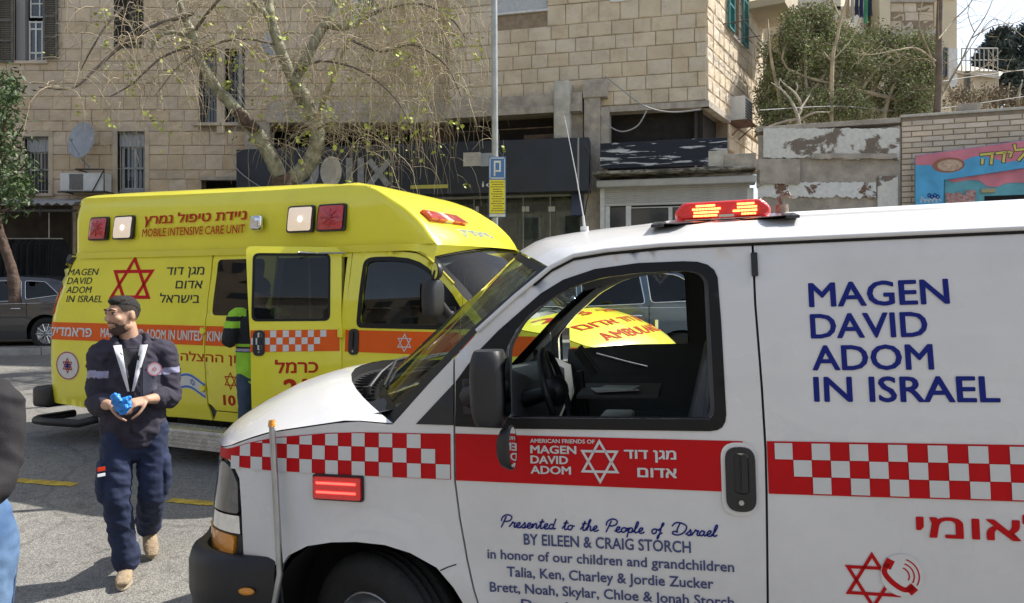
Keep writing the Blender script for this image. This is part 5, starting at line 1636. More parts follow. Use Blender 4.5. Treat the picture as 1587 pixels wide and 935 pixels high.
# ------------------------------------------------------------------ building B (centre right) with its corner
B_ = empty('stone_building', label='limestone corner building in the middle with a sunlit side wall above the black shop signs', cat='building')
def ubp(px, py=100): return PB.uv(px, py)[0]
def vbp(py, px=1000): return PB.uv(px, py)[1]
vb0 = PB.uv(940, 166)[1]; vb1 = 9.8
hB = [(PB.uv(762, 22)[0], PB.uv(762, 22)[1], PB.uv(848, 10)[0], 11), (PB.uv(948, 0)[0], PB.uv(950, 0)[1], PB.uv(975, 0)[0], 11)]
backing(B_, PB, 0, vb0, ub, vb1, hB)
stone_wall(B_, PB, 0.0, vb0 + .02, ub, vb1, hB, .30, (.35, .54), SM2, STONE2, gap=.009, depth=.05, seed=11, limit=180)
mb = MB(); PB.box(mb, hB[0][0], hB[0][1], hB[0][2], 11, -.2, -.05); mb.build('closed_blind', M['curtain'], B_)
mb = MB(); PB.box(mb, hB[0][0] - .03, hB[0][1] - .05, hB[0][2] + .03, hB[0][1] - .003, -.2, .04); PB.box(mb, hB[1][0] - .03, hB[1][1] - .06, hB[1][2] + .03, hB[1][1] - .003, -.2, .05); PB.box(mb, hB[1][0], hB[1][1], hB[1][2], 11, -.2, -.12)
mb.build('window_frame', M['whitepaint'], B_)
# side face
LS = 5.3
vs0 = PS.uv(1150, 245)[1]
hS = [(2.0, PS.uv(1148, 70)[1], 2.8, 11)]
backing(B_, PS, 0, PS.uv(1105, 170)[1], LS, 11, hS)
backing(B_, PS, 1.75, vs0 - .1, LS, PS.uv(1105, 170)[1], [])
STL = SM1
stone_wall(B_, PS, 0, PS.uv(1105, 170)[1] + .02, LS, 10.2, hS, .30, (.35, .56), SM2, STONE2, depth=.07, seed=12, limit=110)
stone_wall(B_, PS, 1.75, vs0, LS, PS.uv(1105, 170)[1], [], .30, (.35, .56), SM2, STONE2, depth=.07, seed=13, limit=60, stuffname='lower_stonework')
TEAL = mat('teal_shutter', (.03, .17, .17), .6, var=.2, vscale=20)
u0 = hS[0][0]
louvre_leaf(B_, PS, u0 - .52, hS[0][1], u0 - .02, 9.3, .06, TEAL, panels=3); louvre_leaf(B_, PS, hS[0][2] + .02, hS[0][1], hS[0][2] + .52, 9.3, .06, TEAL, panels=3)
mb = MB(); PS.box(mb, u0, hS[0][1], hS[0][2], 11, -.3, -.2); mb.build('window', M['winglass'], B_)
mb = MB(); PS.box(mb, u0 - .05, hS[0][1] - .08, hS[0][2] + .05, hS[0][1] - .003, -.2, .08); mb.build('sill', M['concpale'], B_)
mb = MB()
for k in range(2):
    a = PS.p(u0 - .9 + k * 1.2, hS[0][1] - .05, .05); mb.tube([a, a + PS.n * .55], .012, 4)
for q in (.1, .3, .5): mb.tube([PS.p(u0 - .95, hS[0][1] - .05, q), PS.p(u0 + .7, hS[0][1] - .05, q)], .01, 4)
a = PS.p(u0 - .95, hS[0][1] - .05, .5); mb.tube([a, a + V((0, 0, .5))], .01, 4); mb.build('drying_rack', M['iron'], B_)
mb = MB(); PS.box(mb, 3.6, 8.75, LS, 8.93, 0, .9); PS.box(mb, 3.6, 8.93, LS, 9.9, .84, .9); mb.build('balcony', M['stucco'], B_)
ac2 = empty('air_conditioner', PS.p(*PS.uv(1158, 172, .3), .3), PS.ang, label='white air conditioner on rusty brackets on the sunlit side wall', cat='air conditioner')
ac2.scale = (1.3, 1.2, 1.3)
mb = MB(); mb.box((0, .1, 0), (.62, .26, .42), bev=.01); mb.build('case', M['whitepaint'], ac2)
mb = MB()
for k in range(7): mb.box((0, -.034, -.15 + k * .05), (.5, .012, .012))
for k in range(6): mb.box((-.22 + k * .09, -.03, 0), (.012, .01, .36))
mb.build('grille', M['iron'], ac2)
mb = MB()
for x in (-.24, .24): mb.tube([V((x, .28, -.22)), V((x, -.08, -.22)), V((x, .28, -.5))], .014, 4)
mb.box((0, .08, -.225), (.66, .36, .02)); mb.build('bracket', mat('rusty_iron', (.16, .08, .05), .8, var=.3, vscale=20), ac2)
# concrete band under the stone and the dark recess
mb = MB(); u1 = ub
PB.box(mb, PB.uv(940, 150)[0], vb0 - .13, u1 + .05, vb0 + .0, -.1, .06); PS.box(mb, -.05, vb0 - .13, 1.75, vb0, -.1, .06)
mb.build('concrete_band', M['conc'], B_)
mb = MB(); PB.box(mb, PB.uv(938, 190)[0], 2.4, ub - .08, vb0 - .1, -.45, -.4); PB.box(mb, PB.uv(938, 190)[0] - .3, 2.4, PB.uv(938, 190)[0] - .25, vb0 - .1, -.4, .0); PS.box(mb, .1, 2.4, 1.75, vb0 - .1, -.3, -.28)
mb.build('recess', M['darkboard'], B_)
mb = MB(); v_ = PB.uv(700, 180)[1]
PB.box(mb, 0, v_ + .0, PB.uv(905, 150)[0], v_ + .28, -.1, .30); PB.box(mb, 0, v_ - .15, PB.uv(905, 150)[0], v_ - .002, -.1, .42)
mb.build('ledge', M['conc'], B_)
mb = MB(); PB.pbox(mb, 858, 124, 882, 215, -.1, .50, .02); mb.build('broken_post', M['concpale'], B_)
mb = MB(); PB.pbox(mb, 905, 128, 930, 400, -.2, .22, .01); PB.pbox(mb, 903, 122, 940, 152, -.2, .26, .01); PB.pbox(mb, 931, 165, 944, 250, -.2, .16); mb.build('pillar', M['conc'], B_)
mb = MB(); PB.box(mb, 0, 3.4, PB.uv(905, 190)[0], v_ - .1, -.3, -.25); mb.build('dark_frieze', M['darkboard'], B_)
mb = MB(); PB.pbox(mb, 705, 196, 856, 206, .02, .12); PB.pbox(mb, 812, 205, 905, 222, .0, .05); mb.build('rusty_rail', mat('rusty_rail', (.13, .085, .055), .85, var=.4, vscale=9, dirt=.5), B_)
mb = MB(); PB.box(mb, PB.uv(884, 190)[0], PB.uv(884, 225)[1], PB.uv(905, 190)[0], v_ - .1, -.1, .10); mb.build('grey_infill', M['conc'], B_)
# roof/back boxes for bulk
mb = MB(); 
for a_, b_ in (((.0, 9.8), (ub, 12.2)),): PB.box(mb, a_[0], a_[1], b_[0], b_[1], -.2, -.02)
PS.box(mb, 0, 10.2, LS, 12.2, -.2, -.03)
e = PS.p(LS, 0); 
mb.box(((e.x - 2.6), e.y + 1.2, 7.2), (5.2, .2, 10)); mb.box((1.3, 20.8, 12.2), (8.3, 6.5, .1))
mb.build('upper_wall', M['stucco'], B_)

# shop signs ------------------------------------------------------
def boxbetween(pA, pB, z0, z1, th, mb, bev=0):
    """board standing between two ground positions"""
    a, b = V(pA), V(pB); d = b - a; L_ = math.hypot(d.x, d.y)
    mb.box(((a.x + b.x) / 2, (a.y + b.y) / 2, (z0 + z1) / 2), (L_, th, z1 - z0), Matrix.Rotation(math.atan2(d.y, d.x), 3, 'Z'), bev)
sg = empty('shop_sign', label='long black shop sign with large faded grey letters behind the ambulances', cat='shop sign')
SA = P(366, 232, 17.4); SB = P(913, 215, 16.0)
PSn = Plane((SA.x, SA.y, 0), SB.x - SA.x, SB.y - SA.y)
zt = SA.z; zb = P(366, 305, 17.4).z - .05
Ls = math.hypot(SB.x - SA.x, SB.y - SA.y)
mb = MB(); PSn.box(mb, 0, zb, Ls, zt, -.45, 0, .01); mb.build('board', M['signblack'], sg)
mb = MB(); us2 = PSn.uv(895, 250)[0]; PSn.box(mb, us2, zb + .02, us2 + .035, zt, -.0, .012); PSn.box(mb, PSn.uv(780, 250)[0], zb, PSn.uv(780, 250)[0] + .008, zt, -.0, .004); mb.build('light_strip', M['irongrey'], sg)
mb = MB()
def SL(px, py): return PSn.uv(px, py, .006)
def slp(u, v): return PSn.p(u, v, .006)
def pxy(pts): return [SL(*p) for p in pts]
stroke(mb, slp, spline(pxy([(488, 252), (488, 272), (480, 286), (466, 289), (455, 284)]), 5), .17)
mb.build('sign_letter', M['signgrey'], sg)
mb = MB(); c0 = SL(513, 266); disc(mb, slp, c0[0], c0[1], .25, .34); mb.build('sign_letter', M['concpale'], sg)
mb = MB()
for px in (541, 559): stroke(mb, slp, pxy([(px, 245), (px, 290)]), .145)
mb.build('sign_letter', M['signgrey'], sg)
mb = MB(); stroke(mb, slp, pxy([(572, 248), (602, 288)]), .13); stroke(mb, lambda u, v: PSn.p(u, v, .008), pxy([(604, 248), (571, 288)]), .13); mb.build('sign_letter', M['signgrey'], sg)
mb = MB(); q = SL(747, 290); lettering(mb, 'iq', slp, q[0], q[1], .13, .26); mb.build('lettering', M['whitepaint'], sg)
mb = MB(); q0 = SL(636, 293); q1 = SL(694, 286); quad(mb, slp, q0[0], q0[1], q1[0], q1[1]); mb.build('yellow_strip', mat('dull_yellow_strip', (.45, .42, .08), .5), sg)
mb = MB(); q0 = SL(718, 258); q1 = SL(745, 236); quad(mb, slp, q0[0], q0[1], q1[0], q1[1]); q0 = SL(745, 258); q1 = SL(765, 237); mb.m = 1; quad(mb, slp, q0[0], q0[1], q1[0], q1[1]); mb.build('plate', [M['concpale'], M['dishgrey']], sg)
s2 = empty('shop_sign', label='black painted sign board with peeling white streaks over the grey roller shutter', cat='shop sign')
PB2 = Plane(PB.p(0, 0, .75), .967, -.254)
M['peelblack'] = None
def peel_mat(name, c1, c2, scale, lo, hi, stretch=(1, 1, 1), bump=.3, c3=None):
    m = bpy.data.materials.new(name); m.use_nodes = True; nt = m.node_tree; L = nt.links.new; b = nt.nodes['Principled BSDF']
    tc = nt.nodes.new('ShaderNodeTexCoord'); mp = nt.nodes.new('ShaderNodeMapping'); mp.inputs['Scale'].default_value = stretch
    L(tc.outputs['Object'], mp.inputs[0]); n = nt.nodes.new('ShaderNodeTexNoise'); n.inputs['Scale'].default_value = scale; n.inputs['Detail'].default_value = 10; n.inputs['Roughness'].default_value = .62; n.inputs['Distortion'].default_value = .4
    L(mp.outputs[0], n.inputs['Vector'])
    r = nt.nodes.new('ShaderNodeValToRGB'); r.color_ramp.elements[0].position = lo; r.color_ramp.elements[1].position = hi
    r.color_ramp.elements[0].color = (*c1, 1); r.color_ramp.elements[1].color = (*c2, 1)
    if c3: e = r.color_ramp.elements.new((lo + hi) / 2); e.color = (*c3, 1)
    L(n.outputs[0], r.inputs[0])
    n2 = nt.nodes.new('ShaderNodeTexNoise'); n2.inputs['Scale'].default_value = 14; n2.inputs['Detail'].default_value = 6; L(tc.outputs['Object'], n2.inputs['Vector'])
    hs = nt.nodes.new('ShaderNodeHueSaturation'); mr = nt.nodes.new('ShaderNodeMapRange'); mr.inputs[3].default_value = .7; mr.inputs[4].default_value = 1.25; L(n2.outputs[0], mr.inputs[0]); L(mr.outputs[0], hs.inputs['Value']); L(r.outputs[0], hs.inputs['Color'])
    L(hs.outputs[0], b.inputs['Base Color']); b.inputs['Roughness'].default_value = .8
    bp = nt.nodes.new('ShaderNodeBump'); bp.inputs['Strength'].default_value = bump; bp.inputs['Distance'].default_value = .02; L(r.outputs[0], bp.inputs['Height']); L(bp.outputs[0], b.inputs['Normal'])
    return m
PEELB = peel_mat('peeling_black_paint', (.014, .018, .03), (.52, .52, .54), 2.2, .55, .57, (.45, .45, 5.0), .2)
PEELW = peel_mat('peeling_white_plaster', (.20, .16, .125), (.68, .66, .61), 1.3, .42, .45, (1, 1, 1.3), .8, (.34, .29, .24))
PEELW2 = peel_mat('flaking_white_paint', (.19, .11, .07), (.72, .71, .68), 2.6, .40, .43, (1, 1, 1.2), .9)
MOSS = peel_mat('stained_ledge', (.07, .06, .05), (.40, .37, .30), 4, .42, .6, (1, 1, 2), .6)
mb = MB(); PB2.pbox(mb, 930, 213, 1127, 262, -.08, 0, .006)
q = mb.v; 
bd = mb.build('board', PEELB, s2)
mb = MB(); PB2.pbox(mb, 1098, 233, 1127.5, 258, -.01, .004); mb.build('bare_patch', M['concpale'], s2)
mb = MB(); PB2.pbox(mb, 918, 256, 1170, 271, -.9, .12, .015); ld = mb.build('ledge', MOSS, B_)
mb = MB(); PB2.pbox(mb, 1122, 237, 1172, 262, -.5, .02, .01); mb.build('corner_block', M['conc'], B_)
# roller shutter
rs_ = empty('roller_shutter', label='grey roller shutter half open over a white framed glass door', cat='shutter')
mb = MB(); PB2.pbox(mb, 924, 271, 1172, 291, -.5, -.02, .02); mb.build('shutter_box', M['roller'], rs_)
PB3 = Plane(PB.p(0, 0, .5), .967, -.254)
u0, v1_ = PB3.uv(936, 291); u1_, v0_ = PB3.uv(1160, 314)
n_ = 8; slat = None
for k in range(n_):
    z0_ = v1_ - (v1_ - v0_) * (k + 1) / n_; z1_ = v1_ - (v1_ - v0_) * k / n_
    if slat is None:
        mb = MB(); ang = PB3.ang; hh = (z1_ - z0_) / 2
        sec_ = [(0, -hh), (-.008, -hh * .5), (-.012, 0), (-.008, hh * .5), (0, hh)]
        mb.add([Matrix.Rotation(ang, 3, 'Z') @ V((x, y, z)) for x in (-(u1_ - u0) / 2, (u1_ - u0) / 2) for y, z in sec_], [(i, i + 1, 6 + i, 5 + i) for i in range(4)], False)
        slat = mb.build('slat', M['roller'], rs_); o = slat
    else: o = slat.copy(); COL.objects.link(o)
    o.location = PB3.p((u0 + u1_) / 2, (z0_ + z1_) / 2, 0)
mb = MB(); PB3.pbox(mb, 930, 291, 937, 420, -.05, .02); PB3.pbox(mb, 1158, 291, 1168, 420, -.05, .02); PB3.pbox(mb, 936, 313, 1160, 317, -.05, .01)
PB3.pbox(mb, 938, 317, 945, 420, -.05, -.01); PB3.pbox(mb, 970, 317, 978, 420, -.05, -.01); PB3.pbox(mb, 1036, 321, 1042, 420, -.05, -.012); PB3.pbox(mb, 978, 317, 1160, 323, -.05, -.01); PB3.pbox(mb, 1095, 321, 1101, 420, -.05, -.012)
mb.build('door_frame', M['whitepaint'], rs_)
mb = MB(); PB3.pbox(mb, 938, 316, 1160, 420, -.3, -.06); mb.build('door_glass', M['winglass'], rs_)
# glazed shopfront under the long sign
sf = empty('shopfront', label='dusty glass shopfront with brown boards behind it, below the long black sign', cat='shopfront')
ubx = PB.uv(905, 330)[0]
BOARDM = [mat('brown_board', (c, c * .86, c * .72), .8, var=.35, vscale=7, dirt=.5) for c in (.10, .135, .085)]
x = -.8; k = 0
while x < ubx - .05:
    mb = MB(); wd_ = rnd.uniform(.2, .32); x2 = min(x + wd_, ubx); PB.box(mb, x, .6, x2 - .008, PB.uv(800, 305)[1], -.12, -.10 + rnd.uniform(0, .01)); mb.build('plank', BOARDM[k % 3], sf); x = x2; k += 1
mb = MB(); PB.box(mb, -1.0, .7, ubx, PB.uv(800, 304)[1], .02, .028); mb.build('glass_front', M['glass'], sf)
mb = MB()
for px in (735, 811, 853, 906): a = PB.uv(px, 330, .03)[0]; PB.box(mb, a - .012, .6, a + .012, PB.uv(800, 304)[1], .0, .05)
PB.box(mb, -1.0, PB.uv(800, 307)[1], ubx, PB.uv(800, 303)[1], .0, .07); mb.build('front_frame', M['irongrey'], sf)
mb = MB()
for px in (739, 811, 817, 852, 857): PB.pbox(mb, px - 2, 320, px + 3, 328, .03, .055)
mb.build('lock', M['whitepaint'], sf)
mb = MB(); PB.box(mb, -1.2, .5, ub + .2, PB.uv(800, 296)[1], -1.4, -1.35); mb.build('back_wall', M['darkboard'], sf)
mb = MB(); PB.pbox(mb, 885, 300, 906, 334, .05, .20, .01); mb.build('blue_box', mat('blue_sign_box', (.05, .07, .16), .5), sf)
mb = MB(); PA.box(mb, ua(366), .4, -1.0, zb, -.4, -.3); mb.build('shop_infill', M['darkboard'], A_)

# ------------------------------------------------------------------ peeling wall and brick wall on the right
pw = empty('plaster_wall', label='low shop wall with peeling white and grey plaster beside the brick wall', cat='wall')
def cb(mb, x0, y0, x1, y1, d0, d1, bev=.01): PC.pbox(mb, x0, y0, x1, y1, d0, d1, bev)
mb = MB(); cb(mb, 1175, 196, 1396, 420, -.5, 0); mb.build('wall', M['conc'], pw)
def ragged(pl_, x0, y0, x1, y1, d, jag, seed, n=40):
    r_ = random.Random(seed); pts = []
    top = [(x0 + (x1 - x0) * i / n, y0 + r_.uniform(-jag, jag) * .3) for i in range(n + 1)]
    from mathutils import noise as mn
    bot = [(x1 - (x1 - x0) * i / n, y1 + jag * 1.3 * mn.noise(V((i * .23 + seed * 7.1, 0, 0))) + jag * .6 * r_.uniform(-1, 1) ** 3) for i in range(n + 1)]
    return [pl_.uv(*p, d) for p in top + bot]
def slab(mb, pl_, poly2, d0, d1):
    n = len(poly2); vo, F, o, _ = tri2d(poly2, [], .4, 9)
    mb.add([pl_.p(u, v, d1) for u, v in vo], F, False)
    mb.add([pl_.p(u, v, d1) for u, v in poly2] + [pl_.p(u, v, d0) for u, v in poly2], [(i, (i + 1) % n, n + (i + 1) % n, n + i) for i in range(n)])
mb = MB(); slab(mb, PC, ragged(PC, 1183, 199, 1394, 245, .06, 4, 3), 0, .06); mb.build('parapet_plaster', PEELW, pw)
mb = MB(); slab(mb, PC, ragged(PC, 1172, 246, 1240, 285, .12, 2, 6), 0, .10); slab(mb, PC, ragged(PC, 1262, 238, 1390, 246, .10, 2, 16), 0, .10); mb.build('plaster_layer', M['conc'], pw)
mb = MB(); slab(mb, PC, ragged(PC, 1174, 283, 1358, 306, .05, 4, 9, 60), 0, .05); mb.build('flaking_fascia', PEELW2, pw)
mb = MB(); cb(mb, 1360, 272, 1392, 400, 0, .07); mb.build('pier', PEELW, pw)
mb = MB(); cb(mb, 1172, 190, 1396, 197, -.5, .03); cb(mb, 1172, 262, 1178, 290, -.2, .1); mb.build('coping', M['conc'], pw)
mb = MB(); cb(mb, 1176, 307, 1358, 400, -.25, -.1); mb.build('shutter', M['roller'], pw)
n_ = 9
for k in range(n_):
    mb = MB(); y = 309 + k * 4.5; cb(mb, 1178, y, 1357, y + 3.6, -.1, -.085, 0); mb.build('slat', M['roller'], pw)
bw = empty('brick_wall', label='low wall of long cream bricks above the painted ice cream shop front', cat='wall')
BRK = mat('cream_brick', (.66, .54, .42), .85, var=.10, vscale=8, bump=.5, bscale=50, tone=.13, dirt=.2, col2=(.75, .63, .50))
SMB = stone_meshes('brick', BRK, .06, .07, seed=5)
MORT2 = mat('brick_mortar', (.26, .21, .16), .95, var=.15, vscale=10)
cu0 = PC.uv(1397, 250)[0]; cv1 = PC.uv(1397, 183)[1]; cu1 = cu0 + 4.2
PC.box(mb := MB(), cu0, 1.0, cu1, cv1, -.3, -.015); mb.build('wall', MORT2, bw)
stone_wall(bw, PC, cu0, cv1 - 2.1, cu1, cv1, [], .102, (.26, .35), SMB, BRK, depth=.035, gap=.016, limit=290, seed=21, name='brick', bond=.348)
mb = MB(); PC.box(mb, cu0 - .02, cv1 + .002, cu1, cv1 + .05, -.35, .03, .01); mb.build('coping', M['concpale'], bw)
mb = MB(); PC.pbox(mb, 1464, 234, 1482, 250, 0, .045); mb.build('meter_box', M['iron'], bw)
cbk = MB(); cbk.box(P(1500, 168, 14.3), (.36, .25, .13), Matrix.Rotation(PC.ang, 3, 'Z'), bev=.005); tag(cbk.build('concrete_block', M['conc']), 'grey concrete block lying on top of the brick wall', 'block')

# painted ice cream shop front
ms = empty('shop_sign', label='pink and blue painted ice cream shop board with yellow Hebrew letters', cat='shop sign')
PM = Plane(PC.p(0, 0, .30), .943, -.333)
def mu(px, py, d=0): return PM.uv(px, py, d)
PINK = mat('pink_sign_paint', (.62, .20, .26), .6, var=.12, vscale=4, dirt=.25); BLUE = mat('blue_sign_paint', (.08, .38, .66), .6, var=.15, vscale=4, dirt=.2)
TURQ = mat('turquoise_sign_paint', (.12, .38, .45), .6, var=.2, vscale=4, dirt=.3)
top = [(1419, 241), (1590, 217), (1640, 210)]
outer = [mu(*p) for p in [(1419, 400), (1419, 241), (1590, 217), (1700, 202), (1700, 245), (1590, 260), (1463, 279), (1461, 400)]]
mb = MB(); slab(mb, PM, outer, -.10, 0); mb.build('board', BLUE, ms)
wave = [(1419, 256), (1440, 256), (1470, 254), (1485, 253), (1505, 244), (1520, 241), (1540, 246), (1560, 252), (1590, 246), (1700, 236), (1700, 202.5), (1590, 217.5), (1419, 241.5)]
mb = MB(); w2 = [mu(*p, .003) for p in wave]; vo, F, _, _ = tri2d(w2, [], .4, 9); mb.add([PM.p(u, v, .003) for u, v in vo], F); mb.build('pink_band', PINK, ms)
LY = mat('yellow_sign_letters', (.62, .55, .12), .5, var=.1, vscale=10); LD = mat('letter_outline', (.05, .04, .03), .6)
def mp(d): return lambda u, v: PM.p(u, v, d)
for (st_, m_, d) in ((.068, LD, .006), (.042, LY, .010)):
    mb = MB()
    def S(pts, w_=None): stroke(mb, mp(d), [mu(*p, d) for p in pts], w_ or st_)
    ex = 1 if d < .008 else 0
    S([(1519 - ex, 240), (1540, 238)]); S([(1538, 238), (1536, 255 + ex)]); S([(1523, 246), (1522, 255 + ex)])
    S([(1540 + 3 - ex, 238), (1560 + ex, 236)]); S([(1557, 236), (1555, 252 + ex)])
    S([(1562, 236), (1568, 236), (1565, 244 + ex)])
    S([(1572, 224 - ex), (1574, 233), (1590, 231)]); S([(1590, 231), (1588, 238), (1578, 249 + ex)])
    S([(1596, 230), (1604, 229), (1602, 238), (1598, 247 + ex)]); S([(1604, 238), (1608, 246)])
    mb.build('sign_letters', m_, ms)
mb = MB(); c = mu(1470, 256, .004); 
for q, (rx_, rz_, mm) in enumerate(((.26, .137, 0),)): disc(mb, mp(.004), c[0], c[1], rx_, rz_)
mb.build('painted_pastry_edge', mat('pastry_brown', (.30, .12, .07), .6), ms)
mb = MB(); disc(mb, mp(.007), c[0] + .02, c[1] - .005, .20, .104); mb.build('painted_pastry', mat('pastry_cream', (.50, .36, .26), .6, var=.3, vscale=25), ms)
# inner panel: framed picture with cones
mb = MB(); inn = [mu(*p, -.08) for p in [(1462, 400), (1464, 277), (1590, 258), (1700, 243), (1700, 400)]]; vo, F, _, _ = tri2d(inn, [], .4, 9); mb.add([PM.p(u, v, -.08) for u, v in vo], F); mb.build('inner_panel', TURQ, ms)
mb = MB(); wv = [mu(*p, -.07) for p in [(1466, 279), (1590, 260), (1700, 246), (1700, 285), (1600, 284), (1575, 283), (1560, 284), (1545, 290), (1530, 289), (1518, 280), (1500, 279), (1480, 283)]]; vo, F, _, _ = tri2d(wv, [], .4, 9); mb.add([PM.p(u, v, -.07) for u, v in vo], F); mb.build('inner_band', PINK, ms)
mb = MB(); PM.pbox(mb, 1526, 298, 1700, 400, -.09, -.066); mb.build('dark_window', M['dark'], ms)
mb = MB(); PM.pbox(mb, 1521, 292, 1543, 299, -.08, -.04, .004); mb.build('label_plate', mat('tan_plate', (.40, .33, .18), .6), ms)
CR_ = mat('ice_cream_print', (.52, .40, .36), .6, var=.4, vscale=30, col2=(.30, .07, .07)); 
mb = MB(); r_ = random.Random(4)
for k in range(9):
    a = mu(1470 + k * 4.6, 313 - abs(k - 4) * 1.2, -.06)
    stroke(mb, mp(-.06 + k * .0006), [(a[0] - .01, a[1] - .2), (a[0], a[1] - .05), (a[0] + r_.uniform(-.03, .03), a[1] + .10 + r_.uniform(0, .07))], .075)
mb.build('painted_cones', CR_, ms)
mb = MB()
for k in range(5):
    a = mu(1427 + k * 6, 309, .004); stroke(mb, mp(.004 + k * .0005), [(a[0], a[1] - .06), (a[0] + .02, a[1] + r_.uniform(-.02, .06)), (a[0] + .07, a[1] - .03)], .035)
mb.build('painted_bow', mat('pale_blue_print', (.40, .52, .62), .6), ms)
mb = MB()
for k in range(4): a = mu(1440 + k * 4.5, 303 + (k % 2) * 2, .007); disc(mb, mp(.0075), a[0], a[1], .03, .04, 12, .5)
mb.build('painted_writing', M['navy_film'], ms)

# ------------------------------------------------------------------ street side behind the camera (seen in glass and paint, lights the shade)
ob = empty('stone_building', label='long pale apartment building across the street, behind the viewer', cat='building')
mb = MB(); mb.box((-22, -18, 4.0), (92, 6, 8.6));  mb.build('wall', mat('pale_stucco', (.58, .52, .42), .85, var=.1, vscale=.6, dirt=.2), ob)
mb = MB(); mb.box((-22, -14.9, 8.35), (92.4, .5, .25)); mb.box((-22, -14.92, 4.3), (92.2, .25, .18)); mb.build('cornice', M['whitepaint'], ob)
mb = MB(); mb.box((-46, -17, 5.5), (32, 5, 12.5))
for kx in range(9):
    for kz in range(3): mb.m = 1; mb.box((-60 + kx * 3.4, -14.46, 4.2 + kz * 3), (1.6, .12, 1.5)); mb.m = 0; mb.box((-60 + kx * 3.4, -14.2, 3.2 + kz * 3), (2.2, .6, .12))
tag(mb.build('reflection_block', [mat('tan_stucco', (.36, .30, .22), .9, var=.15, vscale=.5), M['winglass']]), 'unseen tan block added behind the viewer to shape the window reflections', 'building')  # added out of view so the ambulance glass mirrors a facade
w0 = None
for k in range(28):
    for z in (2.2, 6.0):
        if w0 is None:
            m1 = MB(); m1.box((0, 0, 0), (1.3, .12, 1.7)); w0 = m1.build('window', M['whitepaint'], ob); m2 = MB(); m2.box((0, .07, 0), (1.1, .02, 1.5)); g0 = m2.build('pane', M['winglass'], w0); o = w0
        else: o = copy_tree(w0); o.parent = ob
        o.location = (-60 + k * 3.1, -14.98, z)

eb = empty('reflection_block', label='unseen dark block added far to the left to keep sky out of the window reflections', cat='building')
mb = MB(); mb.box((-50, 0, 10), (6, 30, 22)); mb.build('wall', mat('brown_stucco', (.22, .18, .13), .9, var=.2, vscale=.4), eb)  # added off view, sized to block bright sky from the side windows
mb = MB()
for ky in range(8):
    for kz in range(6): mb.box((-46.95, -13 + ky * 3.6, 3 + kz * 3.1), (.12, 1.7, 1.5))
mb.build('windows', M['winglass'], eb)
from mathutils import noise as mnoise
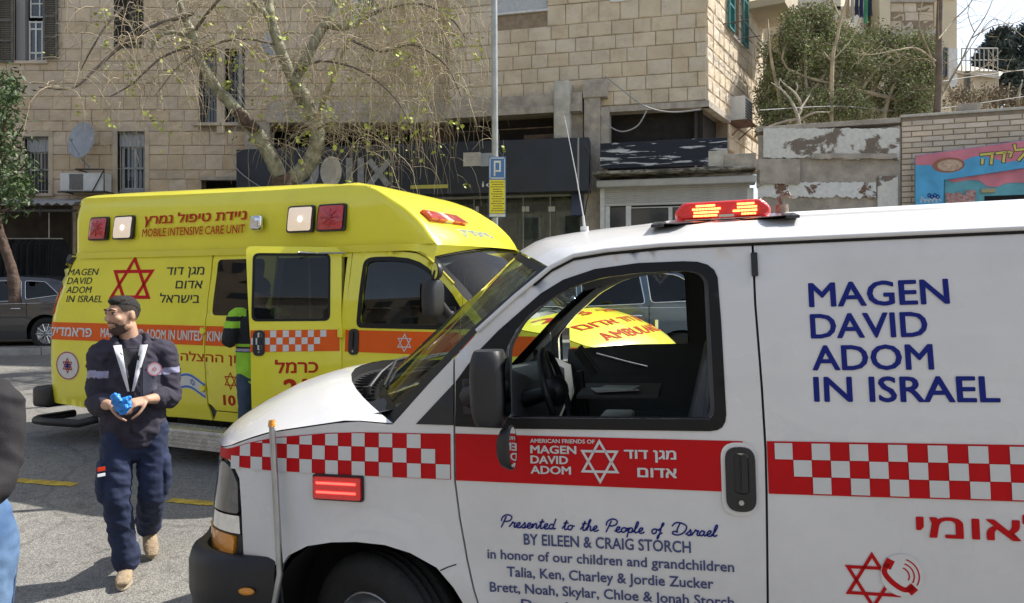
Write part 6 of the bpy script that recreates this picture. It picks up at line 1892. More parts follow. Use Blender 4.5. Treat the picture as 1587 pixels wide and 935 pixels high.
# ================================================================== parked cars
def make_car(name, label, fm, paint, prof_top, glassy, Wd, belt, win, wheels, sgn_near, kind='car', rr_=.33, doors=(), lights=True, group=None):
    """prof_top: silhouette from nose to tail; glassy: index ranges of the silhouette that are glass"""
    root = empty('parked_car', mat=fm, label=label, cat=kind, group=group)
    zb = .22
    roofz = max(z for x, z in prof_top)
    def wy(x, z):
        x0 = prof_top[0][0]; x1 = prof_top[-1][0]
        y = Wd / 2 * (.93 + .07 * math.sin(min(1, max(0, (z - .15) / .5)) * math.pi / 2))
        if z > belt: y -= (z - belt) * .34
        e = min((x0 - x), (x - x1))
        if e < .55: y -= .30 * (1 - e / .55) ** 2.4
        return y
    def side_(s): return lambda x, z, off=0.0: V((x, s * (wy(x, z) + off), z))
    top = [(x, z) for x, z in prof_top]
    for s in (1, -1):
        S = side_(s)
        o = [(top[-1][0], zb + .12)] + [(top[-1][0] + .12, zb)]
        for cx in sorted(wheels): o += [(cx - rr_ - .07, zb)] + [(cx + (rr_ + .07) * math.cos(R(a)), rr_ + (rr_ + .06) * math.sin(R(a))) for a in range(165, 10, -15)] + [(cx + rr_ + .07, zb)]
        o += [(top[0][0] - .1, zb), (top[0][0], zb + .15)] + top[:-1] + [top[-1]]
        mb = MB(); panel(mb, S, o, [w_ for w_ in win], .14, 0, .0, s < 0, dens=.12); mb.build('body_side', paint, root)
        for w_ in win:
            mb = MB(); panel(mb, S, w_, [], .14, -.012, 0, s < 0); mb.build('side_window', M['tint'], root)
            mb = MB(); n = len(w_); a = [S(u, v, .004) for u, v in w_]; mb.tube(a + [a[0]], .011, 4, False); mb.build('window_trim', M['chrome'] if s == sgn_near else M['black_trim'], root)
        for dx in doors:
            mb = MB(); mb.tube([S(dx + .02, zb + .12, .001), S(dx, .7, .001), S(dx, belt, .001)], .005, 4, False); mb.build('door_seam', M['dark'], root)
            mb = MB(); mb.tube([S(dx + .10, belt - .13, .02), S(dx + .13, belt - .125, .04), S(dx + .27, belt - .125, .04), S(dx + .30, belt - .13, .02)], .013, 6); mb.build('door_handle', M['chrome'], root)
        mb = MB(); mb.tube([S(top[-1][0] + .35, belt - .02, .004), S(0, belt - .03, .006), S(top[0][0] - .5, belt - .10, .004)], .008, 4); mb.build('waist_line', M['chrome'], root)
        for cx in wheels: 
            wh = wheel(root, cx, s * (Wd / 2 - .12), rr_, s, r=rr_, wd=.2)
            q = MB(); Mx = Matrix.Rotation(-s * math.pi / 2, 4, 'X')
            for k in range(10):
                a = 2 * math.pi * k / 10; q.tube([Mx @ V((.05 * math.cos(a), .05 * math.sin(a), .09)), Mx @ V((rr_ * .62 * math.cos(a), rr_ * .62 * math.sin(a), .085))], [.02, .017], 4)
            q.build('spoke', M['chrome'], wh)
    # across the top
    def across(seg, m, nm, inset=0):
        mb = MB()
        dn = densify(seg, .12, False)
        mb.grid(lambda i, t: (lambda x, z: V((x, t * wy(x, z), z + .05 * (1 - t * t))))(*dn[i]), range(len(dn)), lin(-1, 1, 11), True)
        return mb.build(nm, m, root)
    i = 0; last = 0
    segs = []
    for a, b, nm in glassy:
        if a > last: segs.append((last, a, None))
        segs.append((a, b, nm)); last = b
    if last < len(top) - 1: segs.append((last, len(top) - 1, None))
    for a, b, nm in segs: across(top[a:b + 1], M['tint'] if nm else paint, nm or ('roof' if top[a][1] > belt + .2 else 'bonnet'))
    x0, z0 = top[0]; x1, z1 = top[-1]
    mb = MB(); mb.grid(lambda z, t: V((x0 + .06 * (1 - t * t), t * wy(x0, z), z)), lin(zb + .1, z0, 5), lin(-1, 1, 9)); mb.grid(lambda z, t: V((x1 - .06 * (1 - t * t), t * wy(x1, z), z)), lin(zb + .1, z1, 5), lin(-1, 1, 9)); mb.build('bumper', paint, root)
    mb = MB(); mb.box(((x0 + x1) / 2, 0, .30), (x0 - x1 - .3, Wd * .86, .16)); mb.build('underbody', M['dark'], root)
    mb = MB(); mb.box((.2, 0, .75), (1.9, Wd * .7, .3), bev=.05); mb.box((-.1, .35, 1.05), (.15, .45, .5), bev=.04); mb.box((-.1, -.35, 1.05), (.15, .45, .5), bev=.04); mb.build('seats', M['interior'], root)
    if lights:
        for s in (1, -1):
            mb = MB(); panel(mb, side_(s), [(x1 + .02, z1 - .22), (x1 + .30, z1 - .20), (x1 + .28, z1 - .06), (x1 + .02, z1 - .02)], [], .1, .008, .01, s < 0); mb.build('tail_light', M['redlens'], root)
            mb = MB(); panel(mb, side_(s), [(x0 - .02, z0 - .18), (x0 - .40, z0 - .10), (x0 - .45, z0 - .01), (x0 - .02, z0 - .04)], [], .1, .008, .01, s < 0); mb.build('headlight', M['clearlens'], root)
    for s in (1, -1):
        mb = MB(); mb.ball(V((win[0][0][0] + .0, s * (wy(.5, belt) + .14), belt + .08)), (.07, .12, .08), 12, 8); mb.build('side_mirror', paint, root)
    return root
def car_matrix(x, y, hd):
    z = zg(x, y); f = V((math.cos(hd), math.sin(hd), 0)); f.z = (zg(x + f.x, y + f.y) - zg(x - f.x, y - f.y)) / 2; f.normalize()
    l = V((0, 0, 1)).cross(f).normalized(); l.z = (zg(x + l.x, y + l.y) - zg(x - l.x, y - l.y)) / 2; l = (l - f * l.dot(f)).normalized(); u = f.cross(l)
    return Matrix(((f.x, l.x, u.x, x), (f.y, l.y, u.y, y), (f.z, l.z, u.z, z), (0, 0, 0, 1)))
GREY = mat('dark_grey_car_paint', (.06, .06, .065), .28, coat=.8, metal=.3)
SILV = mat('silver_blue_car_paint', (.10, .13, .185), .25, coat=.9, metal=.5)
hatch = [(2.15, .62), (2.05, .78), (1.6, .90), (1.15, .97), (.45, 1.36), (.1, 1.46), (-.6, 1.49), (-1.3, 1.44), (-1.62, 1.36), (-1.95, 1.02), (-2.05, .75), (-2.06, .5)]
wn_h = [rounded([(.88, 1.0), (.42, 1.30), (.06, 1.39), (.02, .99)][::-1], .05, 3), rounded([(-.05, .99), (-.02, 1.40), (-.72, 1.41), (-.80, 1.0)][::-1], .05, 3), rounded([(-.88, 1.02), (-.80, 1.40), (-1.22, 1.37), (-1.55, 1.10)][::-1], .05, 3)]
make_car('c', 'dark grey hatchback parked behind the tail of the yellow ambulance', car_matrix(-10.55, 16.35, math.pi - .02), GREY, hatch, [(3, 5, 'windshield'), (8, 9, 'rear_window')], 1.78, .97, wn_h, (1.32, -1.27), 1, rr_=.33, doors=(-.02, -.9))
suv = [(2.25, .70), (2.2, .92), (1.75, 1.04), (1.15, 1.12), (.40, 1.52), (.05, 1.62), (-.6, 1.66), (-1.4, 1.60), (-1.75, 1.50), (-2.05, 1.20), (-2.18, .85), (-2.2, .55)]
wn_s = [rounded([(.92, 1.12), (.36, 1.46), (.05, 1.53), (.02, 1.10)][::-1], .05, 3), rounded([(-.05, 1.10), (-.02, 1.54), (-.80, 1.56), (-.88, 1.13)][::-1], .05, 3), rounded([(-.96, 1.14), (-.90, 1.55), (-1.30, 1.50), (-1.74, 1.24), (-1.70, 1.17)][::-1], .05, 3)]
make_car('s', 'silver blue SUV parked behind the yellow hood, seen through the cab windows', car_matrix(1.05, 11.4, math.pi - .14), SILV, suv, [(3, 5, 'windshield'), (8, 9, 'rear_window')], 1.84, 1.10, wn_s, (1.38, -1.36), 1, rr_=.36, doors=(-.02, -.93))

# ================================================================== parking sign on its pole
sp = P(767, 300, 12.2)
ps = empty('parking_sign', (sp.x, sp.y, zg(sp.x, sp.y)), label='grey pole carrying a blue and yellow parking sign in front of the black shop sign', cat='street sign')
mb = MB(); mb.tube([V((0, 0, 0)), V((0, 0, 3.6)), V((-.02, 0, 8.3))], [.052, .05, .045], 12); mb.build('pole', mat('galvanised_pole', (.36, .37, .37), .5, metal=.4, var=.15, vscale=8), ps)
def sgz(py): return P(767, py, 12.14).z - zg(sp.x, sp.y)
x0, x1 = (P(757.5, 0, 12.14).x - sp.x), (P(784, 0, 12.14).x - sp.x)
Yt = -.075; yaw = Matrix.Rotation(R(8), 4, 'Z')
def pb(mb, x0, z0, x1, z1, y0, y1, bev=0): mb.box(((x0 + x1) / 2, (y0 + y1) / 2, (z0 + z1) / 2), (x1 - x0, abs(y1 - y0), z1 - z0), None, bev)
mb = MB(); pb(mb, x0, sgz(337), x1, sgz(243), -.062, -.052, .003); pl_s = mb.build('plate', mat('blue_sign_enamel', (.06, .16, .42), .4), ps)
mb = MB(); pb(mb, x0 + .012, sgz(331), x1 - .012, sgz(279), -.066, -.060); mb.build('yellow_panel', mat('yellow_sign_enamel', (.72, .62, .03), .4), ps)
mb = MB(); pb(mb, x0 + .012, sgz(336), x1 - .012, sgz(332), -.066, -.060)
for a, b in ((.014, .03),):
    pb(mb, x0 + a, sgz(277), x1 - a, sgz(275.5), -.066, -.060); pb(mb, x0 + a, sgz(246), x1 - a, sgz(244.5), -.066, -.060); pb(mb, x0 + a, sgz(277), x0 + a + .012, sgz(244.5), -.066, -.060); pb(mb, x1 - a - .012, sgz(277), x1 - a, sgz(244.5), -.066, -.060)
cx = (x0 + x1) / 2
pb(mb, cx - .055, sgz(273), cx - .03, sgz(250), -.066, -.060); pb(mb, cx + .03, sgz(266), cx + .055, sgz(250), -.066, -.060); pb(mb, cx - .055, sgz(252.5), cx + .055, sgz(249.5), -.067, -.060); pb(mb, cx - .055, sgz(266.5), cx + .055, sgz(264), -.067, -.060)
mb.build('white_print', M['whitepaint'], ps)
mb = MB(); rr2 = random.Random(2)
for k in range(13):
    z = sgz(283 + k * 3.7); wd_ = rr2.uniform(.05, .10)
    xx = cx - wd_
    while xx < cx + wd_:
        l_ = rr2.uniform(.01, .035); mb.add([V((xx, -.068, z)), V((xx + l_, -.068, z)), V((xx + l_, -.068, z + .011)), V((xx, -.068, z + .011))], [(0, 1, 2, 3)]); xx += l_ + .008
mb.build('small_print', M['ink'], ps)
mb = MB(); 
for py in (255, 322): mb.tube([V((-.06, .0, sgz(py))), V((.06, .0, sgz(py)))], .012, 6); mb.box((0, -.03, sgz(py)), (.13, .06, .03))
mb.build('clamp', M['steel'], ps)

# ================================================================== trees
LEAFM = mat('young_leaf', (.37, .43, .075), .6, var=.35, vscale=3)
BARK = mat('plane_tree_bark', (.14, .13, .085), .85, var=.35, vscale=7, bump=.9, bscale=30, col2=(.40, .39, .28), dirt=.6)
BARKR = mat('rough_brown_bark', (.09, .06, .045), .95, var=.5, vscale=9, bump=1.0, bscale=18)
TWIG = mat('pale_twig', (.40, .33, .22), .85, var=.35, vscale=3)
def sp3(pts, n=6):
    out = []
    for i in range(len(pts) - 1):
        p0, p1 = V(pts[max(0, i - 1)]), V(pts[i]); p2, p3 = V(pts[i + 1]), V(pts[min(len(pts) - 1, i + 2)])
        for k in range(n):
            t = k / n; out.append(.5 * ((2 * p1) + (-p0 + p2) * t + (2 * p0 - 5 * p1 + 4 * p2 - p3) * t * t + (-p0 + 3 * p1 - 3 * p2 + p3) * t ** 3))
    out.append(V(pts[-1])); return out
def limb(mb, pts, r0, r1, n=8, seg=6, knob=.06, rs=None):
    q = sp3(pts, seg); k = len(q); r_ = rs or rnd
    mb.tube(q, [(r0 + (r1 - r0) * i / (k - 1)) * (1 + r_.uniform(-knob, knob)) for i in range(k)], n)
    return q
def leaf(mb, p, r_, L_, up=.2, broad=.6):
    d = V((r_.uniform(-1, 1), r_.uniform(-1, 1), r_.uniform(-1, up))).normalized(); s_ = d.cross(V((r_.uniform(-1, 1), r_.uniform(-1, 1), r_.uniform(-1, 1)))).normalized() * L_ * broad / 2
    a = V(p); mb.add([a, a + d * L_ * .5 + s_, a + d * L_, a + d * L_ * .5 - s_], [(0, 1, 2, 3)])
YT = 14.0
pt = empty('plane_tree', (P(440, 300, YT).x, YT, zg(-4, YT)), label='large bare plane tree with drooping twigs and sparse yellow green leaves', cat='tree')
off = V(pt.location)
def T3(px, py, dy=0): return P(px, py, YT + dy) - off
tb = V((0, 0, 0)); tr = random.Random(11)
mb = MB(); q = limb(mb, [V((.02, 0, -.1)), V((.0, 0, 1.6)), T3(444, 330), T3(442, 296), T3(436, 276)], .30, .23, 12, 6, .10, tr)
mb.build('trunk', BARKR, pt)
def mk(name, pts, r0, r1, m, n=9, knob=.05):
    mb = MB(); q = limb(mb, pts, r0, r1, n, 7, knob, tr); mb.build(name, m, pt); return q
Lb = []
Lb.append((mk('limb', [T3(436, 280), T3(418, 240, -.1), T3(396, 205, -.2), T3(372, 178, -.3)], .14, .125, BARK), .16))
Lb.append((mk('limb', [T3(382, 190, -.27), T3(362, 165, -.3), T3(335, 135, -.4), T3(312, 98, -.5), T3(304, 80, -.5)], .125, .075, BARK), .1))
Lb.append((mk('bark_patch', [T3(397, 203, -.30), T3(380, 186, -.40), T3(368, 172, -.42)], .105, .085, BARKR), 0))
Lb.append((mk('limb', [T3(440, 290), T3(462, 270, .1), T3(484, 245, .2), T3(492, 205, .2), T3(480, 170, .2), T3(462, 130, .2), T3(452, 100, .2)], .165, .11, BARK), .14))
Lb.append((mk('limb', [T3(470, 160, .2), T3(452, 120, .1), T3(432, 70, 0), T3(418, 20, 0), T3(412, -40, 0)], .11, .085, BARK), .1))
Lb.append((mk('limb', [T3(460, 125, .2), T3(480, 80, .3), T3(502, 40, .4), T3(520, 10, .5), T3(526, -40, .5)], .10, .07, BARK), .1))
Lb.append((mk('limb', [T3(505, 38, .4), T3(535, 42, .4), T3(565, 28, .4), T3(582, -5, .4)], .08, .05, BARK, 8), .07))
Lb.append((mk('limb', [T3(488, 200, .2), T3(500, 160, 0), T3(520, 110, -.2), T3(540, 60, -.4)], .06, .03, TWIG, 6), .04))
Lb.append((mk('limb', [T3(304, 84, -.5), T3(300, 55, -.6), T3(285, 25, -.6), T3(270, -20, -.6)], .085, .05, BARK, 7), .06))
Lb.append((mk('limb', [T3(300, 60, -.55), T3(268, 50, -.8), T3(240, 62, -.9), T3(236, 80, -.9)], .045, .02, BARK, 6), .03))
Lb.append((mk('limb', [T3(420, 30, 0), T3(395, 5, -.2), T3(360, -30, -.3)], .06, .04, BARK, 6), .05))
def wood(name, pts, r0, r1): mb = MB(); q = limb(mb, pts, r0, r1, 5, 6, .05, tr); mb.build(name, TWIGD, pt); return q
TWIGD = mat('grey_brown_branch', (.13, .105, .085), .9, var=.3, vscale=5)
side_b = []
for pts, r0, r1 in [([T3(300, 20, -.6), T3(240, 40, -.9), T3(190, 70, -1.0), T3(150, 105, -1.2), T3(112, 137, -1.4), T3(60, 135, -1.5)], .040, .012), ([T3(190, 12, -.6), T3(165, 40, -.9), T3(140, 80, -1), T3(125, 110, -1)], .025, .008),
                    ([T3(300, 50, -.6), T3(330, 10, -.8), T3(360, -20, -1)], .03, .02), ([T3(560, 30, .4), T3(610, 10, .3), T3(660, 8, .1), T3(700, 30, 0), T3(722, 60, 0)], .04, .012),
                    ([T3(540, 60, -.4), T3(590, 80, -.6), T3(640, 70, -.7), T3(690, 100, -.8), T3(715, 150, -.8)], .03, .01), ([T3(460, 110, .1), T3(500, 95, -.5), T3(560, 110, -1), T3(610, 150, -1.2), T3(640, 200, -1.2)], .028, .008),
                    ([T3(430, 70, 0), T3(380, 60, -.6), T3(330, 70, -1), T3(280, 100, -1.3), T3(240, 150, -1.5)], .028, .008), ([T3(480, 200, .1), T3(455, 220, -.4), T3(425, 235, -.6)], .02, .008), ([T3(492, 200, .1), T3(520, 190, -.3), T3(560, 215, -.5), T3(590, 250, -.5)], .02, .008),
                    ([T3(300, 70, -.6), T3(250, 90, -.9), T3(205, 130, -1.1), T3(170, 150, -1.2)], .025, .007)]:
    side_b.append(wood('branch', pts, r0, r1))
# hanging twigs: too many to count
tw = MB(); lv = MB(); tips = []
def twig(p, L_, dx, dy, droop, r0, sub=True):
    n = max(4, int(L_ / .14)); pts = [V(p)]; d = V((dx, dy, tr.uniform(-.1, .6))).normalized()
    for k in range(n):
        d = (d + V((tr.uniform(-.28, .28), tr.uniform(-.25, .25), -droop + tr.uniform(-.15, .15)))).normalized()
        pts.append(pts[-1] + d * L_ / n)
    rs = [r0 * (1 - .75 * i / n) for i in range(n + 1)]
    tw.tube(pts, rs, 3, False)
    if sub:
        for _ in range(tr.randint(1, 3)):
            k = tr.randint(1, n - 1); twig(pts[k], L_ * tr.uniform(.25, .5), tr.uniform(-1, 1), tr.uniform(-.7, .7), droop * .8, r0 * .6, False)
    tips.append(pts[-1]); tips.append(pts[len(pts) // 2])
anchors = []
for q in side_b: anchors += q
for q, r_ in Lb:
    if r_: anchors += q[len(q) // 3:]
for i in range(300):
    a = anchors[tr.randrange(len(anchors))]
    twig(a + V((tr.uniform(-.1, .1), tr.uniform(-.4, .4), 0)), tr.uniform(.6, 1.9), tr.uniform(-1, 1), tr.uniform(-.8, .8), .30, tr.uniform(.005, .010))
# a curtain of twigs on the right and over the middle of the crown
for i in range(400):
    px = tr.choice([tr.gauss(650, 38), tr.gauss(655, 35), tr.gauss(600, 45), tr.gauss(520, 70), tr.gauss(250, 75), tr.gauss(350, 80)]); py = tr.uniform(-60, 120) if px > 420 else tr.uniform(-60, 80)
    twig(T3(px, py, tr.uniform(-1.2, .8)), tr.uniform(1.0, 3.0) if px > 430 else tr.uniform(.7, 1.5), tr.uniform(-.7, .7), tr.uniform(-.5, .5), .55, tr.uniform(.005, .0095))
for i in range(60):
    px = tr.uniform(430, 600); twig(T3(px, tr.uniform(150, 215), tr.uniform(-.8, .2)), tr.uniform(.6, 1.3), tr.uniform(-1, 1), tr.uniform(-.4, .4), .25, .006)
t_ = tw.build('twigs', TWIG, pt); t_['kind'] = 'stuff'
for i in range(230):
    p = tips[tr.randrange(len(tips))]
    for k in range(tr.randint(2, 6)): leaf(lv, p + V((tr.uniform(-.09, .09), tr.uniform(-.09, .09), tr.uniform(-.09, .09))), tr, tr.uniform(.045, .10), .6, .75)
for (px, py) in ((545, 22), (560, 15), (555, 32), (610, 75), (615, 85), (350, 130), (598, 205), (445, 55), (520, 100), (712, 65), (690, 30), (205, 135), (420, 30), (320, 35), (395, 215), (600, 100), (380, 5), (690, 20), (710, 190), (560, 130), (470, 105), (240, 190), (470, 215)):
    for k in range(9): leaf(lv, T3(px + tr.uniform(-9, 9), py + tr.uniform(-9, 9), tr.uniform(-.6, 0)), tr, tr.uniform(.05, .12), .5, .75)
l_ = lv.build('leaves', LEAFM, pt); l_['kind'] = 'stuff'

# small dark green tree at the left edge
lt = empty('street_tree', (P(-10, 300, 14.2).x, 14.2, zg(-9, 14)), label='small tree with dark narrow leaves at the left edge above the awning', cat='tree')
o2 = V(lt.location)
def T4(px, py, dy=0): return P(px, py, 14.2 + dy) - o2
mb = MB(); limb(mb, [T4(24, 470), T4(20, 425), T4(8, 385), T4(-2, 350), T4(-6, 300), T4(0, 240), T4(10, 180)], .11, .03, 9, 6, .06, tr)
for pts in ([T4(-4, 320), T4(20, 280), T4(42, 250)], [T4(0, 260), T4(22, 220), T4(38, 190)], [T4(5, 220), T4(-20, 180), T4(-30, 150)], [T4(5, 200), T4(15, 160), T4(18, 130)], [T4(-2, 330), T4(25, 320), T4(46, 300)]): limb(mb, pts, .03, .008, 5, 5, .05, tr)
mb.build('trunk', BARKR, lt)
DKL = mat('dark_leaf', (.06, .10, .03), .55, var=.4, vscale=2)
mb = MB()
for i in range(3000):
    c = tr.choice([(0, 190, 26, 45), (12, 245, 34, 40), (-5, 290, 42, 34), (14, 140, 16, 22), (30, 290, 20, 26), (-20, 230, 40, 60)])
    px = tr.gauss(c[0], c[2] * .6); py = tr.gauss(c[1], c[3] * .6)
    if px > 66 or py > 345: continue
    leaf(mb, T4(px, py, tr.uniform(-.9, .9)), tr, tr.uniform(.09, .16), .2, .32)
x_ = mb.build('leaves', DKL, lt); x_['kind'] = 'stuff'

# ------------------------------------------------------------------ behind the low walls: shrubs, bare tree, houses, pines
def bush(label, ells, n, cols, base, trunkpts, L_=(.05, .10), cat='shrub', name='shrub', broad=.55):
    root = empty(name, base, label=label, cat=cat); b0 = V(base)
    mb = MB()
    for pts in trunkpts: limb(mb, [p - b0 for p in pts], .07, .012, 6, 5, .08, tr)
    mb.build('branches', TWIG if cat == 'shrub' else BARKR, root)
    for ci, c_ in enumerate(cols):
        mb = MB()
        for i in range(n // len(cols)):
            e = tr.choice(ells); 
            while True:
                q = V((tr.uniform(-1, 1), tr.uniform(-1, 1), tr.uniform(-1, 1)))
                if .25 < q.length < 1: break
            q = q * (.55 + .45 * tr.random())
            # clumps
            p = V((e[0] + q.x * e[3], e[1] + q.y * e[4], e[2] + q.z * e[5]))
            h = mnoise.noise(p * 1.15) + .6 * mnoise.noise(p * 2.9)
            if cat == 'shrub' and h < -.10 + .25 * (q.length - .6): continue
            if cat == 'shrub': p = p + V((tr.gauss(0, .07), tr.gauss(0, .1), tr.gauss(0, .07)))
            leaf(mb, p - b0, tr, tr.uniform(*L_), .8, broad)
        x_ = mb.build('leaves', c_, root); x_['kind'] = 'stuff'
    return root
OLV = mat('olive_leaf', (.22, .25, .13), .9, var=.4, vscale=1.3, spec=.15); OLV2 = mat('brown_twig_leaf', (.27, .24, .16), .9, var=.4, vscale=2, spec=.15); OLV3 = mat('green_leaf', (.22, .29, .10), .9, var=.3, vscale=1.5, spec=.15)
def E_(px, py, Y, rx, rz, ry): p = P(px, py, Y); s_ = Y / FPX; return (p.x, p.y, p.z, rx * s_, ry, rz * s_)
bb = P(1300, 200, 18.5); 
bush('broad olive green shrub thicket growing behind the peeling plaster wall', [E_(1235, 110, 18.5, 60, 95, 1.2), E_(1205, 150, 18.5, 35, 60, 1.0), E_(1215, 70, 18.8, 40, 55, 1.0), E_(1350, 75, 19.2, 70, 40, 1.0), E_(1290, 75, 19, 50, 45, 1.0), E_(1255, 35, 19, 45, 28, .8), E_(1195, 190, 18, 25, 30, .6), E_(1425, 130, 18.6, 22, 70, .8), E_(1300, 120, 18.3, 70, 75, 1.4), E_(1380, 130, 18.3, 60, 65, 1.3), E_(1225, 60, 19, 40, 40, 1), E_(1330, 90, 19, 50, 35, 1.2), E_(1410, 90, 18.6, 35, 45, 1.1), E_(1290, 165, 17.6, 100, 38, .8), E_(1400, 160, 17.8, 48, 40, .8)], 150000, [OLV, OLV2, OLV3, OLV2],
     (bb.x, bb.y, .9), [[P(1215 + (i * 37) % 210, 230, 17.9), P(1210 + (i * 41) % 220, 165, 17.8), P(1195 + (i * 53) % 240, 90 + 17 * (i % 4), 18.0), P(1190 + (i * 61) % 250, 30 + 23 * (i % 5), 18.4)] for i in range(9)], (.035, .09))
# bleached dead branch in front of it
db = empty('dead_tree', P(1240, 200, 16.6), label='bleached leafless branches standing in front of the olive green shrub', cat='tree'); o5 = V(db.location)
mb = MB()
for pts, r0 in (([(1238, 200), (1236, 180), (1225, 155), (1212, 140), (1195, 128)], .05), ([(1236, 180), (1242, 165), (1232, 145), (1215, 130), (1208, 122)], .04), ([(1240, 170), (1250, 155), (1256, 146)], .025), ([(1232, 146), (1236, 135), (1233, 128)], .02), ([(1236, 185), (1210, 190), (1185, 200), (1180, 210)], .03), ([(1240, 185), (1262, 175), (1285, 174)], .028), ([(1212, 140), (1207, 130), (1210, 122)], .015)):
    limb(mb, [P(a, b, 16.6 + tr.uniform(-.2, .2)) - o5 for a, b in pts], r0, .008, 6, 5, .06, tr)
mb.build('trunk', mat('bleached_wood', (.42, .38, .31), .85, var=.2, vscale=8), db)
# leaning grey stems and the leafless tree on the right
bt = empty('bare_tree', P(1447, 190, 16.5), label='leafless tree with a straight grey trunk behind the brick wall, reaching into the sky', cat='tree'); o6 = V(bt.location)
def T6(px, py, dy=0): return P(px, py, 16.5 + dy) - o6
mb = MB(); limb(mb, [T6(1450, 250), T6(1452, 180), T6(1455, 120), T6(1455, 60), T6(1458, -40)], .085, .06, 9, 6, .04, tr); mb.build('trunk', mat('grey_trunk', (.17, .13, .10), .9, var=.3, vscale=6, bump=.5), bt)
mb = MB()
for pts, r0 in (([(1452, 170), (1470, 130), (1490, 95), (1505, 60), (1530, 20), (1545, -20)], .03), ([(1478, 112), (1500, 115), (1530, 100), (1552, 78)], .02), ([(1505, 60), (1540, 40), (1575, 35), (1600, 20)], .016), ([(1490, 95), (1520, 50), (1545, 30), (1590, 60)], .012),
                ([(1455, 60), (1480, 30), (1500, 10), (1520, -20)], .02), ([(1450, 95), (1420, 75), (1390, 78), (1350, 85), (1320, 82)], .022), ([(1388, 78), (1395, 95)], .01), ([(1340, 86), (1330, 100)], .01), ([(1455, 120), (1440, 80), (1425, 40), (1430, 0)], .02), ([(1510, 50), (1500, 20), (1510, -10)], .012), ([(1532, 100), (1560, 110), (1600, 108)], .01)):
    q = limb(mb, [T6(a, b, tr.uniform(-.3, .3)) for a, b in pts], r0, .006, 5, 5, .05, tr)
    for _ in range(7):
        a = q[tr.randrange(len(q))]; d = V((tr.uniform(-1, 1), tr.uniform(-.5, .5), tr.uniform(-.4, 1))); L_ = tr.uniform(.3, .9); mb.tube([a, a + d * L_ * .5 + V((0, 0, tr.uniform(-.1, .1))), a + d * L_], [.007, .005, .003], 3, False)
mb.build('branches', TWIG, bt)
lb2 = empty('bare_tree', P(1300, 100, 17.2), label='thin leaning leafless tree rising through the top of the olive shrub', cat='tree'); o7 = V(lb2.location)
mb = MB()
for pts, r0 in (([(1288, 200), (1290, 95), (1297, 60), (1303, 30), (1312, 0), (1316, -40)], .05), ([(1290, 95), (1282, 88), (1276, 80)], .03), ([(1292, 92), (1320, 60), (1332, 30)], .02), ([(1303, 30), (1290, 0), (1285, -20)], .02)):
    limb(mb, [P(a, b, 17.2) - o7 for a, b in pts], r0, .015, 6, 5, .05, tr)
mb.build('trunk', TWIG, lb2)
# back houses
h1 = empty('house', P(1290, 200, 25), label='beige plastered house with an overhanging balcony rising behind the shrub', cat='house'); h1.location = (0, 0, 0)
CREAM = mat('cream_stucco', (.62, .54, .38), .85, var=.08, vscale=1, dirt=.1)
def wbox(mb, px0, py0, px1, py1, Y, dp, ang=0, bev=0):
    a, b = P(px0, py1, Y), P(px1, py0, Y); c = (a + b) / 2; c.y += dp / 2
    mb.box(c, (b.x - a.x, dp, b.z - a.z), Matrix.Rotation(ang, 3, 'Z'), bev)
mb = MB(); wbox(mb, 1190, -120, 1336, 210, 26, 4); mb.build('wall', CREAM, h1)
mb = MB(); wbox(mb, 1215, -60, 1290, 14, 23.6, 2.4); wbox(mb, 1215, 10, 1338, 15, 23.4, 2.6); a = P(1300, 15, 23.6)
vs = [P(1303, -30, 23.4), P(1303, 30, 23.4), P(1345, 62, 25.8), P(1345, -10, 25.8)]; vs += [v + V((-.25, 0, 0)) for v in vs]
mb.add(vs, [(0, 1, 2, 3), (4, 5, 6, 7), (0, 1, 5, 4), (1, 2, 6, 5), (2, 3, 7, 6), (3, 0, 4, 7)]); mb.build('balcony', mat('cream_balcony', (.66, .60, .48), .8, dirt=.1, var=.05), h1)
mb = MB(); wbox(mb, 1300, 30, 1338, 66, 25.9, .1); mb.build('shaded_bay', M['stucco'], h1)
ck = [('pale_cloth', (.6, .55, .5)), ('dark_cloth', (.03, .04, .07)), ('green_cloth', (.08, .35, .18)), ('tan_cloth', (.42, .33, .2)), ('navy_cloth', (.03, .05, .14))]
for i, (nm, c_) in enumerate([ck[3], ck[0], ck[1], ck[4], ck[2], ck[1]]):
    px = 1312 + i * 7; mb = MB(); N = 7
    mb.grid(lambda u, v: P(px + u * 6, -15 + v * (44 + 7 * math.sin(i * 2)), 23.3) + V((0, .06 * math.sin(u * 7 + v * 2), 0)), lin(0, 1, 5), lin(0, 1, 6), True)
    col_ = {'pale_cloth': 'pale', 'dark_cloth': 'black', 'green_cloth': 'green', 'tan_cloth': 'tan', 'navy_cloth': 'navy'}[nm]
    lab = {0: 'tan cloth hanging at the left end of the balcony washing', 1: 'pale cloth hanging beside the tan one on the balcony', 2: 'black garment hanging between pale and navy cloths on the balcony', 3: 'navy garment hanging in the middle of the balcony washing', 4: 'green garment on the balcony washing line', 5: 'black garment at the right end of the balcony washing'}[i]
    tag(mb.build('laundry', mat(nm, c_, .9, var=.2, vscale=6)), lab, 'laundry', 'washing hung on the balcony')
h2 = empty('house', label='tall stone and concrete house in the sun behind the leafless tree', cat='house')
P2 = Plane(tuple(P(1378, 200, 25)), .98, -.2)
mb = MB(); wbox(mb, 1378, -80, 1448, 220, 25.1, 5); mb.build('wall', MORTAR, h2)
SM3 = stone_meshes('stone', STONE2, .12, .05, seed=9)
PA2 = Plane((0, 25.1, 0), 1, 0)
a = PA2.uv(1380, 46); b = PA2.uv(1447, -30); stone_wall(h2, PA2, a[0], a[1], b[0], b[1], [], .30, (.35, .5), SM3, STONE2, seed=31, limit=90)
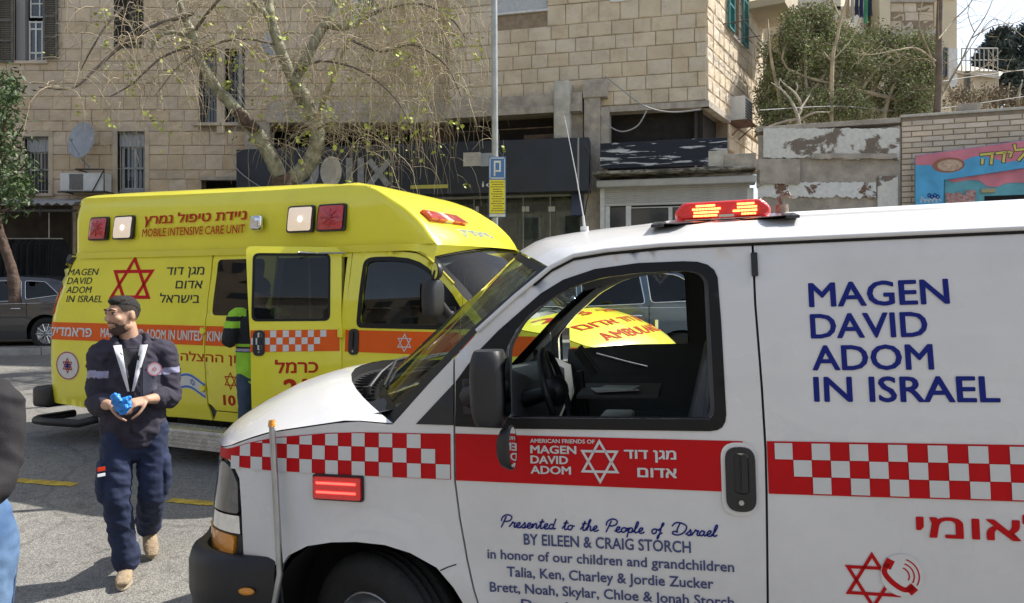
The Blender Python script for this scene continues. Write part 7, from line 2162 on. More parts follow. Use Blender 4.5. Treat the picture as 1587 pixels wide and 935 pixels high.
p0 = P(1448, 0, 25.1); PS2 = Plane((p0.x, p0.y, 0), .42, .9)
mb = MB(); PS2.box(mb, 0, P(1448, 220, 25).z, 1.8, 12, -.3, 0); mb.build('side_wall', STONE2, h2)
mb = MB(); wbox(mb, 1376, 46, 1450, 60, 24.9, .3); wbox(mb, 1376, -2, 1450, 3, 25.0, .2); mb.build('concrete_band', M['conc'], h2)
mb = MB(); wbox(mb, 1384, 62, 1440, 200, 25.0, .12); mb.build('grey_panel', M['roller'], h2)
mb = MB(); wbox(mb, 1363, -60, 1380, 200, 24.9, .6); mb.build('pier', CREAM, h2)
h3 = empty('house', label='narrow sunlit house wall with a grey shutter just right of the leafless trunk', cat='house')
mb = MB(); wbox(mb, 1452, -6, 1483, 220, 29, 4); mb.build('wall', CREAM, h3); mb = MB(); wbox(mb, 1452, -8, 1486, -4, 28.8, 4.2); wbox(mb, 1470, 75, 1484, 135, 28.7, .3); mb.build('trim', M['whitepaint'], h3)
mb = MB(); wbox(mb, 1458, 74, 1470, 118, 28.8, .3); mb.build('window', M['winglass'], h3)
h4 = empty('house', label='low whitewashed house with a railing far off at the right', cat='house')
mb = MB(); wbox(mb, 1484, 110, 1548, 230, 33, 5); mb.build('wall', M['stucco'], h4)
mb = MB(); a, b, c_ = P(1478, 108, 32.8), P(1550, 118, 32.8), P(1528, 100, 36); mb.add([a, b, P(1556, 112, 38), P(1490, 100, 38), a - V((0, 0, .12)), b - V((0, 0, .12))], [(0, 1, 2, 3), (0, 1, 5, 4)]); mb.build('roof', M['concpale'], h4)
mb = MB()
for k in range(9): p = P(1490 + k * 7, 112, 32.6); mb.tube([p, p + V((0, 0, 1.0))], .025, 4)
for z in (.5, 1.0): mb.tube([P(1490, 112, 32.6) + V((0, 0, z)), P(1546, 112, 32.6) + V((0, 0, z))], .025, 4)
mb.build('railing', M['irongrey'], h4)
mb = MB(); wbox(mb, 1498, 110, 1504, 172, 30.8, .2); tag(mb.build('chimney_pipe', M['iron']), 'dark rusty pipe standing in front of the low whitewashed house', 'pipe')
PINE = mat('dark_pine_foliage', (.035, .05, .045), .8, var=.3, vscale=1); PINE2 = mat('pine_foliage', (.05, .065, .05), .8, var=.3, vscale=1)
for i, (lab, els, tp) in enumerate((('dark pine tree against the sky, left of the two at the far right', [E_(1545, 75, 45, 26, 22, 1.5), E_(1535, 105, 45, 22, 16, 1.5), E_(1560, 110, 45, 24, 20, 1.5), E_(1525, 90, 45, 14, 12, 1), E_(1552, 140, 45, 30, 22, 1.5), E_(1548, 55, 45, 14, 12, 1)], (1548, 190)),
                                     ('dark pine tree cut off by the right edge of the view', [E_(1590, 60, 47, 26, 26, 1.5), E_(1600, 105, 47, 34, 28, 1.5), E_(1578, 125, 47, 22, 18, 1.2), E_(1595, 155, 47, 36, 24, 1.5), E_(1578, 85, 47, 14, 12, 1)], (1592, 190)))):
    Y = els[0][1]; bp_ = P(tp[0], tp[1], Y)
    bush(lab, els, 9000, [PINE, PINE2], (bp_.x, Y, 2), [[P(tp[0], 260, Y), P(tp[0], 120, Y), P(tp[0] + 2, 50, Y)]] + [[P(tp[0], 110 + 15 * k, Y), P(tp[0] + (-1) ** k * 20, 100 + 14 * k, Y)] for k in range(4)], (.2, .42), 'tree', 'pine_tree', .35)
# rusty scrub on the wall at the right
sb = P(1530, 190, 20)
bush('dry brown scrub behind the brick wall below the pines', [E_(1500, 150, 22, 45, 22, .8), E_(1540, 155, 22, 40, 22, .8), E_(1580, 160, 22, 30, 20, .8)], 6000, [OLV2, mat('rust_leaf', (.16, .10, .06), .8, var=.3)], (sb.x, 22, 1.5), [[P(1480 + 16 * i, 200, 22), P(1476 + 17 * i, 150, 22), P(1470 + 19 * i, 128, 22)] for i in range(7)], (.05, .10))
# cables
def W_(px, py, Y): return P(px, py, Y)
cable('cable', [W_(938, 118, 15.6), W_(965, 140, 15.6), W_(1000, 165, 15.6), W_(1040, 174, 15.6), W_(1086, 170, 15.5)], .016, 'black cable drooping along the corner building over the dark recess', 'irongrey')
cable('cable', [W_(1002, 172, 15.5), W_(988, 195, 15.5), W_(965, 204, 15.5), W_(945, 196, 15.6), W_(932, 180, 15.7)], .014, 'grey cable looping below the concrete band in the recess', 'irongrey')
cable('cable', [W_(1178, 171, 16), W_(1300, 165, 17), W_(1420, 172, 18), W_(1587, 150, 19)], .010, 'thin wire stretched across the shrubs on the right', 'irongrey')
cable('cable', [W_(1440, 130, 19), W_(1500, 120, 20), W_(1590, 108, 21)], .010, 'thin wire crossing in front of the pines', 'irongrey')
cable('cable', [W_(380, 170, 17.9), W_(362, 210, 17.9), W_(366, 260, 17.3), W_(420, 300, 17.2)], .012, 'thin cable drooping down the left end of the black shop sign', 'irongrey')
cable('cable', [W_(906, 225, 15.9), W_(917, 245, 15.8), W_(916, 280, 15.8), W_(908, 320, 15.9), W_(904, 350, 16)], .014, 'black cable hanging down the pillar beside the blue box', 'iron')
# ================================================================== people
from mathutils import noise as mnoise
SKIN = mat('skin', (.50, .30, .20), .55, var=.08, vscale=20, spec=.4)
HAIR = mat('black_hair', (.012, .010, .009), .7, bump=.6, bscale=250, var=.4, vscale=60)
STUB = mat('dark_stubble', (.09, .055, .04), .8, var=.3, vscale=120)
def loft(mb, pts, rad, right=(1, 0, 0), n=16, seg=5, caps=True):
    """limb of oval sections; rad = [(half width along right, half depth)]"""
    P3 = [V(p) for p in pts]; q = []; rr_ = []
    for i in range(len(P3) - 1):
        p0, p1 = P3[max(0, i - 1)], P3[i]; p2, p3 = P3[i + 1], P3[min(len(P3) - 1, i + 2)]
        for k in range(seg):
            t = k / seg; q.append(.5 * ((2 * p1) + (-p0 + p2) * t + (2 * p0 - 5 * p1 + 4 * p2 - p3) * t * t + (-p0 + 3 * p1 - 3 * p2 + p3) * t ** 3))
            s_ = t * t * (3 - 2 * t); rr_.append((rad[i][0] * (1 - s_) + rad[i + 1][0] * s_, rad[i][1] * (1 - s_) + rad[i + 1][1] * s_))
    q.append(P3[-1]); rr_.append(rad[-1])
    # rounded ends
    d0 = (q[0] - q[1]).normalized(); d1 = (q[-1] - q[-2]).normalized(); m0 = min(rad[0]); m1 = min(rad[-1])
    for f in (.55, .9): q.insert(0, P3[0] + d0 * m0 * f); rr_.insert(0, tuple(v * math.sqrt(1 - f * f) for v in rad[0]))
    for f in (.55, .9): q.append(P3[-1] + d1 * m1 * f); rr_.append(tuple(v * math.sqrt(1 - f * f) for v in rad[-1]))
    vs = []; Rv = V(right)
    for i, p in enumerate(q):
        t = (q[min(len(q) - 1, i + 1)] - q[max(0, i - 1)]).normalized()
        u = (Rv - t * Rv.dot(t)); u = u.normalized() if u.length > .05 else t.orthogonal().normalized(); w_ = t.cross(u)
        for k in range(n):
            a = 2 * math.pi * k / n; vs.append(p + u * math.cos(a) * rr_[i][0] + w_ * math.sin(a) * rr_[i][1])
    m = len(q)
    fs = [(i * n + k, i * n + (k + 1) % n, (i + 1) * n + (k + 1) % n, (i + 1) * n + k) for i in range(m - 1) for k in range(n)]
    fs += [tuple(range(n))[::-1], tuple(range((m - 1) * n, m * n))]
    mb.add(vs, fs, True)
def fuse(mb, name, m, parent, vox=.008, smooth=4, wrinkle=0, wscale=(9, 9, 22), cut=None, mfn=None):
    """join overlapping lofts to one continuous skin"""
    me = bpy.data.meshes.new(name); me.from_pydata(mb.v, [], mb.f); o = bpy.data.objects.new(name, me); COL.objects.link(o)
    r_ = o.modifiers.new('r', 'REMESH'); r_.mode = 'VOXEL'; r_.voxel_size = vox; r_.use_smooth_shade = True
    if smooth: s_ = o.modifiers.new('s', 'SMOOTH'); s_.factor = .5; s_.iterations = smooth
    dg = bpy.context.evaluated_depsgraph_get(); m2 = bpy.data.meshes.new_from_object(o.evaluated_get(dg))
    bpy.data.objects.remove(o); bpy.data.meshes.remove(me)
    if cut:
        bm = bmesh.new(); bm.from_mesh(m2); dead = [v for v in bm.verts if cut(v.co)]; bmesh.ops.delete(bm, geom=dead, context='VERTS'); bm.to_mesh(m2); bm.free()
    if wrinkle:
        co = [v.co.copy() for v in m2.vertices]; no = [v.normal.copy() for v in m2.vertices]
        for i, v in enumerate(m2.vertices):
            p = co[i]; q = V((p.x * wscale[0], p.y * wscale[1], p.z * wscale[2] + p.x * 6))
            a = mnoise.noise(q); b = mnoise.noise(q * 2.1 + V((5, 5, 5)))
            v.co = p + no[i] * wrinkle * ((1 - abs(a) * 2.2) * .8 + b * .5)
    for p in m2.polygons: p.use_smooth = True
    ms_ = m if isinstance(m, (list, tuple)) else [m]
    m2.materials.clear()
    for q in ms_: m2.materials.append(q)
    if mfn:
        for p in m2.polygons: p.material_index = mfn(p.center)
    m2.update(); ob_ = bpy.data.objects.new(name, m2); COL.objects.link(ob_); ob_.parent = parent
    return ob_
def head_at(mb, c, yaw, tilt=0.0, s_=1.0):
    """adds skull, face and ears; returns the head's matrix (forward = -y)"""
    Mh = Matrix.Translation(c) @ Matrix.Rotation(yaw, 4, 'Z') @ Matrix.Rotation(tilt, 4, 'X') @ Matrix.Scale(s_, 4)
    def el(p, r_):
        t = MB(); t.ball((0, 0, 0), r_, 18, 12); mb.add([Mh @ (V(v) + V(p)) for v in t.v], t.f, True)
    el((0, .012, .035), (.074, .094, .088)); el((0, -.025, -.005), (.064, .068, .085)); el((0, -.048, -.072), (.040, .036, .036)); el((0, -.015, -.05), (.058, .06, .055))
    el((0, -.086, .045), (.05, .014, .018))               # brow
    for s in (1, -1):
        el((s * .028, -.088, .047), (.024, .010, .007)); el((s * .042, -.070, -.005), (.022, .022, .02)); el((s * .075, .008, .006), (.008, .018, .029)); el((s * .050, -.012, -.052), (.014, .030, .026))
    t = MB(); loft(t, [(0, -.088, .040), (0, -.103, .012), (0, -.112, -.006)], [(.009, .010), (.011, .012), (.015, .012)], (1, 0, 0), 10, 3); mb.add([Mh @ V(v) for v in t.v], t.f, True)
    el((0, -.096, -.008), (.018, .014, .009)); el((0, -.093, -.036), (.024, .009, .006)); el((0, -.091, -.048), (.021, .010, .007)); el((0, -.085, -.078), (.020, .012, .014))
    return Mh
def hand(mb, wrist, dirv, up, curl=.9, s_=1.0, thumb=1, spread=.10):
    """palm, four unequal bent fingers and a thumb leaving the side of the palm"""
    d = V(dirv).normalized(); u = (V(up) - d * V(up).dot(d)).normalized(); r_ = d.cross(u)
    W = V(wrist)
    loft(mb, [W, W + d * .035 * s_, W + d * .085 * s_], [(.027 * s_, .020 * s_), (.038 * s_, .016 * s_), (.040 * s_, .014 * s_)], r_, 12, 3)
    for i, (off_, L_) in enumerate(((-.030, .068), (-.010, .078), (.011, .073), (.031, .058))):
        p = W + d * .088 * s_ + r_ * off_ * s_; a = 0; dd = d; pts = [p]
        for k, f in enumerate((.45, .32, .23)):
            a += curl * (.5, .8, .6)[k]
            dd = (d * math.cos(a) - u * math.sin(a) + r_ * off_ * spread * 6).normalized(); pts.append(pts[-1] + dd * L_ * f * s_)
        loft(mb, pts, [(.0095 * s_, .009 * s_), (.009 * s_, .0088 * s_), (.0083 * s_, .008 * s_), (.0068 * s_, .0065 * s_)], r_, 8, 2)
    p = W + d * .025 * s_ - r_ * .030 * s_ * thumb
    loft(mb, [p, p + (d * .6 - r_ * thumb * .6 - u * .3) * .035 * s_, p + (d * .95 - r_ * thumb * .62 - u * .65) * .060 * s_, p + (d * 1.2 - r_ * thumb * .45 - u * .9) * .075 * s_], [(.014 * s_, .013 * s_), (.011 * s_, .011 * s_), (.010 * s_, .0095 * s_), (.0075 * s_, .007 * s_)], u, 8, 2)

# ------------------------------------------------------------------ the paramedic in the road
FY = 4.74; fx = (197 - CPX) / FPX * FY; fz = zg(fx, FY)
pm_ = empty('person', (fx, FY, fz), R(26), label='bearded paramedic in navy fleece jacket and cargo trousers holding crumpled blue gloves, walking', cat='person')
NAVYJ = mat('navy_fleece', (.040, .036, .055), .92, var=.25, vscale=14, bump=.35, bscale=500)
NAVYT = mat('navy_trousers', (.016, .027, .072), .85, var=.3, vscale=9, bump=.3, bscale=300)
BOOT = mat('tan_suede', (.34, .26, .17), .9, var=.2, vscale=25, bump=.4, bscale=120)
SOLE = mat('tan_sole', (.42, .36, .27), .8)
REFL = mat('lilac_reflective_tape', (.30, .30, .44), .4)
SHIRT = mat('white_shirt', (.66, .67, .70), .8, var=.06, vscale=20)
BLUEG = mat('blue_nitrile', (.02, .26, .78), .35, var=.3, vscale=40, bump=.6, bscale=60, coat=.2)
def X(px): return (px - 197) / 253.0
def Z(py): return (895 - py) / 253.0
hip = V((.035, .02, .93)); chest = V((.035, .03, 1.28)); neck = V((.012, .03, 1.44)); hc = V((-.022, .0, 1.595))
shL = V((-.135, .03, 1.37)); elL = V((-.155, -.01, 1.075)); wrL = V((-.085, -.21, 1.085))      # left in the picture
shR = V((.205, .03, 1.37)); elR = V((.238, .00, 1.09)); wrR = V((.105, -.20, 1.105))
hiL = V((-.045, .02, .92)); knL = V((-.055, -.07, .49)); anL = V((-.005, -.03, .09))
hiR = V((.13, .03, .92)); knR = V((.135, -.02, .50)); anR = V((.125, .30, .20))
b = MB()
YAW = R(-52)
Mh = head_at(b, hc, YAW, R(5))
loft(b, [neck - V((0, 0, .06)), neck + V((0, 0, .02)), hc + V((.018, .02, -.055))], [(.062, .062), (.055, .058), (.055, .060)], n=16)
loft(b, [hip, V((.035, .03, 1.1)), chest, neck - V((0, 0, .03))], [(.15, .10), (.135, .095), (.165, .11), (.07, .07)], n=20)
for s_h, e_, w_, in ((shL, elL, wrL), (shR, elR, wrR)):
    loft(b, [chest + (s_h - chest) * .4, s_h, (s_h + e_) / 2, e_], [(.06, .06), (.055, .055), (.045, .048), (.038, .04)]); loft(b, [e_, (e_ * 2 + w_) / 3, w_], [(.038, .038), (.042, .038), (.029, .025)])
for h_, k_, a_ in ((hiL, knL, anL), (hiR, knR, anR)): loft(b, [h_, (h_ + k_) / 2, k_], [(.085, .085), (.075, .08), (.055, .06)]); loft(b, [k_, (k_ * 2 + a_) / 3, a_], [(.053, .055), (.055, .06), (.036, .04)])
dL = (V((.0, -.26, 1.085)) - wrL); dR = (V((.0, -.255, 1.09)) - wrR)
hand(b, wrR, dR, V((0, -.6, .8)), 1.15, .95, 1)
hand(b, wrL, dL, V((0, -.5, .85)), 1.1, .95, -1)
fuse(b, 'body', SKIN, pm_, .0058, 2)
# hair, brows, beard
def inhead(mb, p, r_, n=18, m=12):
    t = MB(); t.ball((0, 0, 0), r_, n, m); mb.add([Mh @ (V(v) + V(p)) for v in t.v], t.f, True)
Mi = Mh.inverted()
mb = MB(); inhead(mb, (0, .013, .037), (.0762, .0965, .091)); inhead(mb, (0, -.045, .098), (.046, .036, .019)); inhead(mb, (0, -.02, .103), (.052, .056, .024))
def cuthair(p):
    q = Mi @ p
    if q.z > .085: return q.y < -.092
    if q.y > .055: return q.z < .02
    line = ip(q.y, [-.10, -.055, -.03, .0, .03, .055], [.099, .094, .078, .072, .062, .042])
    return q.z < line
fuse(mb, 'hair', HAIR, pm_, .0042, 0, .0035, (110, 110, 110), cuthair)
def cutfade(p):
    q = Mi @ p
    if q.z > .088: return True
    return q.z < ip(q.y, [-.10, -.062, -.045, .0, .03, .055, .1], [.080, .076, .030, .035, .012, -.02, -.045])
mb = MB(); inhead(mb, (0, .0125, .0355), (.0752, .0955, .0892)); fuse(mb, 'hair_fade', mat('cropped_hair', (.040, .030, .025), .9, var=.3, vscale=120, bump=.5, bscale=400), pm_, .0045, 0, 0, cut=cutfade)
inhead(mb, (0, 0, 0), (.001, .001, .001))
mb = MB(); inhead(mb, (0, -.050, -.074), (.0415, .0375, .0375)); inhead(mb, (0, -.015, -.051), (.0592, .0612, .0562)); inhead(mb, (0, -.030, -.030), (.0625, .0640, .060)); inhead(mb, (0, -.089, -.0285), (.026, .011, .005)); inhead(mb, (0, -.086, -.078), (.021, .0125, .0145))
def cutb(p):
    q = Mi @ p
    if q.y < -.078 and abs(q.x) < .03 and -.055 < q.z < -.038: return True
    up = ip(q.y, [-.11, -.085, -.06, -.03, .0, .01], [-.024, -.024, -.046, -.038, -.005, .02])
    return q.z > up or q.y > .012 or q.z < -.108
fuse(mb, 'beard', mat('black_beard', (.075, .046, .034), .85, var=.3, vscale=90, bump=.5, bscale=300), pm_, .0048, 1, 0, cut=cutb)
mb = MB()
for s in (1, -1):
    loft(mb, [Mh @ V((s * .012, -.1005, .047)), Mh @ V((s * .030, -.0985, .054)), Mh @ V((s * .052, -.083, .047))], [(.004, .0045), (.0045, .005), (.002, .003)], (0, 0, 1), 6, 3)
mb.build('eyebrow', HAIR, pm_)
for s in (1, -1):
    mb = MB(); t = MB(); t.ball((0, 0, 0), (.0125, .008, .0075), 12, 8); mb.add([Mh @ (V(v) + V((s * .030, -.0845, .028))) for v in t.v], t.f, True); mb.build('eye', mat('eye_white', (.45, .42, .40), .3), pm_)
    mb = MB(); t = MB(); t.ball((0, 0, 0), (.006, .004, .006), 10, 6); mb.add([Mh @ (V(v) + V((s * .030, -.0905, .028))) for v in t.v], t.f, True); mb.build('iris', HAIR, pm_)
    mb = MB(); loft(mb, [Mh @ V((s * .018, -.0905, .033)), Mh @ V((s * .031, -.0945, .0375)), Mh @ V((s * .045, -.084, .033))], [(.0025, .002)] * 3, (0, 0, 1), 6, 3); mb.build('eyelid', STUB, pm_)
# jacket: torso, collar, sleeves pushed up to the elbows
mb = MB()
loft(mb, [V((.035, .015, .885)), V((.035, .015, 1.02)), V((.035, .02, 1.22)), V((.035, .03, 1.35)), V((.025, .035, 1.415))], [(.180, .135), (.178, .135), (.178, .125), (.170, .105), (.08, .075)], n=24)
for c_, s_h, e_, w_ in ((-1, shL, elL, wrL), (1, shR, elR, wrR)):
    loft(mb, [V((.035 + c_ * .08, .03, 1.36)), s_h + V((0, 0, .005)), (s_h + e_) / 2 + V((c_ * .005, 0, 0)), e_ + V((0, .01, .0))], [(.08, .08), (.070, .073), (.064, .070), (.062, .066)], (0, 1, 0), 16)
    loft(mb, [e_ + V((0, .01, -.005)), e_ + (w_ - e_) * .22, e_ + (w_ - e_) * .42], [(.066, .066), (.064, .062), (.050, .048)], (0, 0, 1), 16)
    for k in (.22, .32, .42): 
        q = e_ + (w_ - e_) * k; dd = (w_ - e_).normalized(); loft(mb, [q - dd * .008, q + dd * .010], [(.060 - .02 * (k - .22), .058 - .02 * (k - .22))] * 2, (0, 0, 1), 14, 1)
# collar
for s in (1, -1):
    loft(mb, [V((.02 + s * .02, .095, 1.455)), V((.02 + s * .085, .06, 1.46)), V((.02 + s * .095, .0, 1.435)), V((.02 + s * .070, -.065, 1.37)), V((.022 + s * .035, -.105, 1.27)), V((.024 + s * .018, -.120, 1.18))], [(.018, .032), (.018, .034), (.018, .036), (.016, .034), (.014, .024), (.010, .014)], (s, 0, .3), 10, 4)
def cutj(p):   # open V at the neck and the sleeve mouths
    return False
def bandfn(c):
    for c_, s_h, e_ in ((-1, shL, elL), (1, shR, elR)):
        d = e_ - s_h; t = (c - s_h).dot(d) / d.length_squared
        if .36 < t < .50 and c_ * (c.x - .035) > .135 and (c - (s_h + d * t)).length < .11: return 1
    return 0
Jk = fuse(mb, 'jacket', [NAVYJ, REFL], pm_, .0070, 1, .0105, (11, 11, 19), cutj, bandfn)
mb = MB(); loft(mb, [V((.035, .015, .865)), V((.035, .015, .885))], [(.172, .128), (.175, .130)], n=24, seg=2); fuse(mb, 'hem', NAVYJ, Jk, .008, 2, .002)
def onfront(x, z, dy=0):   # front of the chest by ray cast against the fused jacket
    ok, loc, nn, _ = Jk.ray_cast(V((x, -1, z)), V((0, 1, 0)))
    return (loc + V((0, -.004 - dy, 0))) if ok else V((x, -.13, z))
bpy.context.view_layer.update()
mb = MB()
for zz, xx, wd_ in ((0, 0, 0),):
    zs_ = lin(1.405, 1.17, 9)
    def vcell(z, t): hw = .010 + .066 * (z - 1.17) / .235; return onfront(.020 + t * hw, z, .001 + (1 - t * t) * -.002)
    mb.grid(vcell, zs_, lin(-1, 1, 7), True)
mb.build('black_top', mat('black_top', (.012, .012, .014), .9), Jk)
for s in (1, -1):
    mb = MB()
    mb.grid(lambda z, t: onfront(.020 + s * (.016 + .052 * (z - 1.17) / .235) + t * (.006 + .016 * (z - 1.15) / .27), z, .008 + .008 * max(0, (z - 1.3)) * 4), lin(1.425, 1.15, 12), [-1, 0, 1], True); mb.build('shirt_collar', SHIRT, Jk)
mb = MB(); mb.tube([onfront(.022, z, .003) for z in lin(1.17, .90, 12)], .004, 5); mb.build('zip', mat('zip_black', (.006, .006, .007), .4), Jk)
mb = MB(); mb.grid(lambda x, z: onfront(x, z, .003), lin(.085, .165, 5), lin(1.12, 1.31, 6), True); mb.tube([onfront(.075, z, .006) for z in lin(1.12, 1.29, 5)], .003, 4); mb.build('chest_pocket', mat('navy_nylon', (.035, .037, .062), .6, bump=.1), Jk)
mb = MB(); c = onfront(.150, 1.275, .016); mb.add([c + V((.041 * math.cos(a), .004 * math.cos(a), .041 * math.sin(a))) for a in lin(0, 2 * math.pi, 25)[:-1]], [tuple(range(24))]); bd = mb.build('badge', mat('badge_white', (.68, .62, .64), .5), Jk)
mb = MB(); disc(mb, lambda u, v: c + V((u, -.0015 + u * .1, v)), 0, 0, .040, .040, 24, .86); star(mb, lambda u, v: c + V((u, -.002 + u * .1, v)), 0, 0, .016, .003); mb.build('badge_print', mat('badge_pink', (.55, .14, .2), .5), bd)
for c_, s_h, e_ in ((-1, shL, elL), (1, shR, elR)):
    mb = MB(); mb.box(s_h + V((-c_ * .045, -.01, .078)), (.11, .055, .012), Matrix.Rotation(c_ * R(14), 3, 'Y'), bev=.004); mb.build('epaulette', NAVYJ, Jk)
# trousers
mb = MB()
loft(mb, [V((.035, .02, .97)), V((.035, .02, .88)), V((.035, .02, .80))], [(.158, .115), (.166, .12), (.155, .115)], n=24)
for h_, k_, a_, s in ((hiL, knL, anL, -1), (hiR, knR, anR, 1)):
    loft(mb, [h_, h_ + (k_ - h_) * .5 + V((s * .008, 0, 0)), k_ + V((0, -.005, 0))], [(.095, .105), (.086, .094), (.074, .080)], n=18)
    loft(mb, [k_ + V((0, -.005, 0)), k_ + (a_ - k_) * .5 + V((0, .02, 0)), a_ + V((0, .01, .02))], [(.074, .080), (.073, .079), (.064, .073)], n=18)
    loft(mb, [a_ + V((0, .01, .06)), a_ + V((0, .01, .02))], [(.080, .086), (.074, .084)], n=16, seg=1)
    q = h_ + (k_ - h_) * .72; loft(mb, [q + V((s * .075, .01, .10)), q + V((s * .085, .01, 0)), q + V((s * .075, .01, -.10))], [(.030, .070), (.036, .078), (.030, .075)], (1, 0, 0), 12, 2)
TRO = fuse(mb, 'trousers', NAVYT, pm_, .0080, 2, .010, (10, 10, 15))
mb = MB(); mb.box(knL + V((-.080, -.075, .215)), (.045, .008, .022), Matrix.Rotation(R(30), 3, 'Z')); mb.m = 1; mb.box(knL + V((-.080, -.076, .180)), (.045, .008, .016), Matrix.Rotation(R(30), 3, 'Z')); mb.build('pocket_patch', [M['darkred_film'], SHIRT], TRO)
# boots
def boot(a_, toe, sole_up, nm='boot'):
    mb = MB(); d = V(toe).normalized(); u = V(sole_up).normalized(); r_ = d.cross(u)
    A0 = V(a_)
    loft(mb, [A0 + u * .07, A0, A0 - u * .045 + d * .01], [(.046, .052), (.045, .055), (.043, .060)], r_, 14, 3)
    loft(mb, [A0 - u * .05 - d * .045, A0 - u * .045 + d * .04, A0 - u * .055 + d * .12, A0 - u * .062 + d * .175], [(.036, .030), (.043, .036), (.046, .028), (.036, .018)], r_, 14, 4)
    bo = fuse(mb, nm, BOOT, pm_, .006, 2, .0015, (40, 40, 40))
    mb = MB(); vs = []
    for k in range(20):
        t = 2 * math.pi * k / 20; L_ = .065 + .125 * math.cos(t); wdt = .043 * math.sin(t) * (1 if math.cos(t) > -.3 else .85)
        vs.append(A0 + d * (L_) + r_ * wdt - u * .078)
    mb.add(vs + [v - u * .020 for v in vs], [tuple(range(20)), tuple(range(39, 19, -1))] + [(k, (k + 1) % 20, 20 + (k + 1) % 20, 20 + k) for k in range(20)]); mb.build('sole', SOLE, bo)
    mb = MB()
    for k in range(5):
        q = A0 + d * (.035 + .022 * k) + u * (-.008 - .010 * k); mb.tube([q - r_ * .022 - d * .004, q + u * .008, q + r_ * .022 + d * .004], .0035, 4)
    mb.build('lace', SOLE, bo)
boot(anL + V((0, 0, .005)), (-.12, -1, 0), (0, 0, 1))
boot(anR + V((0, 0, .01)), (.10, -.80, -.62), (0, -.62, .78))
# crumpled gloves
gb = empty('gloves', pm_.location, R(26), label='pair of crumpled bright blue rubber gloves held in the walking paramedic\'s hands', cat='gloves')
mb = MB(); gr = random.Random(9)
for i in range(15):
    p = V((-.028 + gr.uniform(-.038, .038), -.285 + gr.uniform(-.03, .02), 1.098 + gr.uniform(-.042, .042))); d = V((gr.uniform(-1, 1), gr.uniform(-.6, .6), gr.uniform(-1, 1))).normalized()
    loft(mb, [p - d * .025, p, p + d * .028], [(.010, .014), (.017, .021), (.009, .012)], (gr.random(), gr.random(), gr.random()), 8, 2)
fuse(mb, 'glove', BLUEG, gb, .0045, 1, .004, (45, 45, 45))

# ------------------------------------------------------------------ second medic, behind the open door
p2 = V((-2.20, 6.72, 0)); p2.z = zg(p2.x, p2.y)
m2_ = empty('person', p2, R(18), label='medic in yellow and black high-visibility jacket and jeans behind the open side door', cat='person')
HV = mat('fluorescent_yellow', (.30, .62, .03), .7, emit=(.4, .9, .02), estr=0, var=.1, vscale=8); BLK = mat('black_jacket', (.012, .013, .017), .85, var=.3, vscale=10); JEAN = mat('blue_grey_denim', (.045, .075, .125), .9, var=.25, vscale=12, bump=.3, bscale=400)
b = MB(); H2 = head_at(b, V((.02, .06, 1.60)), R(150), R(15)); loft(b, [V((0, .05, 1.38)), V((.01, .055, 1.52))], [(.06, .06), (.055, .058)])
loft(b, [V((0, .04, .95)), V((0, .04, 1.2)), V((0, .045, 1.40))], [(.14, .10), (.15, .1), (.09, .07)], n=18)
for s in (1, -1):
    w2_ = V((s * .12, .34, 1.32)) if s > 0 else V((-.08, .22, 1.42)); e2 = V((s * .24, .16, 1.16)) if s > 0 else V((-.235, -.02, 1.20))
    loft(b, [V((s * .18, .05, 1.39)), e2, w2_], [(.05, .05), (.04, .04), (.028, .026)]); hand(b, w2_, V((.2, 1, .3)), V((0, -.3, 1)), .5)
    loft(b, [V((s * .09, .04, .93)), V((s * .09, .03, .5)), V((s * .095, .06, .09))], [(.08, .08), (.055, .06), (.04, .04)]); loft(b, [V((s * .095, .09, .05)), V((s * .1, -.0 + .19, .03))], [(.04, .035), (.04, .025)], n=10)
fuse(b, 'body', SKIN, m2_, .010, 2)
mb = MB(); t = MB(); t.ball((0, 0, 0), (.082, .102, .092), 14, 10); mb.add([H2 @ (V(v) + V((0, .016, .048))) for v in t.v if True], t.f, True); fuse(mb, 'hair', HAIR, m2_, .008, 1, .002, (50, 50, 50), lambda p: (H2.inverted() @ p).z < (.06 if (H2.inverted() @ p).y < -.02 else -.02))
mb = MB(); loft(mb, [V((0, .03, .90)), V((0, .03, 1.1)), V((0, .04, 1.33)), V((0, .05, 1.42))], [(.185, .135), (.185, .13), (.19, .12), (.09, .08)], n=22)
for s in (1, -1):
    w2_ = V((s * .12, .34, 1.32)) if s > 0 else V((-.08, .22, 1.42)); e2 = V((s * .24, .16, 1.16)) if s > 0 else V((-.235, -.02, 1.20))
    loft(mb, [V((s * .10, .05, 1.38)), V((s * .18, .05, 1.39)), e2], [(.07, .07), (.075, .075), (.066, .066)], (0, 1, 0)); loft(mb, [e2, w2_], [(.066, .062), (.042, .042)], (0, 1, 0))
def hvm(c):
    if c.z < 1.095 or (1.14 < c.z < 1.165 and abs(c.x) < .19) or (c.z > 1.40 and .10 < abs(c.x)): return 1
    if c.x < -.15 and 1.30 < c.z < 1.36: return 1
    if abs(c.z - 1.11) < .012: return 2
    return 0
fuse(mb, 'jacket', [BLK, HV, REFL], m2_, .008, 3, .006, (10, 10, 16), mfn=hvm)
mb = MB(); loft(mb, [V((0, .03, .98)), V((0, .03, .86))], [(.165, .12), (.17, .125)], n=20)
for s in (1, -1): loft(mb, [V((s * .088, .03, .90)), V((s * .09, .02, .5)), V((s * .095, .05, .10))], [(.098, .105), (.075, .08), (.065, .07)], n=16)
fuse(mb, 'jeans', JEAN, m2_, .010, 3, .006, (9, 9, 14))
for s in (1, -1): mb = MB(); loft(mb, [V((s * .095, .02, .05)), V((s * .10, .20, .04))], [(.045, .045), (.042, .030)], n=12); fuse(mb, 'shoe', M['black_plastic'], m2_, .01, 1)

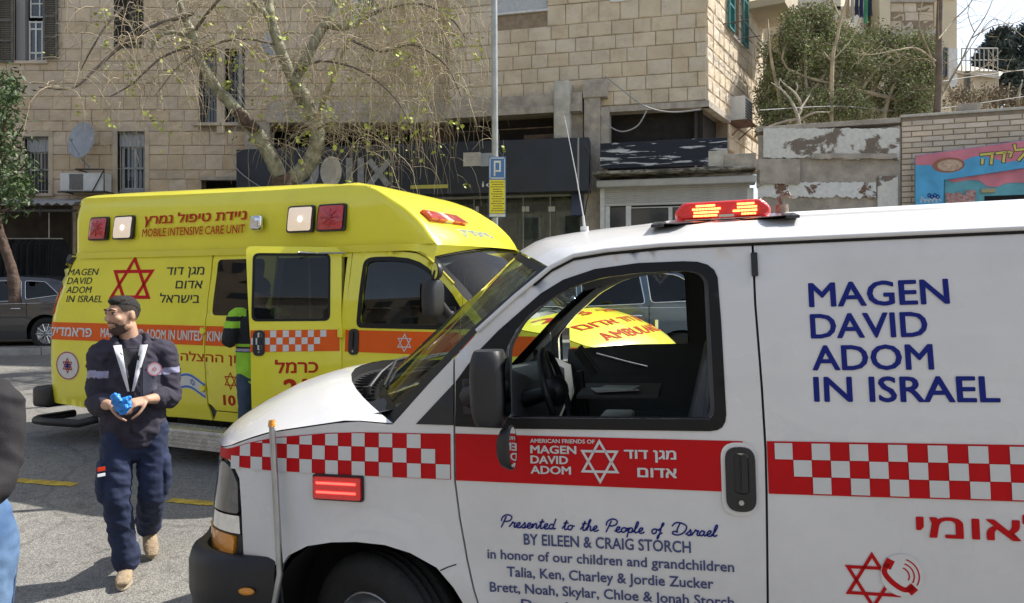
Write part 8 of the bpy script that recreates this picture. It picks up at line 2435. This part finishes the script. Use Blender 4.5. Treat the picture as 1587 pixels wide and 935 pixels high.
# ------------------------------------------------------------------ passer-by cut off by the left edge
Y3 = 2.5; x3 = (-94 - CPX) / FPX * Y3
m3 = empty('person', (x3, Y3, zg(x3, Y3) + .02), R(30), label='passer-by in dark grey jacket and light blue jeans cut off by the left edge', cat='person')
GRJ = mat('charcoal_jacket', (.020, .018, .021), .9, var=.2, vscale=12, bump=.3, bscale=300); LJ = mat('light_blue_denim', (.06, .13, .27), .9, var=.35, vscale=7, bump=.4, bscale=500, col2=(.16, .27, .44))
b = MB(); head_at(b, V((0, .0, 1.66)), R(60), 0); loft(b, [V((0, .02, 1.42)), V((0, .01, 1.58))], [(.06, .06), (.055, .058)])
loft(b, [V((0, .02, 1.0)), V((0, .02, 1.25)), V((0, .02, 1.45))], [(.15, .10), (.16, .11), (.08, .07)], n=18)
for s in (1, -1):
    e2 = V((s * .155, -.05, 1.17)); w2_ = V((s * .08, -.20, 1.12)); loft(b, [V((s * .155, .02, 1.42)), e2, w2_], [(.05, .05), (.04, .04), (.028, .026)]); hand(b, w2_, V((-.1 * s, -.3, -1)), V((s, 0, 0)), .5)
    loft(b, [V((s * .09, .02, .96)), V((s * .09, -.01, .5)), V((s * .095, .02, .09))], [(.085, .085), (.06, .06), (.04, .04)])
fuse(b, 'body', SKIN, m3, .010, 2)
mb = MB(); loft(mb, [V((0, .02, .97)), V((0, .02, 1.15)), V((0, .02, 1.36)), V((0, .02, 1.47))], [(.190, .15), (.162, .13), (.150, .12), (.08, .07)], n=22)
for s in (1, -1): loft(mb, [V((s * .10, .02, 1.41)), V((s * .155, .02, 1.42)), V((s * .155, -.04, 1.18)), V((s * .08, -.19, 1.12))], [(.065, .065), (.068, .072), (.060, .062), (.046, .046)], (0, 1, 0), 14)
fuse(mb, 'jacket', GRJ, m3, .008, 2, .011, (8, 8, 13))
mb = MB(); loft(mb, [V((0, .02, 1.02)), V((0, .02, .90))], [(.205, .15), (.215, .16)], n=20)
for s in (1, -1): loft(mb, [V((s * .105, .02, .92)), V((s * .09, -.01, .5)), V((s * .09, .02, .10))], [(.108, .115), (.082, .085), (.068, .072)], n=16)
J3 = fuse(mb, 'jeans', LJ, m3, .008, 2, .008, (10, 10, 14))
mb = MB()
for s in (1, -1):
    mb.tube([V((s * .205, .02, .99)), V((s * .212, .015, .90)), V((s * .195, .0, .70)), V((s * .175, .0, .50))], .0045, 4)
mb.build('seam', mat('denim_seam', (.05, .09, .17), .9), J3)
for s in (1, -1): mb = MB(); loft(mb, [V((s * .09, .05, .05)), V((s * .10, -.14, .04))], [(.045, .045), (.042, .030)], n=12); fuse(mb, 'shoe', M['black_plastic'], m3, .01, 1)
mb = MB(); mb.ball(V((0, .01, 1.70)), (.088, .105, .095), 14, 10); mb.build('hair', HAIR, m3)
